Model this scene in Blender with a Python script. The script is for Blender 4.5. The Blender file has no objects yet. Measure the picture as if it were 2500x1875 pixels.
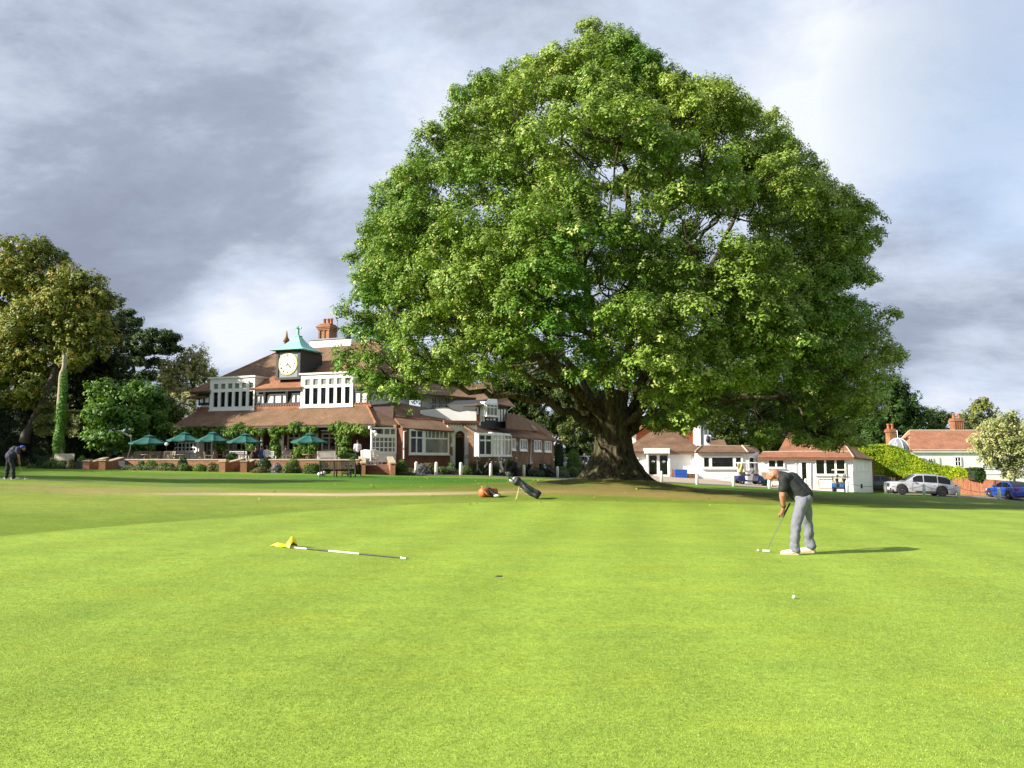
import bpy, math, random
import numpy as np
from mathutils import Vector, Matrix
random.seed(7); RNG = np.random.default_rng(11)
C = bpy.context.scene.collection
scene = bpy.context.scene
R = math.radians
# ---------------------------------------------------------------- camera
FP = 1900.0; EYE = 1.6; PITCH = math.atan((1118 - 937.5) / FP)
cam = bpy.data.objects.new('camera', bpy.data.cameras.new('camera')); C.objects.link(cam)
cam.data.sensor_width = 36; cam.data.lens = 36 * FP / 2500
cam.location = (0, 0, EYE); cam.rotation_euler = (R(90) + PITCH, 0, 0)
cam.data.clip_end = 3000; cam.data.clip_start = 0.05
scene.camera = cam
# ---------------------------------------------------------------- light
SUN_EL = R(27); SH = Vector((0.944, 0.330)).normalized()          # shadow direction on the ground
to_sun = Vector((-SH.x * math.cos(SUN_EL), -SH.y * math.cos(SUN_EL), math.sin(SUN_EL)))
sun = bpy.data.objects.new('sun', bpy.data.lights.new('sun', 'SUN')); C.objects.link(sun)
sun.data.energy = 5.0; sun.data.angle = R(0.55); sun.data.color = (1.0, 0.93, 0.80)
sun.rotation_euler = to_sun.to_track_quat('Z', 'Y').to_euler()
sun.location = (-40, -20, 40)
scene.view_settings.view_transform = 'Standard'; scene.view_settings.look = 'None'
scene.view_settings.exposure = 1.12; scene.view_settings.gamma = 1.0; scene.view_settings.use_curve_mapping = False
scene.cycles.max_bounces = 6; scene.cycles.diffuse_bounces = 3; scene.cycles.transparent_max_bounces = 6
scene.cycles.sample_clamp_indirect = 4

def px_dir(px, py):
    up = (937.5 - py) / FP
    c, s = math.cos(PITCH), math.sin(PITCH)
    return Vector(((px - 1250) / FP, c - up * s, s + up * c))
def at(px, py, Y):
    d = px_dir(px, py); t = Y / d.y
    return Vector((d.x * t, Y, EYE + d.z * t))

# ---------------------------------------------------------------- world
world = bpy.data.worlds.new("World"); scene.world = world; world.use_nodes = True
def build_world():
    nt = world.node_tree; nt.nodes.clear(); N = nt.nodes.new; L = nt.links.new
    def math_(op, a, b=None, clamp=False):
        n = N('ShaderNodeMath'); n.operation = op; n.use_clamp = clamp
        for i, v in enumerate((a, b)):
            if v is None: continue
            if isinstance(v, (int, float)): n.inputs[i].default_value = v
            else: L(v, n.inputs[i])
        return n.outputs[0]
    tc = N('ShaderNodeTexCoord')
    sep = N('ShaderNodeSeparateXYZ'); L(tc.outputs['Generated'], sep.inputs[0])
    sky = N('ShaderNodeTexSky'); sky.sky_type = 'NISHITA'; sky.sun_disc = False
    sky.sun_elevation = SUN_EL; sky.sun_rotation = math.atan2(to_sun.x, to_sun.y)
    sky.air_density = 1.0; sky.dust_density = 1.0; sky.ozone_density = 2.0
    # flat cloud deck projection of the view direction
    den = math_('ADD', math_('MAXIMUM', sep.outputs[2], 0.0), 0.42)
    cx = math_('DIVIDE', sep.outputs[0], den); cy = math_('DIVIDE', sep.outputs[1], den)
    comb = N('ShaderNodeCombineXYZ'); L(cx, comb.inputs[0]); L(cy, comb.inputs[1])
    mp = N('ShaderNodeMapping'); L(comb.outputs[0], mp.inputs[0])
    mp.inputs['Rotation'].default_value = (0, 0, R(24)); mp.inputs['Scale'].default_value = (1.0, 1.45, 1); mp.inputs['Location'].default_value = (3.1, 1.7, 0)
    n1 = N('ShaderNodeTexNoise'); n1.inputs['Scale'].default_value = 0.85; n1.inputs['Detail'].default_value = 8; n1.inputs['Roughness'].default_value = 0.60; n1.inputs['Distortion'].default_value = 0.2
    L(mp.outputs[0], n1.inputs['Vector'])
    n2 = N('ShaderNodeTexNoise'); n2.inputs['Scale'].default_value = 3.0; n2.inputs['Detail'].default_value = 10; n2.inputs['Roughness'].default_value = 0.66; n2.inputs['Distortion'].default_value = 0.25
    L(mp.outputs[0], n2.inputs['Vector'])
    val = math_('ADD', math_('MULTIPLY', math_('SUBTRACT', n1.outputs[0], 0.5), 2.4), math_('MULTIPLY', math_('SUBTRACT', n2.outputs[0], 0.5), 2.0))
    # broad bright and dark cloud masses in the directions where the sky has them
    def blob(px, py, rad, amp):
        nonlocal val
        d = px_dir(px, py).normalized()
        dot = N('ShaderNodeVectorMath'); dot.operation = 'DOT_PRODUCT'
        L(tc.outputs['Generated'], dot.inputs[0]); dot.inputs[1].default_value = d
        mr = N('ShaderNodeMapRange'); mr.interpolation_type = 'SMOOTHERSTEP'
        mr.inputs['From Min'].default_value = math.cos(R(rad)); mr.inputs['From Max'].default_value = 1.0
        mr.inputs['To Min'].default_value = 0; mr.inputs['To Max'].default_value = amp
        L(dot.outputs['Value'], mr.inputs[0]); val = math_('ADD', val, mr.outputs[0])
    for b in ((760, 190, 14, .30), (100, 90, 16, .18), (150, 440, 24, -.30), (560, 520, 18, -.45), (650, 745, 6, .75), (480, 820, 5, .35), (560, 860, 5, .2),
              (2250, 430, 15, .50), (2480, 240, 11, .1), (2350, 860, 14, -.42), (2420, 985, 7, .85), (1900, 150, 14, .38), (60, 700, 10, -.25), (1250, 0, 16, .12)):
        blob(*b)
    ramp = N('ShaderNodeValToRGB'); L(math_('ADD', math_('MULTIPLY', val, 0.62), 0.57), ramp.inputs[0])
    cr = ramp.color_ramp; cr.elements[0].position = 0.02; cr.elements[0].color = (0.145, 0.165, 0.215, 1)
    cr.elements[1].position = 1.0; cr.elements[1].color = (0.43, 0.45, 0.475, 1)
    for p, c in ((0.3, (0.185, 0.210, 0.268, 1)), (0.5, (0.255, 0.286, 0.350, 1)), (0.68, (0.305, 0.345, 0.42, 1)), (0.85, (0.38, 0.405, 0.455, 1))):
        e = cr.elements.new(p); e.color = c
    # clear gaps in the deck where the blue sky shows
    n3 = N('ShaderNodeTexNoise'); n3.inputs['Scale'].default_value = 0.55; n3.inputs['Detail'].default_value = 4; L(mp.outputs[0], n3.inputs['Vector'])
    d = px_dir(2480, 230).normalized()
    dot = N('ShaderNodeVectorMath'); dot.operation = 'DOT_PRODUCT'; L(tc.outputs['Generated'], dot.inputs[0]); dot.inputs[1].default_value = d
    g = N('ShaderNodeMapRange'); g.inputs['From Min'].default_value = math.cos(R(11)); g.inputs['From Max'].default_value = 1
    L(dot.outputs['Value'], g.inputs[0])
    gap = math_('MULTIPLY', g.outputs[0], math_('MULTIPLY', n2.outputs[0], 1.1), clamp=True)
    sk = N('ShaderNodeVectorMath'); sk.operation = 'SCALE'; L(sky.outputs[0], sk.inputs[0]); sk.inputs['Scale'].default_value = 0.085
    mix = N('ShaderNodeMix'); mix.data_type = 'RGBA'; L(gap, mix.inputs[0]); L(ramp.outputs[0], mix.inputs[6]); L(sk.outputs[0], mix.inputs[7])
    # below the horizon: dull green-brown bounce of far land
    hz = N('ShaderNodeMapRange'); L(sep.outputs[2], hz.inputs[0]); hz.inputs['From Min'].default_value = -0.02; hz.inputs['From Max'].default_value = 0.0
    mix2 = N('ShaderNodeMix'); mix2.data_type = 'RGBA'; L(hz.outputs[0], mix2.inputs[0]); mix2.inputs[6].default_value = (0.06, 0.08, 0.04, 1); L(mix.outputs[2], mix2.inputs[7])
    bg = N('ShaderNodeBackground'); L(mix2.outputs[2], bg.inputs[0]); bg.inputs[1].default_value = 1.0
    out = N('ShaderNodeOutputWorld'); L(bg.outputs[0], out.inputs[0])
build_world()

# ---------------------------------------------------------------- materials
def nodes_of(name):
    m = bpy.data.materials.new(name); m.use_nodes = True
    nt = m.node_tree; b = nt.nodes['Principled BSDF']
    return m, nt, b
def mat(name, col, rough=0.6, metal=0.0, var=0.12, scale=6.0, bump=0.0, bscale=40.0, spec=0.5, coat=0.0):
    m, nt, b = nodes_of(name); N = nt.nodes.new; L = nt.links.new
    b.inputs['Roughness'].default_value = rough; b.inputs['Metallic'].default_value = metal
    b.inputs['Specular IOR Level'].default_value = spec; b.inputs['Coat Weight'].default_value = coat
    tc = N('ShaderNodeTexCoord')
    n = N('ShaderNodeTexNoise'); n.inputs['Scale'].default_value = scale; n.inputs['Detail'].default_value = 6; L(tc.outputs['Object'], n.inputs['Vector'])
    mr = N('ShaderNodeMapRange'); L(n.outputs[0], mr.inputs[0]); mr.inputs['From Min'].default_value = 0.3; mr.inputs['From Max'].default_value = 0.7
    mr.inputs['To Min'].default_value = 1 - var; mr.inputs['To Max'].default_value = 1 + var
    sc = N('ShaderNodeVectorMath'); sc.operation = 'SCALE'; sc.inputs[0].default_value = col; L(mr.outputs[0], sc.inputs['Scale'])
    L(sc.outputs[0], b.inputs['Base Color'])
    if bump:
        n2 = N('ShaderNodeTexNoise'); n2.inputs['Scale'].default_value = bscale; n2.inputs['Detail'].default_value = 5; L(tc.outputs['Object'], n2.inputs['Vector'])
        bp = N('ShaderNodeBump'); bp.inputs['Strength'].default_value = bump; bp.inputs['Distance'].default_value = 0.05
        L(n2.outputs[0], bp.inputs['Height']); L(bp.outputs[0], b.inputs['Normal'])
    return m
def brickmat(name, c1, c2, mortar, bw, bh, gap=0.01, rough=0.85, patch=0.3, bump=0.5, patchcol=None):
    m, nt, b = nodes_of(name); N = nt.nodes.new; L = nt.links.new
    b.inputs['Roughness'].default_value = rough; b.inputs['Specular IOR Level'].default_value = 0.2
    uv = N('ShaderNodeUVMap'); tc = N('ShaderNodeTexCoord')
    br = N('ShaderNodeTexBrick'); L(uv.outputs[0], br.inputs['Vector'])
    br.inputs['Color1'].default_value = (*c1, 1); br.inputs['Color2'].default_value = (*c2, 1); br.inputs['Mortar'].default_value = (*mortar, 1)
    br.inputs['Scale'].default_value = 1; br.inputs['Mortar Size'].default_value = gap; br.inputs['Brick Width'].default_value = bw; br.inputs['Row Height'].default_value = bh
    br.inputs['Bias'].default_value = 0.0
    n = N('ShaderNodeTexNoise'); n.inputs['Scale'].default_value = 0.9; n.inputs['Detail'].default_value = 7; L(tc.outputs['Object'], n.inputs['Vector'])
    mr = N('ShaderNodeMapRange'); L(n.outputs[0], mr.inputs[0]); mr.inputs['From Min'].default_value = 0.3; mr.inputs['From Max'].default_value = 0.7
    mr.inputs['To Min'].default_value = 1 - patch; mr.inputs['To Max'].default_value = 1 + patch
    sc = N('ShaderNodeVectorMath'); sc.operation = 'SCALE'; L(br.outputs[0], sc.inputs[0]); L(mr.outputs[0], sc.inputs['Scale'])
    last = sc.outputs[0]
    if patchcol:
        n3 = N('ShaderNodeTexNoise'); n3.inputs['Scale'].default_value = 2.2; n3.inputs['Detail'].default_value = 8; n3.inputs['Roughness'].default_value = 0.7; L(tc.outputs['Object'], n3.inputs['Vector'])
        m3 = N('ShaderNodeMapRange'); L(n3.outputs[0], m3.inputs[0]); m3.inputs['From Min'].default_value = 0.55; m3.inputs['From Max'].default_value = 0.72; m3.inputs['To Max'].default_value = 0.7
        mx = N('ShaderNodeMix'); mx.data_type = 'RGBA'; L(m3.outputs[0], mx.inputs[0]); L(last, mx.inputs[6]); mx.inputs[7].default_value = (*patchcol, 1); last = mx.outputs[2]
    L(last, b.inputs['Base Color'])
    bp = N('ShaderNodeBump'); bp.inputs['Strength'].default_value = bump; bp.inputs['Distance'].default_value = 0.02; bp.invert = True
    L(br.outputs['Fac'], bp.inputs['Height']); L(bp.outputs[0], b.inputs['Normal'])
    return m
def attrmat(name, rough=0.6, transl=0.0, spec=0.3):
    m, nt, b = nodes_of(name); N = nt.nodes.new; L = nt.links.new
    a = N('ShaderNodeAttribute'); a.attribute_name = 'Col'
    L(a.outputs['Color'], b.inputs['Base Color']); b.inputs['Roughness'].default_value = rough; b.inputs['Specular IOR Level'].default_value = spec
    if transl:
        out = nt.nodes['Material Output']
        hs = N('ShaderNodeVectorMath'); hs.operation = 'MULTIPLY'; L(a.outputs['Color'], hs.inputs[0]); hs.inputs[1].default_value = (1.5, 1.5, 0.6)
        tr = N('ShaderNodeBsdfTranslucent'); L(hs.outputs[0], tr.inputs[0])
        mx = N('ShaderNodeMixShader'); mx.inputs[0].default_value = transl; L(b.outputs[0], mx.inputs[1]); L(tr.outputs[0], mx.inputs[2]); L(mx.outputs[0], out.inputs[0])
    return m
def glassmat(name, col=(0.008, 0.009, 0.010), rough=0.04):
    m, nt, b = nodes_of(name); N = nt.nodes.new; L = nt.links.new
    b.inputs['Roughness'].default_value = rough; b.inputs['Specular IOR Level'].default_value = 0.35
    tc = N('ShaderNodeTexCoord'); n = N('ShaderNodeTexNoise'); n.inputs['Scale'].default_value = 1.7; L(tc.outputs['Object'], n.inputs['Vector'])
    mr = N('ShaderNodeMapRange'); L(n.outputs[0], mr.inputs[0]); mr.inputs['To Min'].default_value = 0.3; mr.inputs['To Max'].default_value = 1.8
    sc = N('ShaderNodeVectorMath'); sc.operation = 'SCALE'; sc.inputs[0].default_value = col; L(mr.outputs[0], sc.inputs['Scale']); L(sc.outputs[0], b.inputs['Base Color'])
    return m
def barkmat(name, c1, c2):
    m, nt, b = nodes_of(name); N = nt.nodes.new; L = nt.links.new; b.inputs['Roughness'].default_value = .9; b.inputs['Specular IOR Level'].default_value = .15
    tc = N('ShaderNodeTexCoord'); mp = N('ShaderNodeMapping'); mp.inputs['Scale'].default_value = (7, 7, 1.6); L(tc.outputs['Object'], mp.inputs[0])
    n = N('ShaderNodeTexNoise'); n.inputs['Scale'].default_value = 1.2; n.inputs['Detail'].default_value = 7; n.inputs['Roughness'].default_value = .65; n.inputs['Distortion'].default_value = .6; L(mp.outputs[0], n.inputs['Vector'])
    g = N('ShaderNodeTexNoise'); g.inputs['Scale'].default_value = .8; g.inputs['Detail'].default_value = 5; L(tc.outputs['Object'], g.inputs['Vector'])
    r = N('ShaderNodeValToRGB'); L(n.outputs[0], r.inputs[0]); r.color_ramp.elements[0].position = .38; r.color_ramp.elements[0].color = (*c2, 1); r.color_ramp.elements[1].position = .62; r.color_ramp.elements[1].color = (*c1, 1)
    mr = N('ShaderNodeMapRange'); L(g.outputs[0], mr.inputs[0]); mr.inputs['From Min'].default_value = .45; mr.inputs['From Max'].default_value = .65; mr.inputs['To Max'].default_value = .7
    mx = N('ShaderNodeMix'); mx.data_type = 'RGBA'; mx.blend_type = 'MULTIPLY'; L(mr.outputs[0], mx.inputs[0]); L(r.outputs[0], mx.inputs[6]); mx.inputs[7].default_value = (.55, .72, .38, 1); L(mx.outputs[2], b.inputs['Base Color'])
    bp = N('ShaderNodeBump'); bp.inputs['Strength'].default_value = 1.0; bp.inputs['Distance'].default_value = .12; L(n.outputs[0], bp.inputs['Height']); L(bp.outputs[0], b.inputs['Normal']); return m
M = dict(
    white=mat('white_paint', (0.82, 0.81, 0.78), 0.5, var=0.05, scale=1.5, bump=0.05),
    render=mat('white_render', (0.81, 0.80, 0.78), 0.8, var=0.06, scale=0.8, bump=0.25, bscale=25),
    cream=mat('cream_paint', (0.48, 0.44, 0.34), 0.6, var=0.08),
    greyblind=mat('pale_green_blind', (0.17, 0.19, 0.14), 0.7, var=0.1),
    black=mat('black_timber', (0.018, 0.018, 0.02), 0.6, var=0.3),
    darkgrey=mat('dark_grey_paint', (0.06, 0.065, 0.07), 0.5, var=0.2),
    redwall=mat('dark_red_panel', (0.045, 0.008, 0.008), 0.6, var=0.3),
    glass=glassmat('dark_glass'),
    curtain=glassmat('glass_with_curtain', (0.16, 0.15, 0.13), 0.15),
    copper=mat('verdigris_copper', (0.22, 0.52, 0.42), 0.55, var=0.14, scale=1.2, bump=0.1),
    lead=mat('grey_lead', (0.20, 0.22, 0.25), 0.5, var=0.15),
    dial=mat('cream_dial', (0.80, 0.76, 0.62), 0.5, var=0.03),
    gold=mat('gilt', (0.55, 0.42, 0.12), 0.35, metal=0.6),
    brick=brickmat('red_brick', (0.24, 0.072, 0.036), (0.16, 0.05, 0.028), (0.22, 0.16, 0.12), 0.225, 0.075),
    brownbrick=brickmat('brown_brick', (0.25, 0.125, 0.065), (0.17, 0.085, 0.048), (0.24, 0.19, 0.14), 0.225, 0.075),
    orangebrick=brickmat('orange_brick', (0.33, 0.125, 0.055), (0.23, 0.085, 0.042), (0.25, 0.18, 0.12), 0.225, 0.075),
    tile=brickmat('brown_roof_tile', (0.262, 0.156, 0.094), (0.190, 0.113, 0.068), (0.05, 0.03, 0.022), 0.17, 0.11, 0.008, patch=0.25, bump=0.9, patchcol=(0.17, 0.125, 0.075)),
    redtile=brickmat('red_roof_tile', (0.42, 0.19, 0.105), (0.33, 0.14, 0.078), (0.07, 0.035, 0.022), 0.17, 0.11, 0.008, patch=0.2, bump=0.9, patchcol=(0.24, 0.15, 0.10)),
    salmontile=brickmat('salmon_roof_tile', (0.46, 0.210, 0.120), (0.36, 0.155, 0.088), (0.12, 0.06, 0.045), 0.17, 0.11, 0.008, patch=0.18, bump=0.8, patchcol=(0.30, 0.20, 0.13)),
    hangtile=brickmat('orange_hung_tile', (0.50, 0.155, 0.060), (0.38, 0.11, 0.045), (0.10, 0.03, 0.02), 0.17, 0.12, 0.01, patch=0.15, bump=0.9),
    coping=mat('stone_coping', (0.42, 0.33, 0.23), 0.8, var=0.15, bump=0.3),
    paving=mat('pale_paving', (0.36, 0.29, 0.22), 0.85, var=0.12, scale=3, bump=0.2),
    tarmac=mat('brown_tarmac', (0.21, 0.17, 0.15), 0.9, var=0.15, scale=5, bump=0.4, bscale=80),
    bark=barkmat('oak_bark', (0.15, 0.125, 0.075), (0.028, 0.022, 0.015)),
    darkbark=mat('dark_bark', (0.07, 0.055, 0.04), 0.9, var=0.3, scale=3.0, bump=0.6, bscale=9),
    leaf=attrmat('leaf', 0.50, 0.14, 0.22),
    needle=attrmat('needle', 0.6, 0.12, 0.2),
    benchwood=mat('weathered_dark_wood', (0.042, 0.032, 0.022), 0.8, var=0.3, scale=12, bump=0.3),
    teak=mat('pale_weathered_teak', (0.33, 0.27, 0.20), 0.8, var=0.2, scale=8, bump=0.2),
    fence=mat('red_brown_fence', (0.27, 0.105, 0.055), 0.85, var=0.22, scale=3, bump=0.4),
    canvas=mat('green_canvas', (0.007, 0.095, 0.078), 0.75, var=0.08),
    steel=mat('brushed_steel', (0.55, 0.55, 0.55), 0.3, metal=0.9, var=0.05),
    chrome=mat('chrome', (0.75, 0.75, 0.75), 0.12, metal=1.0, var=0.02),
    rubber=mat('rubber', (0.015, 0.015, 0.016), 0.8, var=0.2),
    blackfab=mat('black_nylon', (0.018, 0.019, 0.022), 0.6, var=0.25, bump=0.2, bscale=20),
    greyfab=mat('charcoal_nylon', (0.055, 0.06, 0.068), 0.6, var=0.2, bump=0.2, bscale=20),
    whitefab=mat('white_fabric', (0.70, 0.70, 0.69), 0.8, var=0.06, bump=0.2, bscale=15),
    leather=mat('tan_leather', (0.42, 0.13, 0.035), 0.5, var=0.2, scale=14, bump=0.25),
    yellow=mat('yellow_nylon', (0.90, 0.72, 0.02), 0.55, var=0.06),
    yellowfab=mat('pale_yellow_towel', (0.60, 0.52, 0.25), 0.9, var=0.12, bump=0.3),
    blueplastic=mat('blue_plastic', (0.02, 0.09, 0.42), 0.45, var=0.08),
    greenplastic=mat('green_plastic', (0.01, 0.09, 0.06), 0.5),
    wood=mat('orange_wood', (0.42, 0.20, 0.085), 0.7, var=0.2, scale=8),
    brownwood=mat('brown_wood', (0.20, 0.095, 0.045), 0.75, var=0.2, scale=8),
    skin=mat('skin', (0.34, 0.145, 0.088), 0.5, var=0.08, scale=9, spec=0.4),
    skin2=mat('tanned_skin', (0.36, 0.16, 0.09), 0.5, var=0.1, scale=9, spec=0.4),
    shirt=mat('charcoal_polo', (0.013, 0.016, 0.017), 0.8, var=0.15, scale=14, bump=0.5, bscale=9),
    trouser=mat('grey_trousers', (0.165, 0.170, 0.205), 0.85, var=0.07, scale=8, bump=0.55, bscale=8),
    navy=mat('navy_shirt', (0.022, 0.020, 0.055), 0.8, var=0.5, scale=35),
    navytrouser=mat('black_navy_trousers', (0.008, 0.010, 0.018), 0.85, var=0.2),
    blueshirt=mat('blue_shirt', (0.04, 0.10, 0.32), 0.85, var=0.1),
    cap=mat('royal_blue_cap', (0.012, 0.065, 0.38), 0.7, var=0.06),
    darkhair=mat('dark_hair', (0.02, 0.014, 0.01), 0.7),
    shoe=mat('cream_shoe', (0.68, 0.66, 0.52), 0.6, var=0.05),
    gumsole=mat('orange_sole', (0.50, 0.36, 0.22), 0.7),
    ball=mat('golf_ball_white', (0.80, 0.81, 0.82), 0.3, var=0.01, bump=0.6, bscale=260),
    silver=mat('silver_car_paint', (0.42, 0.43, 0.45), 0.30, metal=0.25, var=0.02, coat=0.6),
    bluepaint=mat('blue_car_paint', (0.012, 0.055, 0.36), 0.28, metal=0.2, var=0.02, coat=0.8),
    blackpaint=mat('black_car_paint', (0.012, 0.013, 0.015), 0.22, var=0.02, coat=0.8),
    cartnavy=mat('navy_cart_paint', (0.012, 0.022, 0.11), 0.3, coat=0.5),
    cartblue=mat('blue_cart_paint', (0.02, 0.10, 0.30), 0.3, coat=0.5),
    cartcream=mat('cream_cart_plastic', (0.66, 0.60, 0.42), 0.5),
    trim=mat('black_trim', (0.02, 0.02, 0.021), 0.5),
    alloy=mat('dark_alloy', (0.07, 0.07, 0.075), 0.35, metal=0.7),
    brightalloy=mat('bright_alloy', (0.60, 0.60, 0.60), 0.3, metal=0.6),
    redlens=mat('red_lamp_lens', (0.45, 0.01, 0.02), 0.2),
    clearlens=mat('clear_lamp_lens', (0.55, 0.58, 0.60), 0.1),
    plate=mat('yellow_plate', (0.65, 0.48, 0.04), 0.4),
    terracotta=mat('terracotta', (0.38, 0.13, 0.06), 0.8),
    slate=mat('grey_planter', (0.07, 0.08, 0.09), 0.7),
    straw=mat('dry_grass', (0.40, 0.26, 0.11), 0.9),
)

# ---------------------------------------------------------------- scene tree helpers
def tag(o, label=None, cat=None, group=None, kind=None):
    if label: o['label'] = label
    if cat: o['category'] = cat
    if group: o['group'] = group
    if kind: o['kind'] = kind
    return o
def thing(name, label, cat, loc=(0, 0, 0), rz=0.0, group=None):
    o = bpy.data.objects.new(name, None); C.objects.link(o); o.location = loc; o.rotation_euler = (0, 0, rz)
    o.empty_display_size = 0.2
    return tag(o, label, cat, group)
def link_mesh(name, me, m, parent=None, smooth=False):
    me.materials.append(m)
    if smooth: me.polygons.foreach_set('use_smooth', [True] * len(me.polygons))
    o = bpy.data.objects.new(name, me); C.objects.link(o)
    if parent is not None: o.parent = parent
    return o
def copy_thing(root, loc, rz=None, label=None, group=None):
    r = root.copy(); C.objects.link(r); r.location = loc
    if rz is not None: r.rotation_euler = (0, 0, rz)
    if label: r['label'] = label
    if group: r['group'] = group
    for ch in list(root.children):
        c = ch.copy(); C.objects.link(c); c.parent = r
        for g in list(ch.children):
            d = g.copy(); C.objects.link(d); d.parent = c
    return r
def world_origin(parent):
    v = Vector((0, 0, 0))
    while parent is not None:
        v += Vector(parent.location); parent = parent.parent
    return v

class MB:
    """collects polygons; build() links them as ONE mesh object with metric UVs"""
    def __init__(s, world=False): s.v = []; s.f = []; s.world = world; s.sm = []
    def add(s, vs, fs, smooth=False):
        b = len(s.v); s.v += [tuple(v) for v in vs]; s.f += [tuple(i + b for i in f) for f in fs]; s.sm += [smooth] * len(fs); return s
    def box(s, x0, x1, y0, y1, z0, z1, M4=None):
        vs = [Vector((x, y, z)) for z in (z0, z1) for y in (y0, y1) for x in (x0, x1)]
        if M4 is not None: vs = [M4 @ v for v in vs]
        return s.add(vs, [(0, 2, 3, 1), (4, 5, 7, 6), (0, 1, 5, 4), (2, 6, 7, 3), (0, 4, 6, 2), (1, 3, 7, 5)])
    def cbox(s, c, d, rz=0, rx=0, ry=0):
        m = Matrix.Translation(c) @ Matrix.Rotation(rz, 4, 'Z') @ Matrix.Rotation(ry, 4, 'Y') @ Matrix.Rotation(rx, 4, 'X')
        return s.box(-d[0] / 2, d[0] / 2, -d[1] / 2, d[1] / 2, -d[2] / 2, d[2] / 2, m)
    def tube(s, pts, rad, n=8, caps=True, smooth=True):
        pts = [Vector(p) for p in pts]
        if not isinstance(rad, (list, tuple)): rad = [rad] * len(pts)
        vs = []; prev = None
        for i, p in enumerate(pts):
            t = (pts[min(i + 1, len(pts) - 1)] - pts[max(i - 1, 0)])
            if t.length < 1e-9: t = Vector((0, 0, 1))
            t.normalize()
            if prev is None:
                a = Vector((0, 0, 1)) if abs(t.z) < 0.9 else Vector((1, 0, 0)); prev = t.cross(a).normalized()
            else:
                prev = (prev - t * prev.dot(t)); prev = prev.normalized() if prev.length > 1e-6 else t.orthogonal().normalized()
            b = t.cross(prev)
            for k in range(n):
                a = 2 * math.pi * k / n; vs.append(p + (prev * math.cos(a) + b * math.sin(a)) * rad[i])
        fs = []
        for i in range(len(pts) - 1):
            for k in range(n):
                fs.append((i * n + k, i * n + (k + 1) % n, (i + 1) * n + (k + 1) % n, (i + 1) * n + k))
        s.add(vs, fs, smooth)
        if caps:
            s.add(vs[:n], [tuple(range(n))[::-1]]); s.add(vs[-n:], [tuple(range(n))])
        return s
    def lathe(s, c, prof, n=16, smooth=True, axis=None, sx=1.0, sy=1.0):
        vs = []
        for r, z in prof:
            for k in range(n):
                a = 2 * math.pi * k / n; v = Vector((r * math.cos(a) * sx, r * math.sin(a) * sy, z))
                if axis is not None: v = axis @ v
                vs.append(Vector(c) + v)
        fs = [(i * n + k, i * n + (k + 1) % n, (i + 1) * n + (k + 1) % n, (i + 1) * n + k) for i in range(len(prof) - 1) for k in range(n)]
        fs.append(tuple(range(n))[::-1]); fs.append(tuple((len(prof) - 1) * n + k for k in range(n)))
        return s.add(vs, fs, smooth)
    def ball(s, c, r, n=12, m=8, sc=(1, 1, 1)):
        prof = [(max(1e-4, math.sin(math.pi * i / m)) * r, -math.cos(math.pi * i / m) * r) for i in range(m + 1)]
        vs = []; 
        for rr, z in prof:
            for k in range(n):
                a = 2 * math.pi * k / n; vs.append(Vector(c) + Vector((rr * math.cos(a) * sc[0], rr * math.sin(a) * sc[1], z * sc[2])))
        fs = [(i * n + k, i * n + (k + 1) % n, (i + 1) * n + (k + 1) % n, (i + 1) * n + k) for i in range(m) for k in range(n)]
        return s.add(vs, fs, True)
    def slab(s, pts, th, up=None):
        """a polygon with real thickness below it"""
        pts = [Vector(p) for p in pts]
        nrm = Vector((0, 0, 0))
        for i in range(len(pts)):
            nrm += (pts[i] - pts[0]).cross(pts[(i + 1) % len(pts)] - pts[0])
        nrm.normalize()
        ref = Vector((0, 0, 1)) if up is None else Vector(up)
        if nrm.dot(ref) < 0: pts = pts[::-1]; nrm = -nrm
        lo = [p - nrm * th for p in pts]; n = len(pts)
        return s.add(pts + lo, [tuple(range(n)), tuple(range(2 * n - 1, n - 1, -1))] + [(i, n + i, n + (i + 1) % n, (i + 1) % n) for i in range(n)])
    def build(s, name, m, parent=None, smooth=None):
        o0 = world_origin(parent) if s.world else Vector((0, 0, 0))
        me = bpy.data.meshes.new(name); me.from_pydata([tuple(Vector(v) - o0) for v in s.v], [], s.f); me.update()
        uvl = me.uv_layers.new(name='UVMap'); co = s.v
        uv = np.zeros((len(me.loops), 2), dtype=np.float32)
        for p in me.polygons:
            nn = p.normal
            if abs(nn.z) < 0.97:
                h = Vector((0, 0, 1)).cross(nn).normalized(); w = nn.cross(h)
            else: h = Vector((1, 0, 0)); w = Vector((0, 1, 0))
            for li in p.loop_indices:
                v = Vector(co[me.loops[li].vertex_index]); uv[li] = (v.dot(h), v.dot(w))
        uvl.data.foreach_set('uv', uv.ravel())
        if smooth is True: me.polygons.foreach_set('use_smooth', [True] * len(me.polygons))
        else: me.polygons.foreach_set('use_smooth', s.sm)
        return link_mesh(name, me, m, parent)
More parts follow.
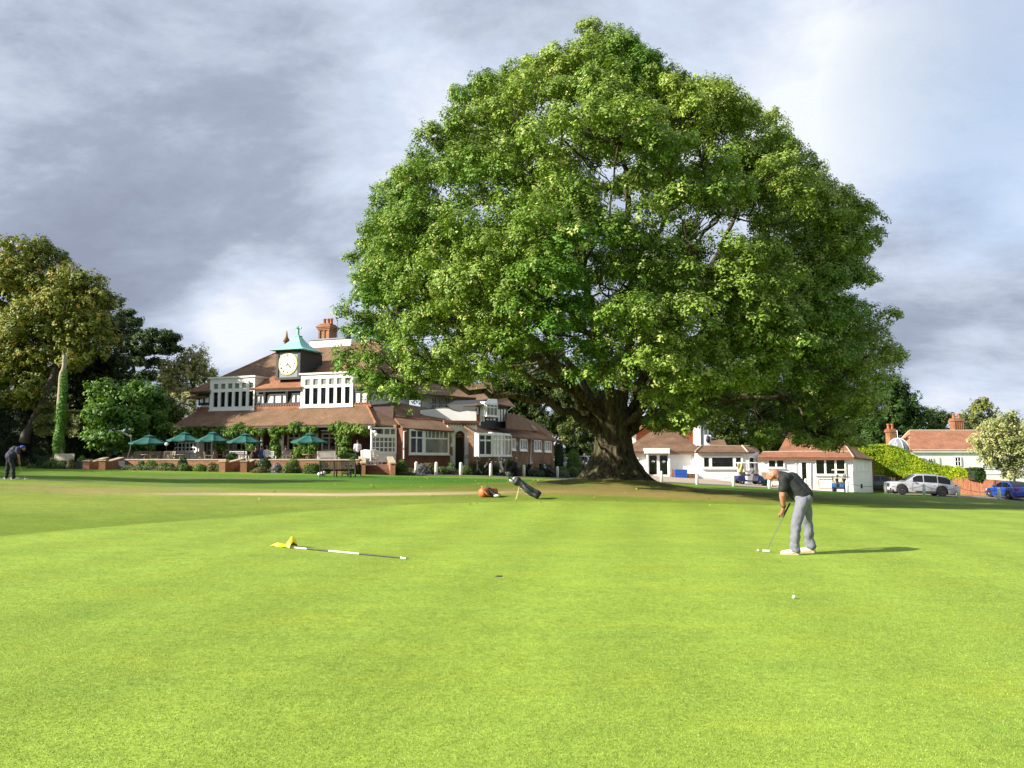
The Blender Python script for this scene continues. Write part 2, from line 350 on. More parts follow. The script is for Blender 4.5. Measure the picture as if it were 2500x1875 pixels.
# ---------------------------------------------------------------- terrain height from surveyed spots (pixel column, pixel row, distance)
SPOTS = [(32, 1170, 33), (830, 1167, 44), (100, 1143, 54), (300, 1145, 54), (600, 1150, 53), (860, 1157, 50.5),
    (1016, 1160, 54), (1125, 1160, 55.5), (1198, 1162, 57.5), (1279, 1164, 60), (1361, 1167, 63), (1615, 1178, 62), (1703, 1184, 61.5),
    (1790, 1187, 61.5), (1878, 1193, 61), (1968, 1198, 60), (2068, 1202, 60), (2163, 1206, 59.5), (2257, 1211, 59), (2342, 1215, 58.5), (2440, 1221, 58),
    (1560, 1162, 71), (1750, 1172, 71), (1900, 1190, 69), (2000, 1199, 69), (2125, 1204, 71), (2230, 1209.5, 62), (2450, 1222, 62), (2350, 1208, 67),
    (0, 1310, 14.5), (600, 1262, 19.5), (1200, 1227, 25.5), (1700, 1230, 27), (2000, 1238, 28), (2500, 1248, 28), (1290, 1216, 27.3),
    (100, 1200, 27), (500, 1201, 28.5), (0, 1250, 19.5), (1410, 1180, 37), (1600, 1183, 37), (1800, 1205, 38), (2000, 1215, 38), (2400, 1232, 38), (850, 1203, 30), (1000, 1180, 40), (400, 1175, 38)]
_cp = [tuple(at(*s)) for s in SPOTS]
_cp += [(0, 0, 0), (-8, 8, 0.02), (8, 8, -0.03), (4.9, 13.4, -0.02), (-4, 13.4, 0.0), (0, 20, 0.03), (0, -30, 0), (-50, -30, 0.1), (50, -30, -0.3), (14, 13, -0.1),
        (-60, 80, 1.1), (-60, 20, 0.7), (60, 80, -2.6), (60, 20, -1.0), (-2, 80, 0.4), (5, 90, 0.1), (0, 140, 0.2), (-140, 140, 1.2), (140, 140, -3.2), (-140, 0, 0.6), (140, 0, -1.5)]
_cp = np.array(_cp, dtype=float)
def _U(r2): return np.where(r2 > 1e-9, r2 * np.log(np.maximum(r2, 1e-9)) * 0.5, 0.0)
def _fit():
    P = _cp[:, :2]; n = len(P); d2 = ((P[:, None] - P[None]) ** 2).sum(-1)
    K = _U(d2) + np.eye(n) * 6.0
    A = np.zeros((n + 3, n + 3)); A[:n, :n] = K; A[:n, n] = 1; A[:n, n + 1:] = P; A[n, :n] = 1; A[n + 1:, :n] = P.T
    return np.linalg.solve(A, np.concatenate([_cp[:, 2], np.zeros(3)]))
_w = _fit()
TREE = (4.95, 38.0)
def hgt(x, y):
    x = np.atleast_1d(np.asarray(x, float)); y = np.atleast_1d(np.asarray(y, float))
    xc = np.clip(x, -140, 140); yc = np.clip(y, -35, 140)
    P = _cp[:, :2]; d2 = (xc[:, None] - P[None, :, 0]) ** 2 + (yc[:, None] - P[None, :, 1]) ** 2
    z = _U(d2) @ _w[:len(P)] + _w[-3] + _w[-2] * xc + _w[-1] * yc
    r2 = ((x - TREE[0]) / 2.9) ** 2 + ((y - TREE[1]) / 3.2) ** 2
    z = z + 0.30 * np.exp(-r2)
    return z
def H(x, y): return float(hgt(x, y)[0])
def gnd(px, Y, dz=0.0):
    x = (px - 1250) / FP * Y * (1 / math.cos(PITCH)) if False else None
    # column px at ground distance Y
    z = 0.0
    for _ in range(4):
        py = 937.5
        # find row whose ray at Y has height z
        c, s = math.cos(PITCH), math.sin(PITCH)
        k = (z - EYE) / Y; up = (k * c - s) / (c + k * s)
        t = Y / (c - up * s); x = (px - 1250) / FP * t
        z = H(x, Y)
    return Vector((x, Y, z + dz))

# ---------------------------------------------------------------- ground
GREEN_EDGE = [(-260, 1330, 12.8), (0, 1311, 14.5), (300, 1284, 16.8), (600, 1262, 19.5), (850, 1240, 22.4), (1020, 1231, 24.3), (1200, 1227.5, 25.5), (1450, 1228, 26.5), (1700, 1230, 27), (2000, 1238, 28), (2250, 1244, 28.2), (2500, 1248, 28), (2800, 1262, 26)]
def noise2(x, y, s, seed=0):
    r = np.random.default_rng(seed); v = np.zeros_like(x)
    for k in range(7):
        a = r.uniform(0, 6.28); f = s * r.uniform(0.6, 1.7); ph = r.uniform(0, 6.28)
        v += np.sin((x * np.cos(a) + y * np.sin(a)) * f + ph + 1.3 * np.sin((x * np.sin(a) - y * np.cos(a)) * f * 0.7 + ph * 2))
    return v / 7
def ground_material(name, green):
    m, nt, b = nodes_of(name); N = nt.nodes.new; L = nt.links.new
    b.inputs['Roughness'].default_value = 0.75; b.inputs['Specular IOR Level'].default_value = 0.08
    try:
        b.inputs['Sheen Weight'].default_value = 0.0; b.inputs['Sheen Tint'].default_value = (0.7, 0.9, 0.3, 1)
    except Exception: pass
    tc = N('ShaderNodeTexCoord'); at_ = N('ShaderNodeAttribute'); at_.attribute_name = 'Col'
    def noise(scale, detail=6, rough=0.6, stretch=None):
        n = N('ShaderNodeTexNoise'); n.inputs['Scale'].default_value = scale; n.inputs['Detail'].default_value = detail; n.inputs['Roughness'].default_value = rough
        if stretch:
            mp = N('ShaderNodeMapping'); mp.inputs['Rotation'].default_value = (0, 0, R(stretch[1])); mp.inputs['Scale'].default_value = stretch[0]
            L(tc.outputs['Object'], mp.inputs[0]); L(mp.outputs[0], n.inputs['Vector'])
        else: L(tc.outputs['Object'], n.inputs['Vector'])
        return n.outputs[0]
    def mr(x, a, b_, c, d):
        n = N('ShaderNodeMapRange'); L(x, n.inputs[0]); n.inputs['From Min'].default_value = a; n.inputs['From Max'].default_value = b_; n.inputs['To Min'].default_value = c; n.inputs['To Max'].default_value = d; return n.outputs[0]
    def mul(a, b_):
        n = N('ShaderNodeMath'); n.operation = 'MULTIPLY'; L(a, n.inputs[0]); L(b_, n.inputs[1]); return n.outputs[0]
    patch = noise(0.55, 5, 0.6); mid = noise(2.6, 6, 0.65); fine = noise(24, 5, 0.8); mott = noise(9, 6, 0.7); grain = noise(85, 3, 0.8)
    f = mul(mul(mr(patch, 0.3, 0.7, 0.93, 1.07), mr(mid, 0.3, 0.7, 0.90, 1.10)), mul(mul(mr(mott, 0.3, 0.7, 0.85, 1.15), mr(fine, 0.3, 0.7, 0.68, 1.32)), mr(grain, 0.3, 0.7, 0.70, 1.30)))
    sc = N('ShaderNodeVectorMath'); sc.operation = 'SCALE'; L(at_.outputs['Color'], sc.inputs[0]); L(f, sc.inputs['Scale'])
    # yellower and bluer patches of different grasses
    hue = noise(0.9, 7, 0.65, ((0.6, 1.3, 1), 20))
    mx = N('ShaderNodeMix'); mx.data_type = 'RGBA'; mx.blend_type = 'MULTIPLY'; L(mr(hue, 0.52, 0.66, 0, 0.45), mx.inputs[0]); L(sc.outputs[0], mx.inputs[6]); mx.inputs[7].default_value = (1.28, 1.08, 0.80, 1)
    mx2 = N('ShaderNodeMix'); mx2.data_type = 'RGBA'; mx2.blend_type = 'MULTIPLY'; L(mr(hue, 0.34, 0.46, 0.5, 0), mx2.inputs[0]); L(mx.outputs[2], mx2.inputs[6]); mx2.inputs[7].default_value = (0.74, 0.86, 0.95, 1)
    last = mx2.outputs[2]
    if green:
        # broad mowing bands, running away from the camera
        wv = N('ShaderNodeTexWave'); wv.wave_type = 'BANDS'; wv.bands_direction = 'X'; wv.inputs['Scale'].default_value = 0.16; wv.inputs['Distortion'].default_value = 1.2; wv.inputs['Detail'].default_value = 2; wv.inputs['Detail Scale'].default_value = 0.6
        mp = N('ShaderNodeMapping'); mp.inputs['Rotation'].default_value = (0, 0, R(9)); L(tc.outputs['Object'], mp.inputs[0]); L(mp.outputs[0], wv.inputs['Vector'])
        s2 = N('ShaderNodeVectorMath'); s2.operation = 'SCALE'; L(last, s2.inputs[0]); L(mr(wv.outputs['Fac'], 0, 1, 0.945, 1.055), s2.inputs['Scale']); last = s2.outputs[0]
        # straw flecks
        fl = noise(9, 3, 0.9, ((1, 5, 1), -35)); fl2 = noise(0.7, 2, 0.5)
        k = mul(mr(fl, 0.71, 0.78, 0, 0.65), mr(fl2, 0.48, 0.6, 0, 1))
        m3 = N('ShaderNodeMix'); m3.data_type = 'RGBA'; L(k, m3.inputs[0]); L(last, m3.inputs[6]); m3.inputs[7].default_value = (0.42, 0.40, 0.18, 1); last = m3.outputs[2]
    L(last, b.inputs['Base Color'])
    bp = N('ShaderNodeBump'); bp.inputs['Strength'].default_value = 0.55 if green else 0.8; bp.inputs['Distance'].default_value = 0.012 if green else 0.04
    ad = N('ShaderNodeMath'); ad.operation = 'ADD'; L(fine, ad.inputs[0]); L(grain, ad.inputs[1]); L(ad.outputs[0], bp.inputs['Height']); L(bp.outputs[0], b.inputs['Normal'])
    return m
def set_cols(me, cols):
    a = me.color_attributes.new(name='Col', type='FLOAT_COLOR', domain='POINT')
    c = np.ones((len(me.vertices), 4), dtype=np.float32); c[:, :3] = cols; a.data.foreach_set('color', c.ravel())
def grid_mesh(name, xs, ys, zf, colf, m, kind='structure'):
    X, Y = np.meshgrid(xs, ys); x = X.ravel(); y = Y.ravel(); z = zf(x, y)
    nx, ny = len(xs), len(ys); i = np.arange(nx * ny).reshape(ny, nx)
    q = np.stack([i[:-1, :-1], i[:-1, 1:], i[1:, 1:], i[1:, :-1]], -1).reshape(-1, 4)
    me = bpy.data.meshes.new(name); me.from_pydata(np.stack([x, y, z], 1).tolist(), [], q.tolist()); me.update(); set_cols(me, colf(x, y))
    o = link_mesh(name, me, m, None, True); tag(o, kind=kind); return o
def ell(x, y, cx, cy, rx, ry, rot=0, soft=0.35):
    c, s = math.cos(rot), math.sin(rot); dx, dy = x - cx, y - cy
    d = np.sqrt(((dx * c + dy * s) / rx) ** 2 + ((-dx * s + dy * c) / ry) ** 2)
    return np.clip((1 + soft - d) / (2 * soft), 0, 1)
ROAD = [(-8.5, 51.6), (-5.5, 52.8), (-1.5, 54.8), (3.5, 59.5), (6, 61.5), (12, 62.4), (22, 61.6), (36, 59.4), (60, 56)]       # lawn edge of the drive
def road_edge(x): return np.interp(x, [p[0] for p in ROAD], [p[1] for p in ROAD])
def lawn_col(x, y):
    n = noise2(x, y, 0.35, 1); n2 = noise2(x, y, 1.3, 2); n3 = noise2(x * 0.25, y, 1.6, 3)
    base = np.array([0.125, 0.235, 0.022]); dry = np.array([0.34, 0.27, 0.115]); olive = np.array([0.205, 0.285, 0.040]); lush = np.array([0.055, 0.185, 0.014]); lime = np.array([0.26, 0.33, 0.060])
    c = np.repeat(base[None], len(x), 0)
    def mixin(mask, col):
        nonlocal c
        mask = np.clip(mask, 0, 1)[:, None]; c = c * (1 - mask) + col * mask
    mixin((y < 32) * 0.8, olive)
    mixin(ell(x, y, -14, 26, 14, 6, -0.1) * (0.75 + 0.5 * n3), lime)
    mixin(ell(x, y, -7, 29.5, 12, 2.0, 0.22, .6) * (0.45 + 1.0 * n2), dry)
    mixin(ell(x, y, -14, 29, 9, 2.2, 0.1, .6) * (0.55 + 1.0 * n2), dry * np.array([.9, 1, .9]))
    mixin(ell(x, y, -5.2, 29.0, 6.5, 0.85, 0.26, .3) * 0.98, np.array([0.62, 0.52, 0.30]))
    mixin(ell(x, y, 5.0, 34.8, 7, 4.8, 0.0, .45) * (0.62 + 0.5 * n2), np.array([0.27, 0.20, 0.075]))
    mixin(ell(x, y, 3.2, 30.6, 6, 1.6, 0.0, .5) * (0.6 + 0.6 * n3), np.array([0.36, 0.25, 0.10]))
    mixin(ell(x, y, 22, 40, 17, 8, -0.1, .3) * (0.45 + 0.6 * n3), np.array([0.20, 0.175, 0.065]))
    mixin(ell(x, y, -3, 46, 10, 6.5, 0.15, .3) * 0.9, lush)
    mixin(ell(x, y, -26, 33.5, 16, 0.9, 0.07, .5) * 0.7, np.array([0.23, 0.19, 0.13]))
    mixin(ell(x, y, -18, 41.5, 11, 1.1, 0.08, .5) * 0.6, np.array([0.20, 0.17, 0.11]))
    mixin(ell(x, y, -18, 49, 12, 2, 0.0, .5) * 0.6, lime * .9)
    mixin(ell(x, y, 1, 52, 7, 2.5, 0.4, .3) * 0.8, lime * .8)
    return c * (1 + 0.10 * n[:, None] + 0.07 * n2[:, None])
def sd(a, b, st): return list(np.arange(a, b, st))
xs = sd(-900, -150, 75) + sd(-150, -44, 6) + sd(-44, 46, 0.5) + sd(46, 150, 6) + sd(150, 901, 75)
ys = sd(-300, -30, 30) + sd(-30, 8, 2) + sd(8, 72, 0.5) + sd(72, 150, 4) + sd(150, 1200, 75)
lawn = grid_mesh('lawn', xs, ys, hgt, lawn_col, ground_material('lawn_grass', False))
def build_green():
    pts = [tuple(at(*p))[:2] for p in GREEN_EDGE]
    pts = [(-15, -4), (-15.5, 6)] + pts + [(24, 16), (26, 6), (24, -6), (10, -14), (-6, -12)]
    # smooth closed outline
    P = np.array(pts); n = len(P); out = []
    for i in range(n):
        p0, p1, p2, p3 = P[(i - 1) % n], P[i], P[(i + 1) % n], P[(i + 2) % n]
        for t in np.linspace(0, 1, 12, endpoint=False):
            out.append(0.5 * ((2 * p1) + (-p0 + p2) * t + (2 * p0 - 5 * p1 + 4 * p2 - p3) * t * t + (-p0 + 3 * p1 - 3 * p2 + p3) * t ** 3))
    O = np.array(out); c = np.array([3.0, 9.0]); K = 70; m = len(O)
    fr = (np.linspace(0, 1, K + 1)[1:]) ** 0.9
    V = (c[None, None] + (O - c)[None] * fr[:, None, None]).reshape(-1, 2); V = np.vstack([c[None], V])
    z = hgt(V[:, 0], V[:, 1]) + 0.014
    f = [(0, 1 + k, 1 + (k + 1) % m) for k in range(m)]
    for r in range(K - 1):
        a = 1 + r * m; b = a + m
        f += [(a + k, b + k, b + (k + 1) % m, a + (k + 1) % m) for k in range(m)]
    me = bpy.data.meshes.new('putting_green'); me.from_pydata(np.column_stack([V, z]).tolist(), [], f); me.update()
    x, y = V[:, 0], V[:, 1]; nn = noise2(x, y, 0.5, 5)[:, None]; n4 = noise2(x * 0.4, y, 0.9, 6)[:, None]
    col = np.array([0.236, 0.328, 0.048])[None] * (1 + 0.07 * nn + 0.06 * n4)
    col = col * (1 + 0.0 * x[:, None])
    set_cols(me, col); o = link_mesh('putting_green', me, ground_material('green_turf', True), None, True); tag(o, kind='structure')
build_green()
def strip(name, near, far, n, m, dz, kind='structure'):
    """a paved sheet between two polylines in plan, following the ground"""
    t = np.linspace(0, 1, n); A = np.array(near); B = np.array(far)
    def rs(P):
        d = np.r_[0, np.cumsum(np.hypot(*np.diff(P, axis=0).T))]; return np.column_stack([np.interp(t * d[-1], d, P[:, k]) for k in (0, 1)])
    A = rs(A); B = rs(B); K = 14; w = np.linspace(0, 1, K)
    V = (A[None] * (1 - w[:, None, None]) + B[None] * w[:, None, None]).reshape(-1, 2)
    z = hgt(V[:, 0], V[:, 1]) + dz; i = np.arange(K * n).reshape(K, n)
    q = np.stack([i[:-1, :-1], i[:-1, 1:], i[1:, 1:], i[1:, :-1]], -1).reshape(-1, 4)
    me = bpy.data.meshes.new(name); me.from_pydata(np.column_stack([V, z]).tolist(), [], q.tolist()); me.update()
    o = link_mesh(name, me, m, None, True); tag(o, kind=kind); return o
strip('drive', ROAD, [(-8.0, 54.2), (-4.5, 55.2), (0.5, 58.5), (7, 69), (12, 72), (24, 73), (36, 66.5), (62, 63)], 90, M['tarmac'], 0.02)
strip('paved_forecourt', [(8.5, 63.2), (18, 63), (31, 62.3)], [(8.5, 72.5), (18, 72.5), (31, 72.5)], 40, M['paving'], 0.032)
# ---------------------------------------------------------------- foliage
def unit(v): return v / np.maximum(np.linalg.norm(v, axis=-1, keepdims=True), 1e-9)
def rand_dirs(n, rng): return unit(rng.normal(size=(n, 3)))
def leaf_object(name, c, nrm, size, col, m, parent=None, aspect=0.62):
    """many single leaf-sized quads in one crown mesh; positions are world, made local to the parent"""
    n = len(c); o0 = np.array(world_origin(parent)); c = c - o0
    rng = np.random.default_rng(n + 3)
    t = unit(np.cross(nrm, rand_dirs(n, rng))); b = np.cross(nrm, t)
    a = size[:, None]; v = np.empty((n, 4, 3), dtype=np.float32)
    fold = nrm * a * 0.18
    v[:, 0] = c - t * a * 0.5; v[:, 1] = c + b * a * 0.5 * aspect - fold; v[:, 2] = c + t * a * 0.55; v[:, 3] = c - b * a * 0.5 * aspect - fold
    me = bpy.data.meshes.new(name); me.vertices.add(n * 4); me.loops.add(n * 4); me.polygons.add(n)
    me.vertices.foreach_set('co', v.ravel()); me.loops.foreach_set('vertex_index', np.arange(n * 4, dtype=np.int32))
    me.polygons.foreach_set('loop_start', np.arange(0, n * 4, 4, dtype=np.int32)); me.polygons.foreach_set('loop_total', np.full(n, 4, dtype=np.int32))
    me.update(calc_edges=True)
    ca = me.color_attributes.new(name='Col', type='FLOAT_COLOR', domain='POINT')
    cc = np.ones((n, 4, 4), dtype=np.float32); cc[:, :, :3] = col[:, None, :]; ca.data.foreach_set('color', cc.ravel())
    return link_mesh(name, me, m, parent)
def leaves_from_clumps(centers, radii, tufts, per, size, cols, rng, flat=0.8, updown=0.35, tuft_r=0.2, colvar=0.14, accent=None, accent_p=0.0, hollow=0.45, topbias=0.0):
    """clump -> tufts on its surface -> leaves"""
    K = len(centers); cen = np.repeat(centers, tufts, 0); rad = np.repeat(radii, tufts, 0)
    d = rand_dirs(K * tufts, rng); d[:, 2] = np.where((d[:, 2] < -.15) & (rng.random(K * tufts) < topbias), -d[:, 2], d[:, 2]) * 0.9 + updown * 0.3; d = unit(d)
    rr = rad * (hollow + (1 - hollow) * rng.random(K * tufts) ** 0.5)
    tp = cen + d * rr[:, None] * np.array([1, 1, flat])
    tc = np.repeat(cols, tufts, 0) * (1 + rng.normal(0, colvar * 0.6, (K * tufts, 1)))
    if accent is not None and accent_p > 0:
        w = (rng.random(K * tufts) < accent_p)[:, None]; tc = np.where(w, accent * (1 + rng.normal(0, .1, (K * tufts, 1))), tc)
    T = K * tufts; dn = np.repeat(d, per, 0); tcen = np.repeat(tp, per, 0)
    ld = rand_dirs(T * per, rng); lp = tcen + ld * tuft_r * rng.random((T * per, 1)) ** 0.4
    nrm = unit(dn * 0.80 + ld * 0.42 + np.array([0, 0, updown * .8]) + rng.normal(0, 0.24, (T * per, 3)))
    col = np.repeat(tc, per, 0) * (1 + rng.normal(0, colvar, (T * per, 1))); col = np.clip(col, 0.004, 0.9)
    sz = size * rng.uniform(0.7, 1.25, T * per)
    return lp, nrm, sz, col
def limb(mb, pts, r0, r1, n=8, wob=0.06, sub=4, rng=RNG):
    P = np.array([tuple(p) for p in pts], float); m = len(P); out = []
    Q = np.vstack([2 * P[0] - P[1], P, 2 * P[-1] - P[-2]])
    for i in range(1, m):
        p0, p1, p2, p3 = Q[i - 1], Q[i], Q[i + 1], Q[i + 2]
        for t in np.linspace(0, 1, sub, endpoint=False):
            out.append(0.5 * ((2 * p1) + (-p0 + p2) * t + (2 * p0 - 5 * p1 + 4 * p2 - p3) * t * t + (-p0 + 3 * p1 - 3 * p2 + p3) * t ** 3))
    out.append(P[-1]); out = np.array(out)
    if wob: out[1:-1] += rng.normal(0, wob, (len(out) - 2, 3))
    rad = [r0 + (r1 - r0) * (i / (len(out) - 1)) ** 0.8 for i in range(len(out))]
    mb.tube([Vector(p) for p in out], rad, n, caps=False); return out, rad

def oak():
    rng = np.random.default_rng(5)
    base = Vector((TREE[0], TREE[1], H(*TREE) - 0.35))
    root = thing('oak_tree', 'huge spreading green oak with a thick flared trunk beyond the putting green', 'tree', base)
    S = [(40, 1290, 1345), (62, 1235, 1375), (90, 1175, 1440), (110, 1090, 1515), (160, 990, 1590), (210, 938, 1660), (270, 928, 1690), (330, 855, 1740), (400, 805, 1815), (450, 800, 1868), (490, 793, 1892), (560, 756, 1893),
         (620, 748, 1928), (700, 736, 1930), (750, 726, 1938), (800, 735, 1948), (850, 775, 1945), (900, 830, 1912), (940, 900, 1880), (975, 1000, 1840)]
    sy = np.array([s[0] * 1.13 for s in S]); zt = (1118 - sy) / 50 + 1.6
    xl = (np.array([s[1] for s in S]) * 1.13 - 1250) / 50; xr = (np.array([s[2] for s in S]) * 1.13 - 1250) / 50
    zt, xl, xr = zt[::-1], xl[::-1], xr[::-1]
    xr = xr + 0.75 * np.exp(-((zt - 15.5) / 4.0) ** 2); xl = xl - 0.30 * np.exp(-((zt - 18) / 3.5) ** 2) - 0.5 * np.exp(-((zt - 22.5) / 1.5) ** 2)
    cen = []; rad = []
    def lump(a, z): return 0.5 * math.sin(3 * a + 1.1 * z) + 0.3 * math.sin(5 * a - 0.8 * z + 1) + 0.4 * math.sin(1.7 * z + 2 * a)
    # lower hem of the crown as seen from the green (px column -> px row), higher over the entrance, drooping on the right
    hemx = [800, 830, 870, 930, 1010, 1080, 1110, 1150, 1250, 1330, 1400, 1450, 1500, 1560, 1600, 1700, 1780, 1900, 2050, 2130, 2180, 2215]
    hemy = [930, 965, 1000, 1008, 1012, 1012, 992, 968, 962, 962, 972, 985, 985, 1000, 1040, 1062, 1084, 1100, 1096, 1062, 1005, 960]
    holes = ((5.2, 14.3, .28), (9.0, 16.6, .30), (4.2, 9.4, .2), (2.2, 17.3, .25), (7.4, 12.9, .25), (-1.5, 13.0, .15), (10.6, 13.2, .2))
    def fits(p, r, slack):
        sc = p[1] / 38.0; X = p[0] / sc; Z = EYE + (p[2] - EYE) / sc; r = r / sc
        if Z + r * .8 > 23.45 + slack or Z < 1.6: return False
        for dz in (0, r * .75):
            Lt, Rt = np.interp(Z + dz, zt, xl), np.interp(Z + dz, zt, xr); m_ = r * (.75 if dz == 0 else .2)
            if X - m_ < Lt - slack or X + m_ > Rt + slack: return False
        if 1118 - (Z - r * .6 - 1.6) * 50 > np.interp(1250 + X * 50, hemx, hemy) + slack * 22: return False
        rh = math.hypot(p[0] - TREE[0], p[1] - TREE[1])
        if p[2] - r * .5 < 1.7 or (rh < 2.6 and p[2] < 5.2): return False
        for hx, hz, hr in holes:
            if math.hypot(X - hx, Z - hz) < hr + r * 0.42: return False
        return True
    lob = []; lr = []; tries = 0; core = np.array([5.2, 38.0, 9.5])
    while len(lob) < 175 and tries < 60000:
        tries += 1
        Z = rng.uniform(2.2, 23.0); L = np.interp(Z, zt, xl); Rr = np.interp(Z, zt, xr); a = (Rr - L) / 2; xc = (L + Rr) / 2
        if rng.random() > (a + 1.0) / 15: continue
        f = rng.uniform(-1, 1); f = math.copysign(abs(f) ** 0.8, f); v = (Z - 10.0) / 13.6; b = 12.4 * math.sqrt(max(0, 1 - f * f)) * math.sqrt(max(.03, 1 - v * v)); u = rng.random()
        k = -rng.uniform(.78, 1.0) if u < .50 else (rng.uniform(.7, 1.0) if u < .72 else rng.uniform(-.75, .7)); y = TREE[1] + b * k; sc = y / 38.0
        ra = rng.uniform(1.5, 2.9) * (0.7 if Z > 19 else 1) * (.85 if abs(f) > .8 else 1)
        X = xc + max(a - ra * .8 / sc, .2) * f; p = np.array([X * sc, y, EYE + (Z - EYE) * sc])
        if not fits(p, ra, .30): continue
        if lob and np.min(np.linalg.norm(np.array(lob) - p, axis=1) - .40 * np.array(lr)) < 0.42 * ra: continue
        lob.append(p); lr.append(ra)
    for p, R_ in zip(lob, lr):
        out = unit((p - core) * np.array([1, 1, 1.0]))[None] * .45 + np.array([[0, 0, .35]]); n_ = int(5.2 * R_ ** 1.75 / .9)
        for _ in range(n_):
            d = unit(rand_dirs(1, rng) + out)[0]; ra = rng.uniform(.55, 1.0) * (.85 + .07 * R_)
            q = p + d * R_ * rng.uniform(.55, 1.0) * np.array([1.08, 1.08, .80])
            if not fits(q, ra, .60): continue
            if cen and np.min(np.sum((np.array(cen) - q) ** 2, 1)) < (0.50 * ra) ** 2: continue
            cen.append(q); rad.append(ra)
    for _ in range(9000):
        if len(cen) > 1750: break
        Z = rng.uniform(2.2, 22.5); L = np.interp(Z, zt, xl); Rr = np.interp(Z, zt, xr); a = (Rr - L) / 2; f = rng.uniform(-1, 1); v = (Z - 10.0) / 13.6; b = 11.6 * math.sqrt(1 - f * f) * math.sqrt(max(.03, 1 - v * v)); y = TREE[1] + b * rng.uniform(-1, .9); sc = y / 38; ra = rng.uniform(.55, .95); q = np.array([((L + Rr) / 2 + (a - .6) * f) * sc, y, EYE + (Z - EYE) * sc])
        if not fits(q, ra, .1) or np.min(np.sum((np.array(cen) - q) ** 2, 1)) < (0.9 * ra) ** 2: continue
        cen.append(q); rad.append(ra)
    # low sprays before the boughs, and drooping tips over the lodge
    for _ in range(2600):
        if len(cen) > 1890: break
        ra = rng.uniform(.55, .95); q = np.array([rng.uniform(-3.0, 11.5), rng.uniform(26.5, 33.5), rng.uniform(3.6, 6.8)])
        if not fits(q, ra, .1) or np.min(np.sum((np.array(cen) - q) ** 2, 1)) < (0.8 * ra) ** 2: continue
        cen.append(q); rad.append(ra)
    for (xa, xb, ya, yb, n_) in ((1590, 1700, 1008, 1046, 15), (1950, 2100, 1040, 1088, 20), (1830, 1900, 1060, 1085, 7)):
        for _ in range(n_):
            p_ = at(rng.uniform(xa, xb), rng.uniform(ya, yb), rng.uniform(32.5, 36.5)); cen.append(np.array(p_)); rad.append(rng.uniform(.28, .5))
    cen = np.array(cen); rad = np.array(rad); K = len(cen)
    # colours: fresh green to yellow-green, sunlit highlight brightness painted in toward upper right
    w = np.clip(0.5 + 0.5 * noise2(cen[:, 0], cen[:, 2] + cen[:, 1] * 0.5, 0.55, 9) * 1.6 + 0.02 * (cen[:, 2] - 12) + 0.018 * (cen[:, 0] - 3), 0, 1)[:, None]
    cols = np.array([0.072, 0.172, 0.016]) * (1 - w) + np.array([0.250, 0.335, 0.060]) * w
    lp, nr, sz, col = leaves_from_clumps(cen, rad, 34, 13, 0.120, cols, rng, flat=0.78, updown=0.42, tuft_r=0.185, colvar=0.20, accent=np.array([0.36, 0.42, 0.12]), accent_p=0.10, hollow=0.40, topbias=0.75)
    # pale accent tufts above put sunlit highlights into the leaf colour
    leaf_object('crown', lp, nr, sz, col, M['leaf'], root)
    # trunk: fluted, flaring into roots
    mb = MB(world=True); n = 64; prof = [(-0.35, 2.65), (0.0, 2.15), (0.25, 1.70), (0.5, 1.38), (0.8, 1.16), (1.2, 1.0), (1.7, 0.89), (2.3, 0.84), (2.9, 0.85), (3.4, 0.78), (3.9, 0.74), (4.3, 0.58)]
    vs = []; gz = base.z + 0.35
    pz = np.interp(np.linspace(0, 1, 40), np.linspace(0, 1, len(prof)), [p[0] for p in prof]); pr = np.interp(pz, [p[0] for p in prof], [p[1] for p in prof])
    for z, r in zip(pz, pr):
        fl = math.exp(-max(z, 0) / 0.8)
        for k in range(n):
            a = 2 * math.pi * k / n
            rr = r * (1 + fl * (0.16 * math.sin(5 * a + 0.6) + 0.10 * math.sin(9 * a + 2)) + 0.035 * math.sin(13 * a + z * 1.3) + 0.025 * math.sin(23 * a - z) + 0.012 * math.sin(41 * a + 3 * z))
            x, y = TREE[0] + rr * math.cos(a) - 0.02 * z, TREE[1] + rr * math.sin(a) * 0.95
            zz = z + gz - 0.1
            if z < 0.6: zz = max(H(x, y) - 0.08, 0) * 0 + (H(x, y) - 0.10) * (1 - max(z, 0) / 0.6) ** 1 + zz * max(z, 0) / 0.6 if z > -0.3 else H(x, y) - 0.5
            vs.append((x, y, zz))
    fs = [(i * n + k, i * n + (k + 1) % n, (i + 1) * n + (k + 1) % n, (i + 1) * n + k) for i in range(len(pz) - 1) for k in range(n)]
    mb.add(vs, fs, True)
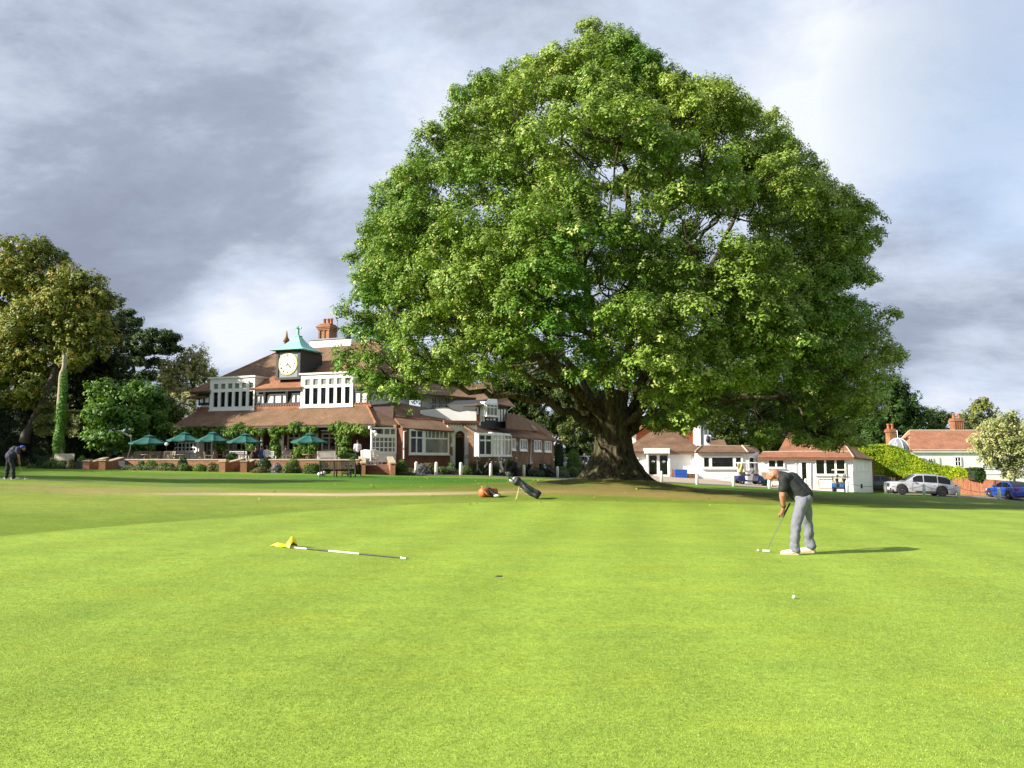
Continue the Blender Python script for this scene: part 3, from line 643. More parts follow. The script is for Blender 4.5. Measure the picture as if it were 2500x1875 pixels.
    limbs = [
        ([(1478, 1062, 38), (1440, 1018, 37.6), (1395, 955, 36.5), (1340, 900, 35), (1270, 850, 33.5), (1180, 800, 32), (1080, 740, 31)], .50, .07),
        ([(1474, 1068, 38), (1425, 1022, 37.4), (1350, 988, 36), (1260, 966, 35), (1150, 955, 34), (1040, 930, 33), (950, 920, 32.5)], .42, .06),
        ([(1525, 1062, 38), (1575, 1024, 37.5), (1640, 995, 37), (1700, 975, 36.5), (1800, 975, 36), (1930, 960, 35.5), (2050, 930, 35)], .46, .06),
        ([(1490, 1060, 38), (1485, 960, 38.5), (1465, 860, 39), (1435, 740, 39.5), (1405, 600, 40), (1380, 450, 40), (1370, 300, 40)], .52, .07),
        ([(1508, 1060, 38), (1520, 940, 37.8), (1540, 800, 37), (1545, 650, 36.7), (1530, 480, 36.7), (1500, 300, 37), (1480, 150, 37.5)], .55, .06),
        ([(1520, 1060, 38), (1560, 950, 38.5), (1640, 820, 39), (1720, 680, 40), (1790, 540, 41), (1830, 430, 41)], .48, .07),
        ([(1515, 1062, 37.8), (1580, 960, 35.5), (1660, 860, 33), (1750, 760, 31), (1840, 700, 29.5)], .34, .06),
        ([(1500, 1060, 37.7), (1488, 960, 35.5), (1470, 870, 33), (1440, 760, 30.5), (1430, 640, 28.5)], .32, .06),
        ([(1482, 1060, 38.2), (1430, 940, 41), (1340, 820, 44), (1240, 700, 46), (1150, 600, 47)], .38, .06),
        ([(1518, 1060, 38.3), (1600, 950, 42), (1720, 850, 45), (1850, 760, 47)], .38, .06),
        ([(1480, 1062, 38), (1420, 960, 36.5), (1300, 830, 34.5), (1180, 700, 33.5), (1060, 600, 33), (980, 500, 34)], .40, .06),
        ([(1528, 1055, 38), (1640, 900, 38), (1780, 780, 37.5), (1920, 680, 37.5), (2050, 620, 38)], .42, .06),
        ([(1545, 650, 36.7), (1620, 540, 35), (1700, 440, 34.5), (1740, 360, 34.5)], .24, .05),
        ([(1465, 860, 39), (1380, 740, 37), (1260, 560, 36), (1180, 400, 36)], .26, .05),
        ([(1640, 820, 39), (1660, 700, 36), (1700, 600, 33), (1760, 520, 32)], .24, .05),
        ([(1395, 955, 36.5), (1330, 930, 33.5), (1240, 900, 31), (1150, 880, 29.5)], .24, .05),
        ([(1700, 975, 36.5), (1780, 930, 33.5), (1880, 880, 31.5), (1990, 850, 30.5)], .24, .05),
        ([(1530, 480, 36.7), (1590, 330, 36), (1640, 220, 36)], .17, .04),
        ([(1405, 600, 40), (1300, 430, 38), (1250, 250, 38)], .2, .04)]
    nodes = []
    for pts, r0, r1 in limbs:
        o, rr = limb(mb, [at(*p) for p in pts], r0 * .62, r1, 10, 0.10, 5, rng)
        for q, r in zip(o[2:], rr[2:]): nodes.append((q, r))
    NP = np.array([q for q, _ in nodes]); NR = np.array([r for _, r in nodes])
    # secondary boughs to groups of clumps, twigs to every clump
    G = 150; gi = rng.choice(K, G, replace=False); gc = cen[gi].copy()
    for _ in range(4):
        lab = np.argmin(((cen[:, None] - gc[None]) ** 2).sum(-1), 1)
        for g in range(G):
            if (lab == g).any(): gc[g] = cen[lab == g].mean(0)
    axis = np.array([TREE[0], TREE[1], 0])
    for g in range(G):
        tgt = gc[g] * 0.93 + np.array([TREE[0], TREE[1], gc[g][2] - 1.0]) * 0.07
        d = np.linalg.norm(NP - tgt, axis=1) + 0.6 * np.maximum(NP[:, 2] - tgt[2], 0); j = int(np.argmin(d)); s0 = NP[j]
        mid = (s0 + tgt) / 2 + rng.normal(0, 0.25, 3) + np.array([0, 0, -0.25])
        o, rr = limb(mb, [s0, mid, tgt], min(NR[j] * 0.7, 0.13), 0.035, 6, 0.07, 4, rng)
        for k in np.where(lab == g)[0]:
            q = cen[k]; j2 = int(np.argmin(np.linalg.norm(o - q, axis=1))); m2 = (o[j2] + q) / 2 + rng.normal(0, 0.12, 3)
            limb(mb, [o[j2], m2, q], 0.032, 0.012, 4, 0.04, 3, rng)
    mb.build('trunk', M['bark'], root)
oak()

def px_ell(px, py, d, rx, ry): return (at(px, py, d), rx * d / FP, ry * d / FP)
def tree(name, label, cat, base, crown, trunk_r, col, col2, n_tuft=16, per=9, size=0.3, density=1.0, tuft_r=0.3, m='leaf', bark='darkbark', group=None, accent=None, accent_p=0, seed=1, updown=0.35, flat=0.8, depth=0.8, clump=1.1, extra_limbs=None):
    """crown: list of (px, py, distance, half-width px, half-height px)"""
    rng = np.random.default_rng(seed)
    root = thing(name, label, cat, base, group=group)
    cs, rs, ws = [], [], []; lobes = []
    for e in crown:
        c, rx, rz = px_ell(*e); c = np.array(c); ry = rx * depth; lobes.append((c, rx, rz))
        area = 4 * math.pi * ((rx * rz) ** 1.6 / 3 + (rx * ry) ** 1.6 / 3 + (ry * rz) ** 1.6 / 3) ** (1 / 1.6)
        K = max(6, int(area / (clump ** 2 * 1.5) * density))
        d = rand_dirs(K, rng); fr = np.where(rng.random(K) < 0.75, rng.uniform(0.75, 0.95, K), rng.uniform(0.35, 0.75, K))
        p = c + d * fr[:, None] * np.array([rx, ry, rz]); r = clump * rng.uniform(0.6, 1.2, K) * min(1, 0.35 + 0.65 * min(rx, rz) / (clump * 1.5))
        cs.append(p); rs.append(r)
    cs = np.vstack(cs); rs = np.concatenate(rs); K = len(cs)
    w = rng.random((K, 1)) * 0.6 + 0.4 * np.clip(0.5 + 0.5 * noise2(cs[:, 0], cs[:, 2], 0.8, seed)[:, None] * 2, 0, 1)
    cols = np.array(col) * (1 - w) + np.array(col2) * w
    lp, nr, sz, co = leaves_from_clumps(cs, rs, n_tuft, per, size, cols, rng, flat=flat, updown=updown, tuft_r=tuft_r, accent=None if accent is None else np.array(accent), accent_p=accent_p)
    leaf_object('crown', lp, nr, sz, co, M[m], root)
    if trunk_r:
        mb = MB(world=True); b = np.array(base); top = max(lobes, key=lambda l: l[0][2])[0]
        o, rr = limb(mb, [b - np.array([0, 0, .4]), b * 0.7 + top * 0.3 * np.array([.6, .6, 1]) + np.array([b[0] * .12, b[1] * .12, 0]), top], trunk_r * 1.2, trunk_r * 0.25, 10, trunk_r * 0.2, 5, rng)
        for c, rx, rz in lobes:
            j = int(np.argmin(np.linalg.norm(o - (c + np.array([0, 0, -rz])), axis=1)))
            limb(mb, [o[j], (o[j] + c) / 2 + rng.normal(0, .2, 3), c], trunk_r * 0.45, trunk_r * 0.12, 6, .08, 4, rng)
            for k in range(5):
                q = c + rand_dirs(1, rng)[0] * np.array([rx, rx * depth, rz]) * 0.75
                limb(mb, [c, (c + q) / 2 + rng.normal(0, .15, 3), q], trunk_r * 0.14, trunk_r * 0.05, 5, .05, 3, rng)
        for pts, r0, r1 in (extra_limbs or []): limb(mb, pts, r0, r1, 8, .05, 4, rng)
        mb.build('trunk', M[bark], root)
    return root
G1, G2 = (0.045, 0.085, 0.016), (0.11, 0.155, 0.032)
BT = 'trees behind the clubhouse and the lodge'
def gb(px, d): g = gnd(px, d); return (g.x, g.y, g.z)
# big turning tree at the far left, with a leaning trunk
tree('turning_tree', 'tall olive and brown turning tree at the far left edge of the view', 'tree', gb(30, 62),
     [(-60, 720, 64, 130, 130), (60, 680, 63, 120, 105), (0, 850, 62, 120, 90), (180, 740, 61, 95, 85), (120, 800, 60, 90, 90), (200, 840, 60, 75, 80), (60, 930, 60, 70, 60), (-80, 900, 62, 100, 90), (250, 730, 62, 38, 28)],
     0.5, (0.085, 0.125, 0.020), (0.26, 0.275, 0.045), n_tuft=26, per=10, size=0.22, tuft_r=.26, accent=(0.30, 0.22, 0.04), accent_p=0.08, seed=21, extra_limbs=[([at(60, 1080, 60), at(95, 1000, 60), at(130, 920, 60), at(150, 840, 60.5)], .42, .15)])
tree('dark_broadleaf_tree', 'dense dark green broadleaf tree behind the ivy-clad trunk', 'tree', gb(230, 70),
     [(230, 830, 70, 70, 90), (250, 930, 69, 75, 80), (120, 1010, 70, 120, 60), (190, 950, 70, 90, 70)], 0.4, (0.020, 0.036, 0.007), (0.055, 0.070, 0.014), size=0.25, n_tuft=22, seed=22)
def ivy_trunk():
    root = thing('ivy_clad_tree', 'bare pale tree trunk wrapped in bright ivy below the turning tree', 'tree', gb(148, 57))
    b = Vector(root.location); mb = MB(world=True)
    limb(mb, [b + Vector((0, 0, -.3)), at(146, 1000, 57), at(150, 930, 57), at(156, 895, 57), at(158, 868, 57)], .27, .13, 10, .02, 4); limb(mb, [at(157, 880, 57), at(163, 868, 57), at(166, 850, 57)], .06, .02, 6, .02, 3); limb(mb, [at(157, 872, 57), at(152, 855, 57)], .05, .02, 5, .01, 3)
    limb(mb, [at(157, 893, 57), at(150, 888, 57), at(140, 890, 57)], .06, .03, 6, .01, 3); mb.build('trunk', M['teak'], root)
    rng = np.random.default_rng(3); n = 5200; t = rng.random(n) ** 1.1; z = b.z + t * (at(148, 905, 57).z - b.z)
    a = rng.uniform(0, 6.28, n); r = (.40 - .20 * t) * (1 + .16 * np.sin(z * 3 + 2 * np.sin(a))); ctr = np.interp(t, [0, 1], [0, 0.2])
    d = np.stack([np.cos(a), np.sin(a), 0.2 * np.ones(n)], 1); c = np.stack([b.x - .27 + ctr + r * np.cos(a), b.y + r * np.sin(a), z], 1)
    col = np.array([0.10, 0.22, 0.03]) * (1 + rng.normal(0, .2, (n, 1))); leaf_object('ivy', c, unit(d + rng.normal(0, .4, (n, 3))), rng.uniform(.12, .22, n), np.clip(col, .01, 1), M['leaf'], root)
ivy_trunk()
tree('pine_tree', 'tall dark pine with layered flat boughs between the turning tree and the pale cedar', 'tree', gb(345, 82),
     [(310, 785, 82, 40, 12), (285, 820, 82, 45, 14), (330, 815, 82, 30, 10), (375, 820, 81, 50, 14), (415, 825, 82, 30, 10), (340, 850, 82, 45, 14), (400, 850, 82, 45, 12), (300, 880, 82, 45, 14), (360, 885, 82, 35, 12), (290, 920, 82, 40, 14), (350, 920, 82, 30, 12), (310, 765, 82, 18, 8)],
     0.35, (0.030, 0.060, 0.020), (0.085, 0.125, 0.042), n_tuft=12, per=9, size=0.26, m='needle', seed=23, density=1.5, clump=0.9, updown=.6, flat=.45)
tree('pale_feathery_tree', 'pale olive feathery tree left of the clubhouse roof', 'tree', gb(475, 84),
     [(475, 880, 84, 38, 36), (450, 920, 84, 45, 40), (505, 915, 84, 28, 34), (420, 915, 83, 35, 45), (395, 960, 83, 35, 45), (430, 990, 82, 45, 45)],
     0.3, (0.26, 0.27, 0.10), (0.42, 0.39, 0.17), n_tuft=20, per=10, size=0.20, tuft_r=.26, seed=24, density=1.0)
tree('bright_shrub_tree', 'bright green leafy small tree standing before the dark trees left of the parasols', 'tree', gb(260, 58),
     [(250, 960, 58, 32, 26), (275, 985, 58, 48, 28), (330, 960, 60, 40, 30), (370, 985, 60, 38, 35), (250, 1020, 57, 40, 38), (225, 1050, 57, 30, 25), (310, 1020, 58, 45, 35), (360, 1040, 60, 45, 35), (270, 1075, 57, 40, 25), (330, 1080, 59, 50, 25)],
     0.2, (0.045, 0.115, 0.014), (0.13, 0.24, 0.03), size=0.24, seed=25, n_tuft=16, density=1.2, clump=.8)
tree('yellow_green_tree', 'yellow-green small tree against the left end of the clubhouse', 'tree', gb(400, 66),
     [(385, 1000, 66, 35, 30), (420, 1010, 66, 25, 28), (400, 1045, 66, 35, 28), (360, 1050, 65, 35, 30)],
     0.16, (0.07, 0.11, 0.018), (0.16, 0.20, 0.035), size=0.25, seed=26, n_tuft=14, clump=.8)
def leafbank(name, label, cat, segs, col, col2, seed, size=0.2, n=9000, kind=None, group=None, m='leaf', base=None, nb=0.22):
    """a hedge or bed: segs of (px0, px1, ytop0, ytop1, ybot0, ybot1, d0, d1, thickness) - leafy bank standing on the ground"""
    rng = np.random.default_rng(seed); P, Nn, A = [], [], []
    wts = np.array([abs(s[1] - s[0]) * (abs(s[4] - s[2]) + abs(s[5] - s[3])) / 2 + 50 for s in segs]); wts = wts / wts.sum(); cores = MB(world=True)
    for s, w in zip(segs, wts):
        k = int(n * w); t = rng.random(k); px = s[0] + (s[1] - s[0]) * t; d = s[6] + (s[7] - s[6]) * t; th = s[8]
        top = s[2] + (s[3] - s[2]) * t; bot = s[4] + (s[5] - s[4]) * t; h = rng.random(k) ** 0.8; onTop = rng.random(k) < 0.25
        X = (px - 1250) / FP * d; zt = EYE + (1118 - top) / FP * d; zb = EYE + (1118 - bot) / FP * d
        z = np.where(onTop, zt, zb + (zt - zb) * h); y = np.where(onTop, d + rng.random(k) * th, d)
        bul = nb * noise2(X * 1.2, z * 2.2, 2.0, seed); rnd = 0.35 * np.clip((z - zt + 0.4) / 0.4, 0, 1) ** 2
        y = y + bul + np.where(onTop, 0, rnd); z = z + bul * 0.5 + rng.normal(0, .05, k)
        e = rng.random(k) < .10; X = np.where(e, np.where(t < .5, (s[0] - 1250) / FP * s[6], (s[1] - 1250) / FP * s[7]), X); y = np.where(e, y + rng.random(k) * th, y)
        P.append(np.stack([X, y, z], 1) + rng.normal(0, .05, (k, 3)))
        nn = np.where(onTop[:, None], np.array([0, -.2, 1.0]), np.array([0, -1.0, .25])) + rng.normal(0, .45, (k, 3)); Nn.append(unit(nn))
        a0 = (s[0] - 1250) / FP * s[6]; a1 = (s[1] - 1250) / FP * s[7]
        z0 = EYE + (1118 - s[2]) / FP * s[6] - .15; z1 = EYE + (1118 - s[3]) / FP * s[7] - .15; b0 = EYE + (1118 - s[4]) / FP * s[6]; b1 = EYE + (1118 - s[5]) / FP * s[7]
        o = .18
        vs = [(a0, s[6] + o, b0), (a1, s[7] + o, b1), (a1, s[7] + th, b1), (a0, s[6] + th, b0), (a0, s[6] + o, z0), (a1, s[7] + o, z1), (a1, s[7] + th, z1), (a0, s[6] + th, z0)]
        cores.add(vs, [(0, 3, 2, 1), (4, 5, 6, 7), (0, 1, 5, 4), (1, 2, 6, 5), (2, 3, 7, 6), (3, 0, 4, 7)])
    P = np.vstack(P); Nn = np.vstack(Nn); k = len(P)
    w = np.clip(.5 + .5 * noise2(P[:, 0], P[:, 2], 2.2, seed + 1) * 1.5 + rng.normal(0, .2, k), 0, 1)[:, None]
    cc = np.clip((np.array(col) * (1 - w) + np.array(col2) * w) * (1 + rng.normal(0, .12, (k, 1))), .004, .9)
    s0 = segs[len(segs) // 2]; b = base or ((s0[0] + s0[1]) / 2, s0[6]); g = gnd(*b)
    root = thing(name, label, cat, (g.x, g.y, g.z), group=group)
    leaf_object('foliage', P, Nn, size * rng.uniform(.7, 1.3, k), cc, M[m], root, aspect=.5)
    cores.build('branch_core', M['darkcore'], root)
    return root
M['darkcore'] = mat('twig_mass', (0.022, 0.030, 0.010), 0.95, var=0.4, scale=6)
leafbank('dark_yew_hedge', 'long tall dark evergreen hedge running behind the left putting golfer to the terrace', 'hedge',
         [(-220, 60, 1010, 1000, 1150, 1146, 60, 60, 3), (60, 200, 1010, 1040, 1146, 1144, 60, 60, 3), (200, 330, 1055, 1060, 1144, 1144, 60, 61, 3), (330, 440, 1060, 1058, 1144, 1144, 61, 64, 3)],
         (0.008, 0.016, 0.005), (0.022, 0.036, 0.010), 31, size=.20, n=26000, nb=.5)
leafbank('olive_understorey_bush', 'yellow-olive bushy growth above the dark hedge beneath the ivy-clad trunk', 'bush',
         [(0, 90, 960, 985, 1020, 1020, 60.5, 60.5, 2), (90, 200, 990, 1010, 1060, 1060, 59, 59, 2)], (0.07, 0.10, 0.018), (0.18, 0.19, 0.04), 32, size=.24, n=9000, nb=.8)
# woods behind the middle and the right
WL = ['dense green tree with a bare trunk in the gap left of the oak trunk', 'dark green woodland tree nearer the clubhouse end wall', 'tall green tree behind the tiled lodge roof', 'dark rounded tree showing under the oak right of the lodge chimney',
      'big dark green tree behind the bright hedge', 'second dark green tree beside the big one behind the bright hedge', 'small round green tree behind the white house ridge']
tree('woodland_tree', WL[0], 'tree', gb(1440, 100), [(1400, 930, 100, 60, 60), (1445, 980, 100, 45, 40), (1330, 900, 102, 60, 60), (1455, 1080, 98, 40, 40), (1400, 1050, 97, 30, 35)], .4, (0.03, 0.06, 0.012), (0.10, 0.13, 0.03), size=.26, n_tuft=20, seed=41, group=BT, accent=(.22, .2, .06), accent_p=.05)
tree('woodland_tree', WL[1], 'tree', gb(1370, 104), [(1290, 960, 104, 50, 50), (1360, 960, 104, 50, 45), (1380, 1030, 104, 35, 55), (1240, 930, 104, 50, 50), (1390, 1100, 103, 40, 35), (1440, 1110, 103, 30, 30), (1270, 1000, 100, 50, 45), (1320, 1020, 100, 48, 45), (1230, 965, 100, 50, 45), (1420, 1000, 100, 50, 50)], .4, (0.02, 0.04, 0.008), (0.07, 0.10, 0.02), size=.27, n_tuft=22, seed=42, group=BT)
tree('woodland_tree', WL[2], 'tree', gb(1790, 100), [(1760, 1040, 100, 60, 50), (1830, 1060, 100, 50, 40), (1700, 960, 100, 70, 60), (1830, 960, 100, 80, 70), (1600, 960, 101, 60, 45), (1850, 1085, 99, 30, 22), (1880, 1050, 99, 40, 35)], .4, (0.035, 0.065, 0.012), (0.12, 0.15, 0.03), size=.27, n_tuft=22, seed=43, group=BT)
tree('woodland_tree', WL[3], 'tree', gb(1930, 104), [(1900, 1020, 104, 60, 50), (1980, 960, 104, 80, 70), (2060, 1020, 104, 60, 50), (1840, 1080, 103, 40, 22), (1900, 1088, 103, 38, 26), (1960, 1060, 103, 40, 26)], .4, (0.02, 0.04, 0.009), (0.06, 0.085, 0.018), size=.27, n_tuft=22, seed=44, group=BT)
tree('woodland_tree', WL[4], 'tree', gb(2150, 100), [(2140, 1000, 100, 70, 60), (2180, 960, 100, 40, 45), (2120, 1060, 99, 55, 40), (2225, 1000, 100, 35, 40), (2200, 1060, 100, 50, 35)], .4, (0.02, 0.055, 0.010), (0.065, 0.125, 0.022), size=.27, n_tuft=22, seed=45, group=BT)
tree('woodland_tree', WL[5], 'tree', gb(2270, 106), [(2255, 1035, 106, 30, 30), (2280, 1030, 107, 20, 32), (2310, 1035, 107, 20, 26), (2290, 1060, 106, 40, 20)], .3, (0.03, 0.065, 0.012), (0.08, 0.13, 0.03), size=.26, n_tuft=20, seed=46, group=BT)
tree('woodland_tree', WL[6], 'tree', gb(2350, 108), [(2355, 1035, 108, 18, 22), (2375, 1045, 108, 15, 18)], .25, (0.06, 0.09, 0.02), (0.13, 0.16, 0.04), size=.26, n_tuft=20, seed=47, group=BT)
tree('birch_tree', 'feathery pale green birch tree above the far white house', 'tree', gb(2395, 104), [(2390, 985, 104, 15, 20), (2400, 1010, 104, 28, 28), (2375, 1010, 104, 14, 14), (2420, 1035, 104, 26, 24), (2385, 1045, 104, 30, 22)], .22, (0.13, 0.16, 0.035), (0.22, 0.24, 0.07), size=.24, n_tuft=16, seed=48, density=.9, tuft_r=.25)
tree('variegated_maple', 'loose cream and yellow-green variegated tree at the right edge above the wooden fence', 'tree', gb(2480, 69),
     [(2440, 1060, 69, 45, 32), (2400, 1085, 69, 32, 22), (2490, 1055, 69, 45, 35), (2450, 1100, 69, 50, 32), (2500, 1110, 69, 40, 35), (2410, 1120, 69, 25, 18), (2480, 1150, 69, 38, 22), (2520, 1085, 69, 35, 40), (2430, 1030, 69, 22, 16), (2470, 1020, 69, 14, 12)],
     .12, (0.20, 0.25, 0.07), (0.48, 0.48, 0.22), n_tuft=13, per=8, size=.19, tuft_r=.24, seed=49, density=.95, clump=.75, bark='teak')
# the belt of trees beside the course on the left whose shade falls over the lawn
SBL = ['dark tree of the left belt nearest the putting green', 'dark tree second from the green in the left belt', 'dark tree in the middle of the left belt', 'tall dark tree near the far end of the left belt', 'dark tree at the far end of the left belt']
def shade_tree(i, x, y, h, r):
    rng = np.random.default_rng(70 + i); z0 = H(x, y); root = thing('belt_tree', SBL[i], 'tree', (x, y, z0), group='belt of trees beyond the left edge')
    K = 90; d = rand_dirs(K, rng); c = np.array([x, y, z0 + h * 0.58]) + d * rng.uniform(.5, 1, (K, 1)) * np.array([r, r, h * .40])
    lp, nr, sz, co = leaves_from_clumps(c, rng.uniform(1.0, 1.8, K), 14, 8, .45, np.tile(np.array([[0.05, 0.08, 0.015]]), (K, 1)), rng, tuft_r=.4)
    leaf_object('crown', lp, nr, sz, co, M['leaf'], root); mb = MB(world=True)
    limb(mb, [(x, y, z0 - .3), (x + .3, y, z0 + h * .3), (x, y, z0 + h * .8)], .4, .12, 8, .05, 4); mb.build('trunk', M['darkbark'], root)
for i, a in enumerate(((-44, 29, 19, 2.2), (-46, 34, 11, 3.0), (-50, 41, 13, 4.5), (-52, 47, 14, 5), (-57, 54, 17, 5.5))): shade_tree(i, *a)
# ---------------------------------------------------------------- vertical planes on which facades are set out
class Pl:
    def __init__(s, a, b):
        s.a = Vector((a[0], a[1], 0)); b = Vector((b[0], b[1], 0)); s.e = (b - s.a).normalized(); s.L = (b - s.a).length
        s.n = Vector((s.e.y, -s.e.x, 0))
        if s.n.dot(s.a) > 0: s.n = -s.n
    @classmethod
    def px(c, p0, d0, p1, d1):
        a, b = at(p0, 1090, d0), at(p1, 1090, d1); return c(a, b)
    def hit(s, px, py, off=0.0):
        d = px_dir(px, py); p = s.a + s.n * off; t = s.n.dot(p) / s.n.dot(d); w = Vector((0, 0, EYE)) + d * t - Vector((0, 0, 0))
        return (w - s.a).dot(s.e), w.z
    def W(s, u, z, off=0.0): v = s.a + s.e * u + s.n * off; return Vector((v.x, v.y, z))
    def P(s, px, py, off=0.0): u, z = s.hit(px, py, off); return s.W(u, z, off)
    def obox(s, mb, u0, u1, z0, z1, off, th):
        vs = [s.W(u, z, o) for z in (z0, z1) for o in (off - th, off) for u in (u0, u1)]
        return mb.add(vs, [(0, 2, 3, 1), (4, 5, 7, 6), (0, 1, 5, 4), (2, 6, 7, 3), (0, 4, 6, 2), (1, 3, 7, 5)])
    def rng(s, x0, x1, y0, y1, off=0.0):
        xm, ym = (x0 + x1) / 2, (y0 + y1) / 2
        u0, u1 = s.hit(x0, ym, off)[0], s.hit(x1, ym, off)[0]; z1, z0 = s.hit(xm, y0, off)[1], s.hit(xm, y1, off)[1]
        return min(u0, u1), max(u0, u1), z0, z1
    def box(s, mb, x0, x1, y0, y1, off, th):
        return s.obox(mb, *s.rng(x0, x1, y0, y1, off), off, th)
    def poly(s, mb, pts, off, th):
        return mb.slab([s.P(x, y, off) for x, y in pts], th, up=s.n)
def window(pl, x0, x1, y0, y1, parent, cols=3, rows=1, off=0.0, fw=0.06, glass='glass', frame='white', colf=None, rowf=None, th=0.10, sill=True, name='window', mull=None):
    u0, u1, z0, z1 = pl.rng(x0, x1, y0, y1, off); mb = MB(world=True); t = off + th; mull = mull or fw * .7
    pl.obox(mb, u0, u0 + fw, z0, z1, t, th + .05); pl.obox(mb, u1 - fw, u1, z0, z1, t, th + .05)
    pl.obox(mb, u0 + fw, u1 - fw, z0, z0 + fw, t, th + .05); pl.obox(mb, u0 + fw, u1 - fw, z1 - fw, z1, t, th + .05)
    cf = colf or [i / cols for i in range(1, cols)]; rf = rowf or [i / rows for i in range(1, rows)]
    for c in cf: u = u0 + (u1 - u0) * c; pl.obox(mb, u - mull / 2, u + mull / 2, z0 + fw, z1 - fw, t - .015, th)
    for r in rf: z = z0 + (z1 - z0) * r; pl.obox(mb, u0 + fw, u1 - fw, z - mull / 2, z + mull / 2, t - .022, th)
    if sill: pl.obox(mb, u0 - .05, u1 + .05, z0 - .07, z0, t + .06, th + .1)
    w = mb.build(name, M[frame], parent)
    g = MB(world=True); pl.obox(g, u0 + fw * .5, u1 - fw * .5, z0 + fw * .5, z1 - fw * .5, off + th * .35, .03); g.build('pane', M[glass], w)
    return w
def part(name, m, parent): return _Ctx(name, m, parent)
class _Ctx:
    def __init__(s, name, m, parent): s.a = (name, M[m], parent); s.mb = MB(world=True)
    def __enter__(s): return s.mb
    def __exit__(s, *e):
        if e[0] is None: s.o = s.mb.build(*s.a)

# ================================================================ CLUBHOUSE
def clubhouse():
    b = at(690, 1130, 60); root = thing('clubhouse', 'long half-timbered clubhouse with a green copper clock turret and creeper-hung veranda', 'building', (b.x, b.y, 0.8))
    PA = Pl(at(416, 1042, 62.5), at(918, 1034, 56.0)); L = PA.L
    ze = at(918, 1034, 56.0).z; V = -2.7
    zt = PA.hit(690, 996, V)[1]; uTL = PA.hit(482, 1001, V)[0]; uTR = PA.hit(897, 990, V)[0]
    W = PA.W
    with part('veranda_roof', 'tile', root) as m:
        m.slab([W(0, ze), W(L, ze), W(uTR, zt, V), W(uTL, zt, V)], .14)
        m.slab([W(0, ze), W(uTL, zt, V), W(uTL, zt, V - 8), W(0, ze, V - 10)], .14)
    with part('gutter', 'black', root) as m: PA.obox(m, .1, L - .05, ze - .22, ze - .13, .07, .10)
    with part('veranda_beam', 'black', root) as m: PA.obox(m, .6, L - .5, ze - .50, ze - .20, -.45, .2)
    # veranda back wall and its openings
    zf = 1.12
    with part('veranda_wall', 'redwall', root) as m: PA.obox(m, .5, L - .1, zf, zt - .1, V, .3)
    for x0, x1, cols, gl, fr in ((505, 530, 2, 'curtain', 'cream'), (546, 574, 2, 'curtain', 'cream'), (576, 606, 2, 'glass', 'cream'), (616, 632, 1, 'curtain', 'cream'), (703, 734, 2, 'glass', 'cream'), (738, 770, 2, 'glass', 'cream'), (786, 824, 2, 'glass', 'cream')):
        window(PA, x0, x1, 1056, 1116, root, cols=cols, rows=1, rowf=[.28, .78], off=V, fw=.16, glass=gl, frame=fr, name='french_window', sill=False)
    # white glazed bay at the left end
    PW = Pl(PA.W(0.7, 0, -.2), PA.W(2.75, 0, -.2))
    window(PA, 427, 483, 1070, 1104, root, cols=6, rows=3, off=-1.2, fw=.14, name='bay_window', sill=True, mull=.09)
    with part('bay_panel', 'white', root) as m: PA.obox(m, *PA.rng(424, 486, 1104, 1119, -1.2), -1.2, .5); PA.obox(m, *PA.rng(424, 427, 1066, 1104, -1.2), -1.18, .5); PA.obox(m, *PA.rng(483, 487, 1066, 1104, -1.2), -1.16, .6)
    # posts
    for x0, x1, mt in ((680.5, 687.5, 'white'), (515, 519, 'cream'), (635, 639, 'cream'), (770, 774, 'cream'), (826, 830, 'cream')):
        with part('column', mt, root) as m: u0, u1, z0, z1 = PA.rng(x0, x1, 1058, 1120, -.35); PA.obox(m, u0, u1, 1.0, ze - .2, -.35, u1 - u0)
    # upper storey
    z_eave = PA.hit(690, 948, -2.35)[1]; uL = PA.hit(462, 952, -2.35)[0]; uR = PA.hit(915, 940, -2.35)[0]
    with part('upper_wall', 'render', root) as m: PA.obox(m, uTL + .3, uTR - .1, zt - .3, z_eave + .1, V, 7)
    TX = (486, 498, 511, 624.5, 635.5, 647, 650, 668.5, 687, 706, 709, 721, 732.5, 864, 880, 896, 904)
    for x0, x1 in ((484, 513), (622, 736), (860, 906)):
        with part('timber_frame', 'black', root) as m:
            for x in TX:
                if x0 <= x <= x1: PA.box(m, x - 1.5, x + 1.5, 956 if x < 700 else 952, 990, V + .06, .06)
            PA.obox(m, *PA.rng(x0, x1, 983, 989, V + .09), V + .09, .05); u0, u1, _, _ = PA.rng(x0, x1, 955, 960, V + .09); PA.obox(m, u0, u1, z_eave - .5, z_eave - .05, V + .09, .05)
    for x in (645, 700):
        with part('eave_bracket', 'black', root) as m: m.slab([PA.P(x - 3, 955, V + .3), PA.P(x + 3, 955, V + .3), PA.P(x + 2, 985, V + .1), PA.P(x - 2, 985, V + .1)], .12, up=PA.n)
    for x0, x1 in ((480, 512), (622, 735), (858, 906)):
        with part('corbel_band', 'orangebrick', root) as m:
            u0, u1, _, _ = PA.rng(x0, x1, 989, 994, V + .1); PA.obox(m, u0, u1, zt - .12, zt + .14, V + .12, .15)
            k = u0 + .1
            while k < u1 - .1: PA.obox(m, k, k + .11, zt + .14, zt + .26, V + .14, .12); k += .24
    def ray_pl(px, py, p, nr, lift=0.0):
        d = px_dir(px, py); o = Vector((0, 0, EYE)); p = p + nr * lift; t = (p - o).dot(nr) / d.dot(nr); return o + d * t
    VR = -9.2; zr = PA.hit(702, 850, VR)[1]; uRL = PA.hit(700, 850, VR)[0]; uRR = uR - 3.4
    EL, ER, RL, RR = W(uL, z_eave, -2.35), W(uR, z_eave, -2.35), W(uRL, zr, VR), W(uRR, zr, VR)
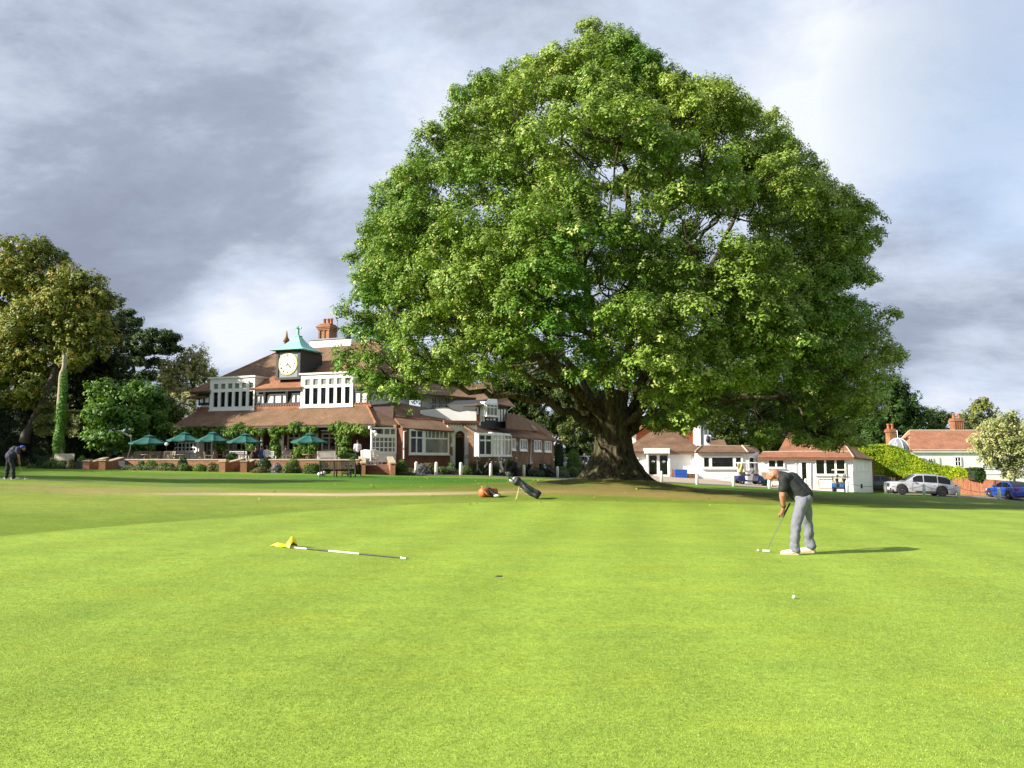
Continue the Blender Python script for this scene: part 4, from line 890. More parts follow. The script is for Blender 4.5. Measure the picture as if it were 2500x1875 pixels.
    ELb, ERb = W(uL, z_eave, -16), W(uR, z_eave, -16)
    with part('roof', 'tile', root) as m:
        sl = (zr - z_eave) / (-2.35 - VR); vn = -3.75; zn = z_eave + (-2.35 - vn) * sl
        nt_ = [EL]
        for x0_, x1_ in ((512, 623), (734, 863)):
            ua, ub = PA.hit(x0_, 970, V + .3)[0], PA.hit(x1_, 970, V + .3)[0]; nt_ += [W(ua, z_eave, -2.35), W(ua, zn, vn), W(ub, zn, vn), W(ub, z_eave, -2.35)]
        m.slab(nt_ + [ER, RR, RL], .14); m.slab([ELb, EL, RL], .14); m.slab([ER, ERb, RR], .14); m.slab([ERb, ELb, RL, RR], .14)
    nr = (ER - EL).cross(RL - EL).normalized(); nr = nr if nr.z > 0 else -nr
    with part('roof_patch', 'redtile', root) as m:
        m.slab([ray_pl(*q, EL, nr, .03) for q in ((608, 949), (739, 945), (736, 918), (666, 918), (640, 930))], .05)
        m.slab([ray_pl(*q, EL, nr, .035) for q in ((760, 914), (838, 909), (850, 880), (800, 885), (772, 905))], .05)
        m.slab([ray_pl(*q, EL, nr, .03) for q in ((738, 912), (768, 911), (778, 897), (745, 918))], .05) if False else None
    with part('ridge_tiles', 'redtile', root) as m: m.tube([RL, RR], .13, 6); m.tube([EL + (RL - EL) * .02, RL], .10, 6)
    for ua, ub in ((uL + .05, PA.hit(512, 970, V + .3)[0]), (PA.hit(623, 970, V + .3)[0], PA.hit(734, 970, V + .3)[0]), (PA.hit(863, 970, V + .3)[0], uR - .05)):
      with part('eave_board', 'black', root) as m: PA.obox(m, ua, ub, z_eave - .24, z_eave - .13, -2.40, .08)
    # white window bands set into the roof
    VD = V - .11
    for x0, x1, yt, cols, ly, uy in ((513, 622, 923, (521.5, 539, 556, 573, 590, 607.5), (956.6, 992.7), (936, 948.5)), (735, 862, 913, (744.5, 764, 783.5, 803, 822, 842), (946, 986), (924, 939))):
        u0, u1, z0, z1 = PA.rng(x0, x1, yt, 1000 if x0 < 600 else 992, VD + .25)
        d = MB(world=True); w0 = (cols[1] - cols[0]) * .63
        # frame built as bars so the panes sit in real recesses
        PA.obox(d, u0, u1, z0, z1, VD + .18, 2.6)
        zu0, zu1 = PA.hit((x0 + x1) / 2, uy[1], VD + .25)[1], PA.hit((x0 + x1) / 2, uy[0], VD + .25)[1]; zl0, zl1 = PA.hit((x0 + x1) / 2, ly[1], VD + .25)[1], PA.hit((x0 + x1) / 2, ly[0], VD + .25)[1]
        edges = [u0]
        for c in cols: edges += [PA.hit(c, 970, VD + .25)[0], PA.hit(c + w0, 970, VD + .25)[0]]
        edges.append(u1)
        for i in range(0, len(edges), 2): PA.obox(d, edges[i], edges[i + 1], z0, z1, VD + .29, .12)
        for i in range(1, len(edges) - 1, 2):
            for a, bb in ((z0, zl0), (zl1, zu0), (zu1, z1)): PA.obox(d, edges[i], edges[i + 1], a, bb, VD + .285, .12)
        PA.obox(d, u0 - .12, u1 + .12, z1, z1 + .12, VD + .42, 2.4); PA.obox(d, u0 - .06, u1 + .06, z0 - .1, z0, VD + .36, .2)
        dm = d.build('dormer', M['white'], root)
        for i in range(1, len(edges) - 1, 2):
            g = MB(world=True); PA.obox(g, edges[i], edges[i + 1], zl0, zl1 if x0 > 600 else zl1 - .0, VD + .195, .02); g.build('window', M['glass'], dm)
            g = MB(world=True); PA.obox(g, edges[i], edges[i + 1], zu0, zu1, VD + .198, .02); g.build('blind', M['greyblind'], dm)
    # left return of the upper storey, roofed lower
    with part('side_roof', 'tile', root) as m: m.slab([W(uL - .3, z_eave - .45, -2.4), W(uL + 1.6, z_eave - .42, -2.4), W(uL + 1.6, z_eave + .35, -4.4), W(uL - .3, z_eave - .45, -6)], .12)
    # clock turret
    VT = -2.95; u0, u1, z0, z1 = PA.rng(674, 733, 860, 921, VT); z1 += .05
    t = MB(world=True); PA.obox(t, u0, u1, z0 - .15, z1, VT - .12, 2.9)
    for a, c in ((u0, u0 + .22), (u1 - .26, u1)): PA.obox(t, a, c, z0, z1, VT + .02, .16)
    PA.obox(t, u0 - .04, u1 + .04, z0 - .18, z0, VT + .06, .2); PA.obox(t, u0 - .03, u1 + .03, z1 - .02, z1 + .16, VT + .05, 2.95)
    tw = t.build('clock_turret', M['black'], root)
    with part('dial_panel', 'lead', tw) as m: PA.obox(m, u0 + .22, u1 - .26, z0, z1 - .02, VT - .06, .05)
    cu, cz = PA.hit(702, 888, VT); rad = (u1 - u0) * .395; rz = rad
    def disc(mb, r, off, th, n=40, r2=None):
        ring = [(cu + r * math.cos(2 * math.pi * k / n), cz + r * math.sin(2 * math.pi * k / n)) for k in range(n)]
        fr = [PA.W(a, z, off) for a, z in ring]; bk = [PA.W(a, z, off - th) for a, z in ring]
        mb.add(fr + bk, [tuple(range(n)), tuple(range(2 * n - 1, n - 1, -1))] + [(i, (i + 1) % n, n + (i + 1) % n, n + i) for i in range(n)])
    with part('dial_rim', 'gold', tw) as m: disc(m, rad, VT - .01, .04)
    with part('clock_dial', 'dial', tw) as m: disc(m, rad * .92, VT + .0, .03)
    def stroke(mb, ang, r0, r1, w, side=0.0, off=VT + .015):
        dx, dz = math.sin(ang), math.cos(ang); tx, tz = dz, -dx
        q = [(r0, -w), (r1, -w), (r1, w), (r0, w)]
        mb.slab([PA.W(cu + dx * r + tx * (s_ + side), cz + dz * r + tz * (s_ + side), off) for r, s_ in q], .012, up=PA.n)
    with part('lettering', 'black', tw) as m:
        for h, pat in zip(range(1, 13), ('I', 'II', 'III', 'IV', 'V', 'VI', 'VII', 'VIII', 'IX', 'X', 'XI', 'XII')):
            wch = {'I': .03, 'V': .07, 'X': .07}; tot = sum(wch[c] for c in pat) * 1.0; x = -tot / 2; a = h * math.pi / 6
            for c in pat:
                xc = x + wch[c] / 2; x += wch[c]; r0, r1 = rad * .66, rad * .84
                dx, dz = math.sin(a), math.cos(a); tx, tz = dz, -dx
                def seg(p, q, w=.010):
                    (ra, sa), (rb, sb) = p, q
                    m.slab([PA.W(cu + dx * r + tx * (xc + s_), cz + dz * r + tz * (xc + s_), VT + .014) for r, s_ in ((ra, sa - w), (rb, sb - w), (rb, sb + w), (ra, sa + w))], .01, up=PA.n)
                if c == 'I': seg((r0, 0), (r1, 0))
                elif c == 'V': seg((r0, 0), (r1, -.025)); seg((r0, 0), (r1, .025))
                else: seg((r0, -.025), (r1, .025)); seg((r0, .025), (r1, -.025))
    with part('clock_hand', 'black', tw) as m: stroke(m, R(133), -.08, rad * .50, .028, off=VT + .035)
    with part('clock_hand', 'black', tw) as m: stroke(m, R(138), -.1, rad * .62, .02, off=VT + .05); stroke(m, R(225), 0, .22, .03, off=VT + .052)
    # copper roof: concave pyramid, neck and cross finial
    cuc, cv = (u0 + u1) / 2, VT - 1.2; hx, hy = (u1 - u0) / 2 + .50, 1.2 + .38; zb = z1 + .14; apex = PA.hit(727, 818, cv)[1]
    Hh = apex - zb; m = MB(world=True); prof = [(1.0, 0), (.97, .02), (.80, .10), (.62, .23), (.45, .40), (.30, .60), (.19, .80), (.14, .90), (.17, .91), (.17, .95), (.10, .96), (.06, 1.0)]
    vs = []
    for f, h in prof:
        for sx, sy in ((-1, 1), (1, 1), (1, -1), (-1, -1)): vs.append(PA.W(cuc + sx * hx * f, zb + Hh * h, cv + sy * hy * f))
    m.add(vs, [(i * 4 + k, i * 4 + (k + 1) % 4, i * 4 + 4 + (k + 1) % 4, i * 4 + 4 + k) for i in range(len(prof) - 1) for k in range(4)] + [(3, 2, 1, 0)])
    m.build('copper_roof', M['copper'], tw)
    fz = PA.hit(727, 799, cv)[1]
    with part('finial', 'copper', tw) as m:
        m.tube([PA.W(cuc, apex - .1, cv), PA.W(cuc, fz, cv)], [.14, .10], 8); PA.obox(m, cuc - .32, cuc + .32, fz - .14, fz - .02, cv + .06, .12); m.cbox(PA.W(cuc, fz - .08, cv), (.12, .6, .1), math.atan2(PA.n.y, PA.n.x) - R(90)); m.ball(PA.W(cuc, fz + .03, cv), .09)
    # ridge lantern, chimney, spirelet
    with part('ridge_parapet', 'lead', root) as m:
        a, c, z0_, z1_ = PA.rng(757, 860, 838, 846, VR); PA.obox(m, a, c, zr + .52, zr + .62, VR + .3, 2.2)
    with part('ridge_wall', 'white', root) as m: PA.obox(m, a + .1, c, zr - .3, zr + .52, VR + .2, 2.0)
    ch = MB(world=True); a, c, q0, q1 = PA.rng(783, 812, 808, 838, VR - .6); ca, w_ = (a + c) / 2, (c - a) * .5
    PA.obox(ch, ca - w_ * .88, ca + w_ * .88, zr, q1 + .0, VR - .2, 1.1)
    for k in range(3): PA.obox(ch, ca - w_ * .88 + k * w_ * .76, ca - w_ * .88 + k * w_ * .76 + .16, zr + .5, q1, VR - .12, 1.25)
    for k in range(3): PA.obox(ch, ca - w_ * (.98 + .12 * k), ca + w_ * (.98 + .12 * k), q1 + .13 * k, q1 + .13 * (k + 1), VR - .1 + .06 * k, 1.3 + .12 * k)
    for k in range(2): PA.obox(ch, ca - w_ * (1.0 - .2 * k), ca + w_ * (1.0 - .2 * k), q1 + .39 + .11 * k, q1 + .5 + .11 * k, VR - .12 - .08 * k, 1.3 - .2 * k)
    co = ch.build('chimney', M['orangebrick'], root)
    for sx in (-.55, .1, .6):
        with part('chimney_pot', 'terracotta', co) as m: m.lathe(PA.W(ca + w_ * sx, q1 + .55, VR - .75), [(.17, 0), (.14, .12), (.13, .48), (.17, .52), (.16, .58)], 10)
    with part('roof_spirelet', 'brownwood', root) as m: m.lathe(PA.W(PA.hit(699, 850, VR)[0], zr + .1, VR), [(.3, 0), (.22, .1), (.2, .45), (.34, .5), (.12, .95), (.03, 1.5)], 8)
    with part('aerial', 'steel', root) as m:
        q = PA.P(824, 838, VR - 1); top = PA.P(824, 768, VR - 1); m.tube([q, top], .025, 5); l = PA.P(806, 770, VR - 1); r = PA.P(830, 773, VR - 1); m.tube([l, r], .02, 4)
        for k in range(6): p = l + (r - l) * (k / 5); m.tube([p + Vector((0, -.02, -.25)), p + Vector((0, .02, .25))], .012, 4)
    with part('aerial', 'steel', root) as m: m.tube([PA.P(790, 800, VR - .8), PA.P(790, 776, VR - .8)], .02, 5)
    # ---------------- right-hand side
    c0 = W(L, ze); e1 = at(1000, 1046, 57.6); t1 = at(985, 1014, 60.5)
    with part('hip_roof', 'tile', root) as m:
        m.slab([c0, e1, t1, W(uTR, zt, V)], .14)
        m.slab([at(983, 1044, 55.9), at(1109, 1052, 58.5), at(1092, 1029, 61.0), at(962, 1018, 58.8)], .14)
        m.slab([at(1109, 1052, 58.5), at(1112, 1049, 61), at(1092, 1029, 61.0)], .1)
        m.slab([W(uTR, zt, V), t1, at(1092, 1029, 61.0), at(1065, 1000, 64), at(930, 975, 63)], .14)
    with part('hip_tiles', 'redtile', root) as m: m.tube([c0, W(uTR, zt, V)], .09, 6); m.tube([at(962, 1018, 58.8), at(1092, 1029, 61.0)], .10, 6)
    PB = Pl.px(904, 55.3, 969, 56.4)
    with part('veranda_side_wall', 'brick', root) as m: PB.obox(m, PB.L - .05, PB.L + .62, .6, 4.0, -.06, .6)
    window(PB, 905, 967, 1043, 1064, root, cols=4, rows=1, off=-.02, fw=.12, glass='curtain', sill=False, name='transom_window')
    window(PB, 905, 967, 1064, 1107, root, cols=6, rows=3, off=-.01, fw=.14, glass='curtain', sill=False, name='french_door', mull=.07)
    with part('door_panel', 'white', root) as m:
        PB.box(m, 905, 967, 1107, 1128, .05, .2); PB.box(m, 905, 967, 1107, 1109, .1, .1)
        for k in range(18): x = 907 + k * 3.3; PB.box(m, x, x + 1.8, 1110, 1126, .065, .02)
    PC = Pl.px(986, 56.0, 1098, 58.9)
    with part('bay_wall', 'brick', root) as m: PC.obox(m, -.1, PC.L + .05, .3, 3.75, 0, 2.5)
    window(PC, 998, 1033, 1048, 1109, root, off=0, fw=.13, colf=[.5], rowf=[.66], mull=.1, name='casement_window')
    window(PC, 1034, 1095, 1049, 1109.5, root, off=0.002, fw=.13, colf=[.001], rowf=[.64], mull=.1, glass='curtain', name='picture_window')
    with part('glazing_bar', 'white', root) as m:
        for x in (1045, 1054, 1063.5, 1073, 1082.5): PC.box(m, x - .9, x + .9, 1051, 1069, .09, .06)
    with part('downpipe', 'white', root) as m:
        m.tube([at(999, 1050, 56.6), at(986, 1054, 55.8), at(986, 1120, 55.8)], .05, 6)
    PD = Pl.px(1096, 59.1, 1158, 59.6)
    with part('entrance_wall', 'render', root) as m:
        # wall with an arched opening: two piers and a spandrel
        u0, u1, z0, z1 = PD.rng(1111.5, 1134.5, 1062, 1134); ztop = PD.hit(1125, 1034)[1]
        PD.obox(m, -.1, u0, .3, ztop, 0, .5); PD.obox(m, u1, PD.L + .2, .3, ztop, 0, .5)
        uc = (u0 + u1) / 2; rr = (u1 - u0) / 2; zs = PD.hit(1123, 1064)[1]; n = 14
        arc = [(uc - rr * math.cos(math.pi * k / n), zs + rr * 1.05 * math.sin(math.pi * k / n)) for k in range(n + 1)]
        for k in range(n):
            (a0, b0), (a1, b1) = arc[k], arc[k + 1]; m.slab([PD.W(a0, b0), PD.W(a1, b1), PD.W(a1, ztop), PD.W(a0, ztop)], .5, up=PD.n)
    with part('arch_surround', 'brick', root) as m:
        for k in range(n):
            (a0, b0), (a1, b1) = arc[k], arc[k + 1]; f = .86
            m.slab([PD.W(uc + (a0 - uc) * f, zs + (b0 - zs) * f, -.1), PD.W(uc + (a1 - uc) * f, zs + (b1 - zs) * f, -.1), PD.W(a1, b1, -.1), PD.W(a0, b0, -.1)], .45, up=PD.n)
        PD.obox(m, u0, u0 + rr * .14, .4, zs, -.1, .45); PD.obox(m, u1 - rr * .14, u1, .4, zs, -.1, .45); PD.obox(m, u0, u1, zs - .12, zs, -.15, .3)
    with part('front_door', 'black', root) as m: PD.obox(m, u0 + rr * .14, u1 - rr * .14, .4, zs - .12, -.45, .08)
    with part('fanlight', 'glass', root) as m:
        m.slab([PD.W(uc + (a - uc) * .86, zs + (b_ - zs) * .86, -.42) for a, b_ in arc], .04, up=PD.n)
    with part('fanlight_bars', 'cream', root) as m:
        for k in (2, 4, 7, 10, 12): a, b_ = arc[k]; m.tube([PD.W(uc, zs + .03, -.38), PD.W(uc + (a - uc) * .82, zs + (b_ - zs) * .82, -.38)], .03, 5)
    for cx, cy, rx, ry in ((1100, 1074, 3.4, 14), (1147.5, 1077, 4.4, 13.5)):
        u, z = PD.hit(cx, cy); ru = abs(PD.hit(cx + rx, cy)[0] - u); rz_ = abs(PD.hit(cx, cy + ry)[1] - z); K = 20
        f = MB(world=True)
        for k in range(K):
            a0, a1 = 2 * math.pi * k / K, 2 * math.pi * (k + 1) / K
            f.slab([PD.W(u + ru * r_ * math.cos(a), z + rz_ * r_ * math.sin(a), .06) for r_, a in ((.72, a0), (1, a0), (1, a1), (.72, a1))], .06, up=PD.n)
        PD.obox(f, u - .015, u + .015, z - rz_ * .7, z + rz_ * .7, .045, .03); PD.obox(f, u - ru * .7, u + ru * .7, z - .015, z + .015, .046, .03)
        fo = f.build('oval_window', M['white'], root); g = MB(world=True); g.slab([PD.W(u + ru * .74 * math.cos(2 * math.pi * k / K), z + rz_ * .74 * math.sin(2 * math.pi * k / K), .02) for k in range(K)], .02, up=PD.n); g.build('pane', M['glass'], fo)
    with part('name_plate', 'darkgrey', root) as m: PD.box(m, 1144, 1150, 1103.5, 1107.5, .04, .04)
    with part('notice_board', 'brownwood', root) as m: PD.box(m, 1096, 1105, 1091, 1112, .35, .06)
    with part('handrail', 'black', root) as m:
        for y in (1111.5, 1116): m.tube([PD.P(1137, y, .5), PD.P(1155, y, .5)], .02, 5)
        for x in (1137, 1143, 1149, 1155): m.tube([PD.P(x, 1111.5, .5), PD.P(x, 1121, .5)], .018, 5)
    with part('brick_cornice', 'brick', root) as m:
        PD.obox(m, -.4, PD.L + .35, ztop, ztop + .22, .16, .6)
        k = -.3
        while k < PD.L + .3: PD.obox(m, k, k + .11, ztop - .12, ztop, .13, .12); k += .22
    PE = Pl.px(1028, 61.6, 1164, 61.8)
    with part('parapet', 'render', root) as m: PE.poly(m, [(1026, 1001), (1086, 997), (1096, 998), (1108, 1003), (1122, 1006), (1140, 1003), (1163, 1005), (1163, 1031), (1090, 1029), (1060, 1022), (1026, 1010)], 0, .3)
    with part('parapet_coping', 'darkgrey', root) as m:
        pts = [(1026, 1001), (1086, 997), (1096, 998), (1108, 1003), (1122, 1006), (1140, 1003), (1163, 1005)]; m.tube([PE.P(x, y, -.12) for x, y in pts], .11, 6)
    PF = Pl.px(1040, 66, 1166, 68)
    with part('balcony_wall', 'render', root) as m: PF.box(m, 1030, 1166, 955, 1010, 0, .4)
    with part('balcony_roof', 'tile', root) as m: m.slab([at(1020, 960, 65), at(1215, 975, 66.5), at(1180, 935, 71), at(1000, 925, 70)], .15)
    for x0, x1 in ((1052, 1066), (1068, 1080), (1084, 1098), (1136, 1147), (1149, 1160)): window(PF, x0, x1, 970, 1004, root, cols=2, rows=2, off=0, fw=.09, glass='curtain', name='balcony_window', sill=False)
    with part('balcony_railing', 'black', root) as m:
        for a, c, y0, y1 in ((1050, 1099, 984, 996), (1132, 1162, 992, 1003)):
            for y in (y0, y1): m.tube([PE.P(a, y, -.3), PE.P(c, y, -.3)], .022, 4)
            x = a
            while x <= c: m.tube([PE.P(x, y0, -.3), PE.P(x, y1, -.3)], .012, 4); x += 3
    # half-timbered gable block with oriel
    PG = Pl.px(1164, 62.2, 1241, 66.5)
    with part('gable_wall', 'black', root) as m: PG.poly(m, [(1164, 985), (1186, 975), (1240, 988), (1240, 1046), (1164, 1046)], 0, 3)
    with part('plaster_panel', 'render', root) as m:
        for x0, x1 in ((1165.5, 1168), (1175, 1178), (1180, 1183.5), (1216.5, 1221), (1223.5, 1227.5), (1230.5, 1234.5)): PG.box(m, x0, x1, 994 if x0 < 1200 else 999, 1029, .03, .05)
        for x in (1188, 1196.5, 1205): PG.box(m, x, x + 5, 1022, 1026, .03, .05)
    with part('oriel', 'white', root) as m: PG.box(m, 1184.5, 1214, 982, 1018, .5, .5); m.slab([PG.P(1182, 984, .55), PG.P(1215, 986, .6), PG.P(1212, 966, .2), PG.P(1200, 968, .2)], .12, up=PG.n)
    window(PG, 1185.5, 1213, 986, 1016, root, off=.5, fw=.09, cols=3, rows=1, rowf=[.72], glass='curtain', name='oriel_window', sill=True)
    with part('downpipe', 'white', root) as m:
        m.tube([PG.P(1186, 984, .3), PG.P(1173, 997, .1), PG.P(1172, 1035, .1)], .045, 6); m.tube([PG.P(1251, 994, .4), PG.P(1238, 1004, .1), PG.P(1237, 1040, .1)], .045, 6); m.tube([PG.P(1163, 1030, .3), PG.P(1173, 1038, .4)], .05, 6)
    with part('gable_chimney', 'brick', root) as m: PG.box(m, 1161.5, 1171, 1012, 1042, .1, .5)
    with part('gable_roof', 'tile', root) as m:
        m.slab([PG.P(1158, 990, .3), PG.P(1188, 986, .4), PG.P(1200, 966, -.9), PG.P(1166, 962, -2.5)], .12)
        m.slab([PG.P(1210, 984, .4), PG.P(1260, 994, .3), PG.P(1238, 972, -2.5), PG.P(1212, 964, -2.2)], .12)
    # long wing running back
    PH = Pl.px(1156, 58.6, 1352, 82.0)
    with part('wing_wall', 'brownbrick', root) as m: PH.obox(m, 0, PH.L, -.6, PH.hit(1200, 1058)[1] + .05, 0, .4); PH.obox(m, PH.L - .4, PH.L, -.6, PH.hit(1200, 1058)[1] + .05, -.4, 6)
    zeh = PH.hit(1156, 1057, .35)[1]
    with part('wing_roof', 'tile', root) as m:
        m.slab([PH.W(-.5, zeh, .4), PH.W(PH.L + .4, zeh, .4), PH.W(PH.L - .6, zeh + 1.0, -1.4), PH.W(.6, zeh + .75, -1.2)], .14)
        m.slab([at(1238, 1008, 66), at(1262, 1012, 72), at(1318, 1053, 80), at(1238, 1047, 64)], .14)
        m.slab([at(1262, 1012, 74), at(1312, 1033, 88), at(1352, 1060, 86), at(1345, 1068, 82), at(1300, 1052, 78)], .14)
        m.slab([PH.W(PH.L + .4, zeh, .4), PH.W(PH.L + 5, zeh - .35, .4), PH.W(PH.L - .6, zeh + 1.0, -1.4)], .14)
    with part('roof_light', 'curtain', root) as m: m.slab([at(1293, 1038, 75), at(1300, 1038, 75.5), at(1315, 1051, 77), at(1309, 1051, 76.5)], .05)
    PI = Pl.px(1164, 57.8, 1201, 58.8); PJ = Pl.px(1201, 58.8, 1246, 63.0)
    for P_, x0, x1 in ((PI, 1164, 1201), (PJ, 1201, 1246)):
        with part('bay_window_box', 'white', root) as m: P_.box(m, x0, x1, 1057, 1114, -.02, .3)
    window(PI, 1166, 1200.5, 1059, 1113, root, off=0, fw=.13, colf=[.5], rowf=[.70], mull=.12, name='bay_window')
    window(PJ, 1201.5, 1229, 1060, 1113, root, off=0, fw=.10, colf=[.33, .66], rowf=[.76], mull=.09, glass='whitereflect', name='bay_window')
    window(PJ, 1229.5, 1246, 1061, 1113, root, off=0, fw=.10, colf=[.5], rowf=[.76], mull=.08, glass='curtain', name='bay_window')
    for x0, x1, y0, y1 in ((1247, 1257, 1069, 1099), (1267, 1285, 1071, 1100.5), (1302, 1320, 1073.5, 1102.5), (1328, 1344, 1075.5, 1103.5)):
        window(PH, x0, x1, y0, y1, root, cols=3, off=0, fw=.15, glass='curtain', mull=.12)
    with part('downpipe', 'white', root) as m: m.tube([PH.P(1300, 1071, .4), PH.P(1296, 1077, .08), PH.P(1295, 1136, .08)], .055, 6)
    with part('plaque', 'lead', root) as m:
        for x in (1262, 1346.5): p = PH.P(x, 1083, .03); m.slab([p + PH.e * .3 * math.cos(2 * math.pi * k / 14) + Vector((0, 0, .18 * math.sin(2 * math.pi * k / 14))) for k in range(14)], .03, up=PH.n)
    # wall lamps: cluster of white globes at the veranda corner
    lp = MB(world=True)
    for x, y in ((903, 1044), (909, 1055), (915, 1055), (919, 1061)): lp.ball(at(x, y, 54.8), .13, 10, 6)
    lo = lp.build('lamp_globes', M['white'], root); br = MB(world=True); br.tube([at(909, 1036, 55.2), at(910, 1060, 55)], .03, 5); br.tube([at(903, 1046, 54.9), at(919, 1058, 54.9)], .02, 5); br.build('lamp_bracket', M['black'], root)
    with part('sign_board', 'black', root) as m: PB.box(m, 920, 930, 1048, 1058, .3, .05)
    # creeper along the veranda
    rng = np.random.default_rng(8); Q = []; Rr = []
    def vine(x0, x1, y0, y1, k, r=.30, off=-.1):
        for _ in range(k): Q.append(tuple(PA.P(rng.uniform(x0, x1), rng.uniform(y0, y1), off + rng.uniform(-.25, .3)))); Rr.append(r * rng.uniform(.7, 1.3))
    vine(420, 455, 1046, 1062, 14); vine(450, 600, 1046, 1064, 60); vine(560, 592, 1038, 1056, 14, .35); vine(595, 640, 1046, 1060, 20); vine(662, 720, 1046, 1058, 26); vine(666, 680, 1058, 1118, 34, .28); vine(716, 745, 1034, 1052, 16, .35); vine(740, 772, 1044, 1056, 14)
    vine(528, 548, 1078, 1096, 10, .28); vine(602, 622, 1078, 1098, 12, .28); vine(812, 850, 1036, 1062, 30, .34); vine(838, 898, 1040, 1062, 40, .36); vine(826, 850, 1060, 1112, 36, .34); vine(724, 768, 1078, 1114, 40, .34)
    Q = np.array(Q); Rr = np.array(Rr); w = rng.random((len(Q), 1)) * .6 + .4 * (Q[:, :1] > PA.P(835, 1050).x) * (Q[:, 2:3] > 3.2)
    cols = np.array([0.045, 0.11, 0.012]) * (1 - w) + np.array([0.17, 0.26, 0.035]) * w
    lpz, nrm, sz, co = leaves_from_clumps(Q, Rr, 12, 8, .16, cols, rng, tuft_r=.14, colvar=.15)
    leaf_object('creeper', lpz, nrm, sz, co, M['leaf'], root)
M['whitereflect'] = glassmat('glass_with_white_reflection', (0.62, 0.62, 0.60), 0.25)  # bright white reflection put into the bay pane colour
clubhouse()

# ================================================================ TERRACE
def terrace():
    z = 1.12
    pts = [at(190, 1120, 55.2), at(880, 1120, 51.4), at(884, 1120, 52.8), at(955, 1120, 54.2), at(975, 1120, 57), at(960, 1120, 62), at(600, 1120, 66), at(400, 1120, 68), at(100, 1120, 66), at(100, 1120, 58)]
    mb = MB(); mb.slab([Vector((p.x, p.y, z)) for p in pts], .6); o = mb.build('terrace', M['paving']); tag(o, kind='structure')
    PT = Pl.px(190, 54.6, 876, 50.8); e = 0
    def wall(x0, x1, label):
        root = thing('terrace_wall', label, 'wall', (lambda v: (v.x, v.y, .72))(PT.P((x0 + x1) / 2, 1140)), group='low brick walls of the terrace')
        u0, u1, _, _ = PT.rng(x0, x1, 1120, 1150)
        with part('brickwork', 'orangebrick', root) as m: PT.obox(m, u0, u1, .3, 1.44, 0, .28)
        with part('coping', 'coping', root) as m: PT.obox(m, u0 - .03, u1 + .03, 1.44, 1.53, .05, .40)
    wall(190, 217, 'short low brick terrace wall behind the pale bench at the far left')
    wall(305, 551, 'low brick terrace wall under the row of overlapping green parasols')
    wall(613, 876, 'low brick terrace wall behind the dark wooden bench')
    def flank(label, px0, d0, px1, d1, y0, y1, group='flank walls of the terrace steps'):
        P = Pl.px(px0, d0, px1, d1); g = gnd(px0, d0)
        root = thing('step_wall', label, 'wall', (g.x, g.y, g.z), group=group)
        zl, zh = at(px0, y0, d0).z, at(px1, y1, d1).z
        with part('brickwork', 'orangebrick', root) as m:
            n = 8; 
            for k in range(n):
                t0, t1 = k / n, (k + 1) / n; s = lambda t: zl + (zh - zl) * (t ** 1.25); u0, u1 = .2 + (P.L - .2) * t0, .2 + (P.L - .2) * t1
                m.slab([P.W(u0, .3), P.W(u1, .3), P.W(u1, s(t1) - .06), P.W(u0, s(t0) - .06)], .3, up=P.n)
            P.obox(m, -.18, .22, .3, zl + .02, .06, .42)
        with part('coping', 'coping', root) as m:
            for k in range(n):
                t0, t1 = k / n, (k + 1) / n; u0, u1 = .2 + (P.L - .2) * t0, .2 + (P.L - .2) * t1
                m.slab([P.W(u0, s(t0), .05), P.W(u1, s(t1), .05), P.W(u1, s(t1), -.36), P.W(u0, s(t0), -.36)], .07)
            P.obox(m, -.22, .26, zl + .02, zl + .1, .10, .50)
        return P
    flank('sloping brick step wall with stone coping, nearest the left parasol steps', 221, 51.8, 266, 54.4, 1127, 1116)
    flank('sloping brick step wall beside the grey planter left of the parasols', 260, 51.6, 303, 54.2, 1126, 1116)
    flank('sloping brick step wall with curved coping left of the round dark bush', 553, 50.2, 599, 52.6, 1128, 1118)
    flank('short sloping brick step wall touching the round dark bush', 604, 50.2, 624, 51.9, 1128, 1121)
    # brick piers of the white-door steps
    for lab, x0, x1, xb in (('brick pier with bright stone coping left of the white-door steps', 881, 892, 877), ('brick pier with bright stone coping right of the white-door steps', 953, 965, 946)):
        g = gnd(x0, 50.2); root = thing('step_wall', lab, 'wall', (g.x, g.y, g.z), group='flank walls of the terrace steps')
        a, b = at(x0, 1156, 50.2), at(x1, 1156, 50.2); c = at(xb, 1118, 53.2); w = b.x - a.x; zl = at(x0, 1132, 50.2).z; zh = 1.62
        with part('brickwork', 'orangebrick', root) as m:
            v = [(a.x, 50.2), (b.x, 50.2), (c.x + w, 53.2), (c.x, 53.2)]; zt = [zl, zl, zh, zh]
            m.add([(x, y, .2) for x, y in v] + [(x, y, q) for (x, y), q in zip(v, zt)], [(3, 2, 1, 0), (4, 5, 6, 7), (0, 1, 5, 4), (1, 2, 6, 5), (2, 3, 7, 6), (3, 0, 4, 7)])
        with part('coping', 'coping', root) as m: m.slab([(a.x - .05, 50.12, zl + .08), (b.x + .05, 50.12, zl + .08), (c.x + w + .05, 53.2, zh + .08), (c.x - .05, 53.2, zh + .08)], .08)
    def steps(label, px0, px1, d0, d1, n, zb, ztop, mt='brick'):
        g = gnd((px0 + px1) / 2, d0); root = thing('garden_steps', label, 'steps', (g.x, g.y, zb), group='steps up to the terrace')
        for k in range(n):
            y = d0 + (d1 - d0) * k / n; a, b = at(px0, 1140, y).x, at(px1, 1140, y).x; z1 = zb + (ztop - zb) * (k + 1) / n
            with part('tread', mt, root) as m: m.box(a, b, y, d1 + 1.0 - .001 * k, zb - .3 - .002 * k, z1)
    steps('dark red brick steps up to the white glazed door', 892, 954, 50.7, 52.4, 3, .58, 1.10)
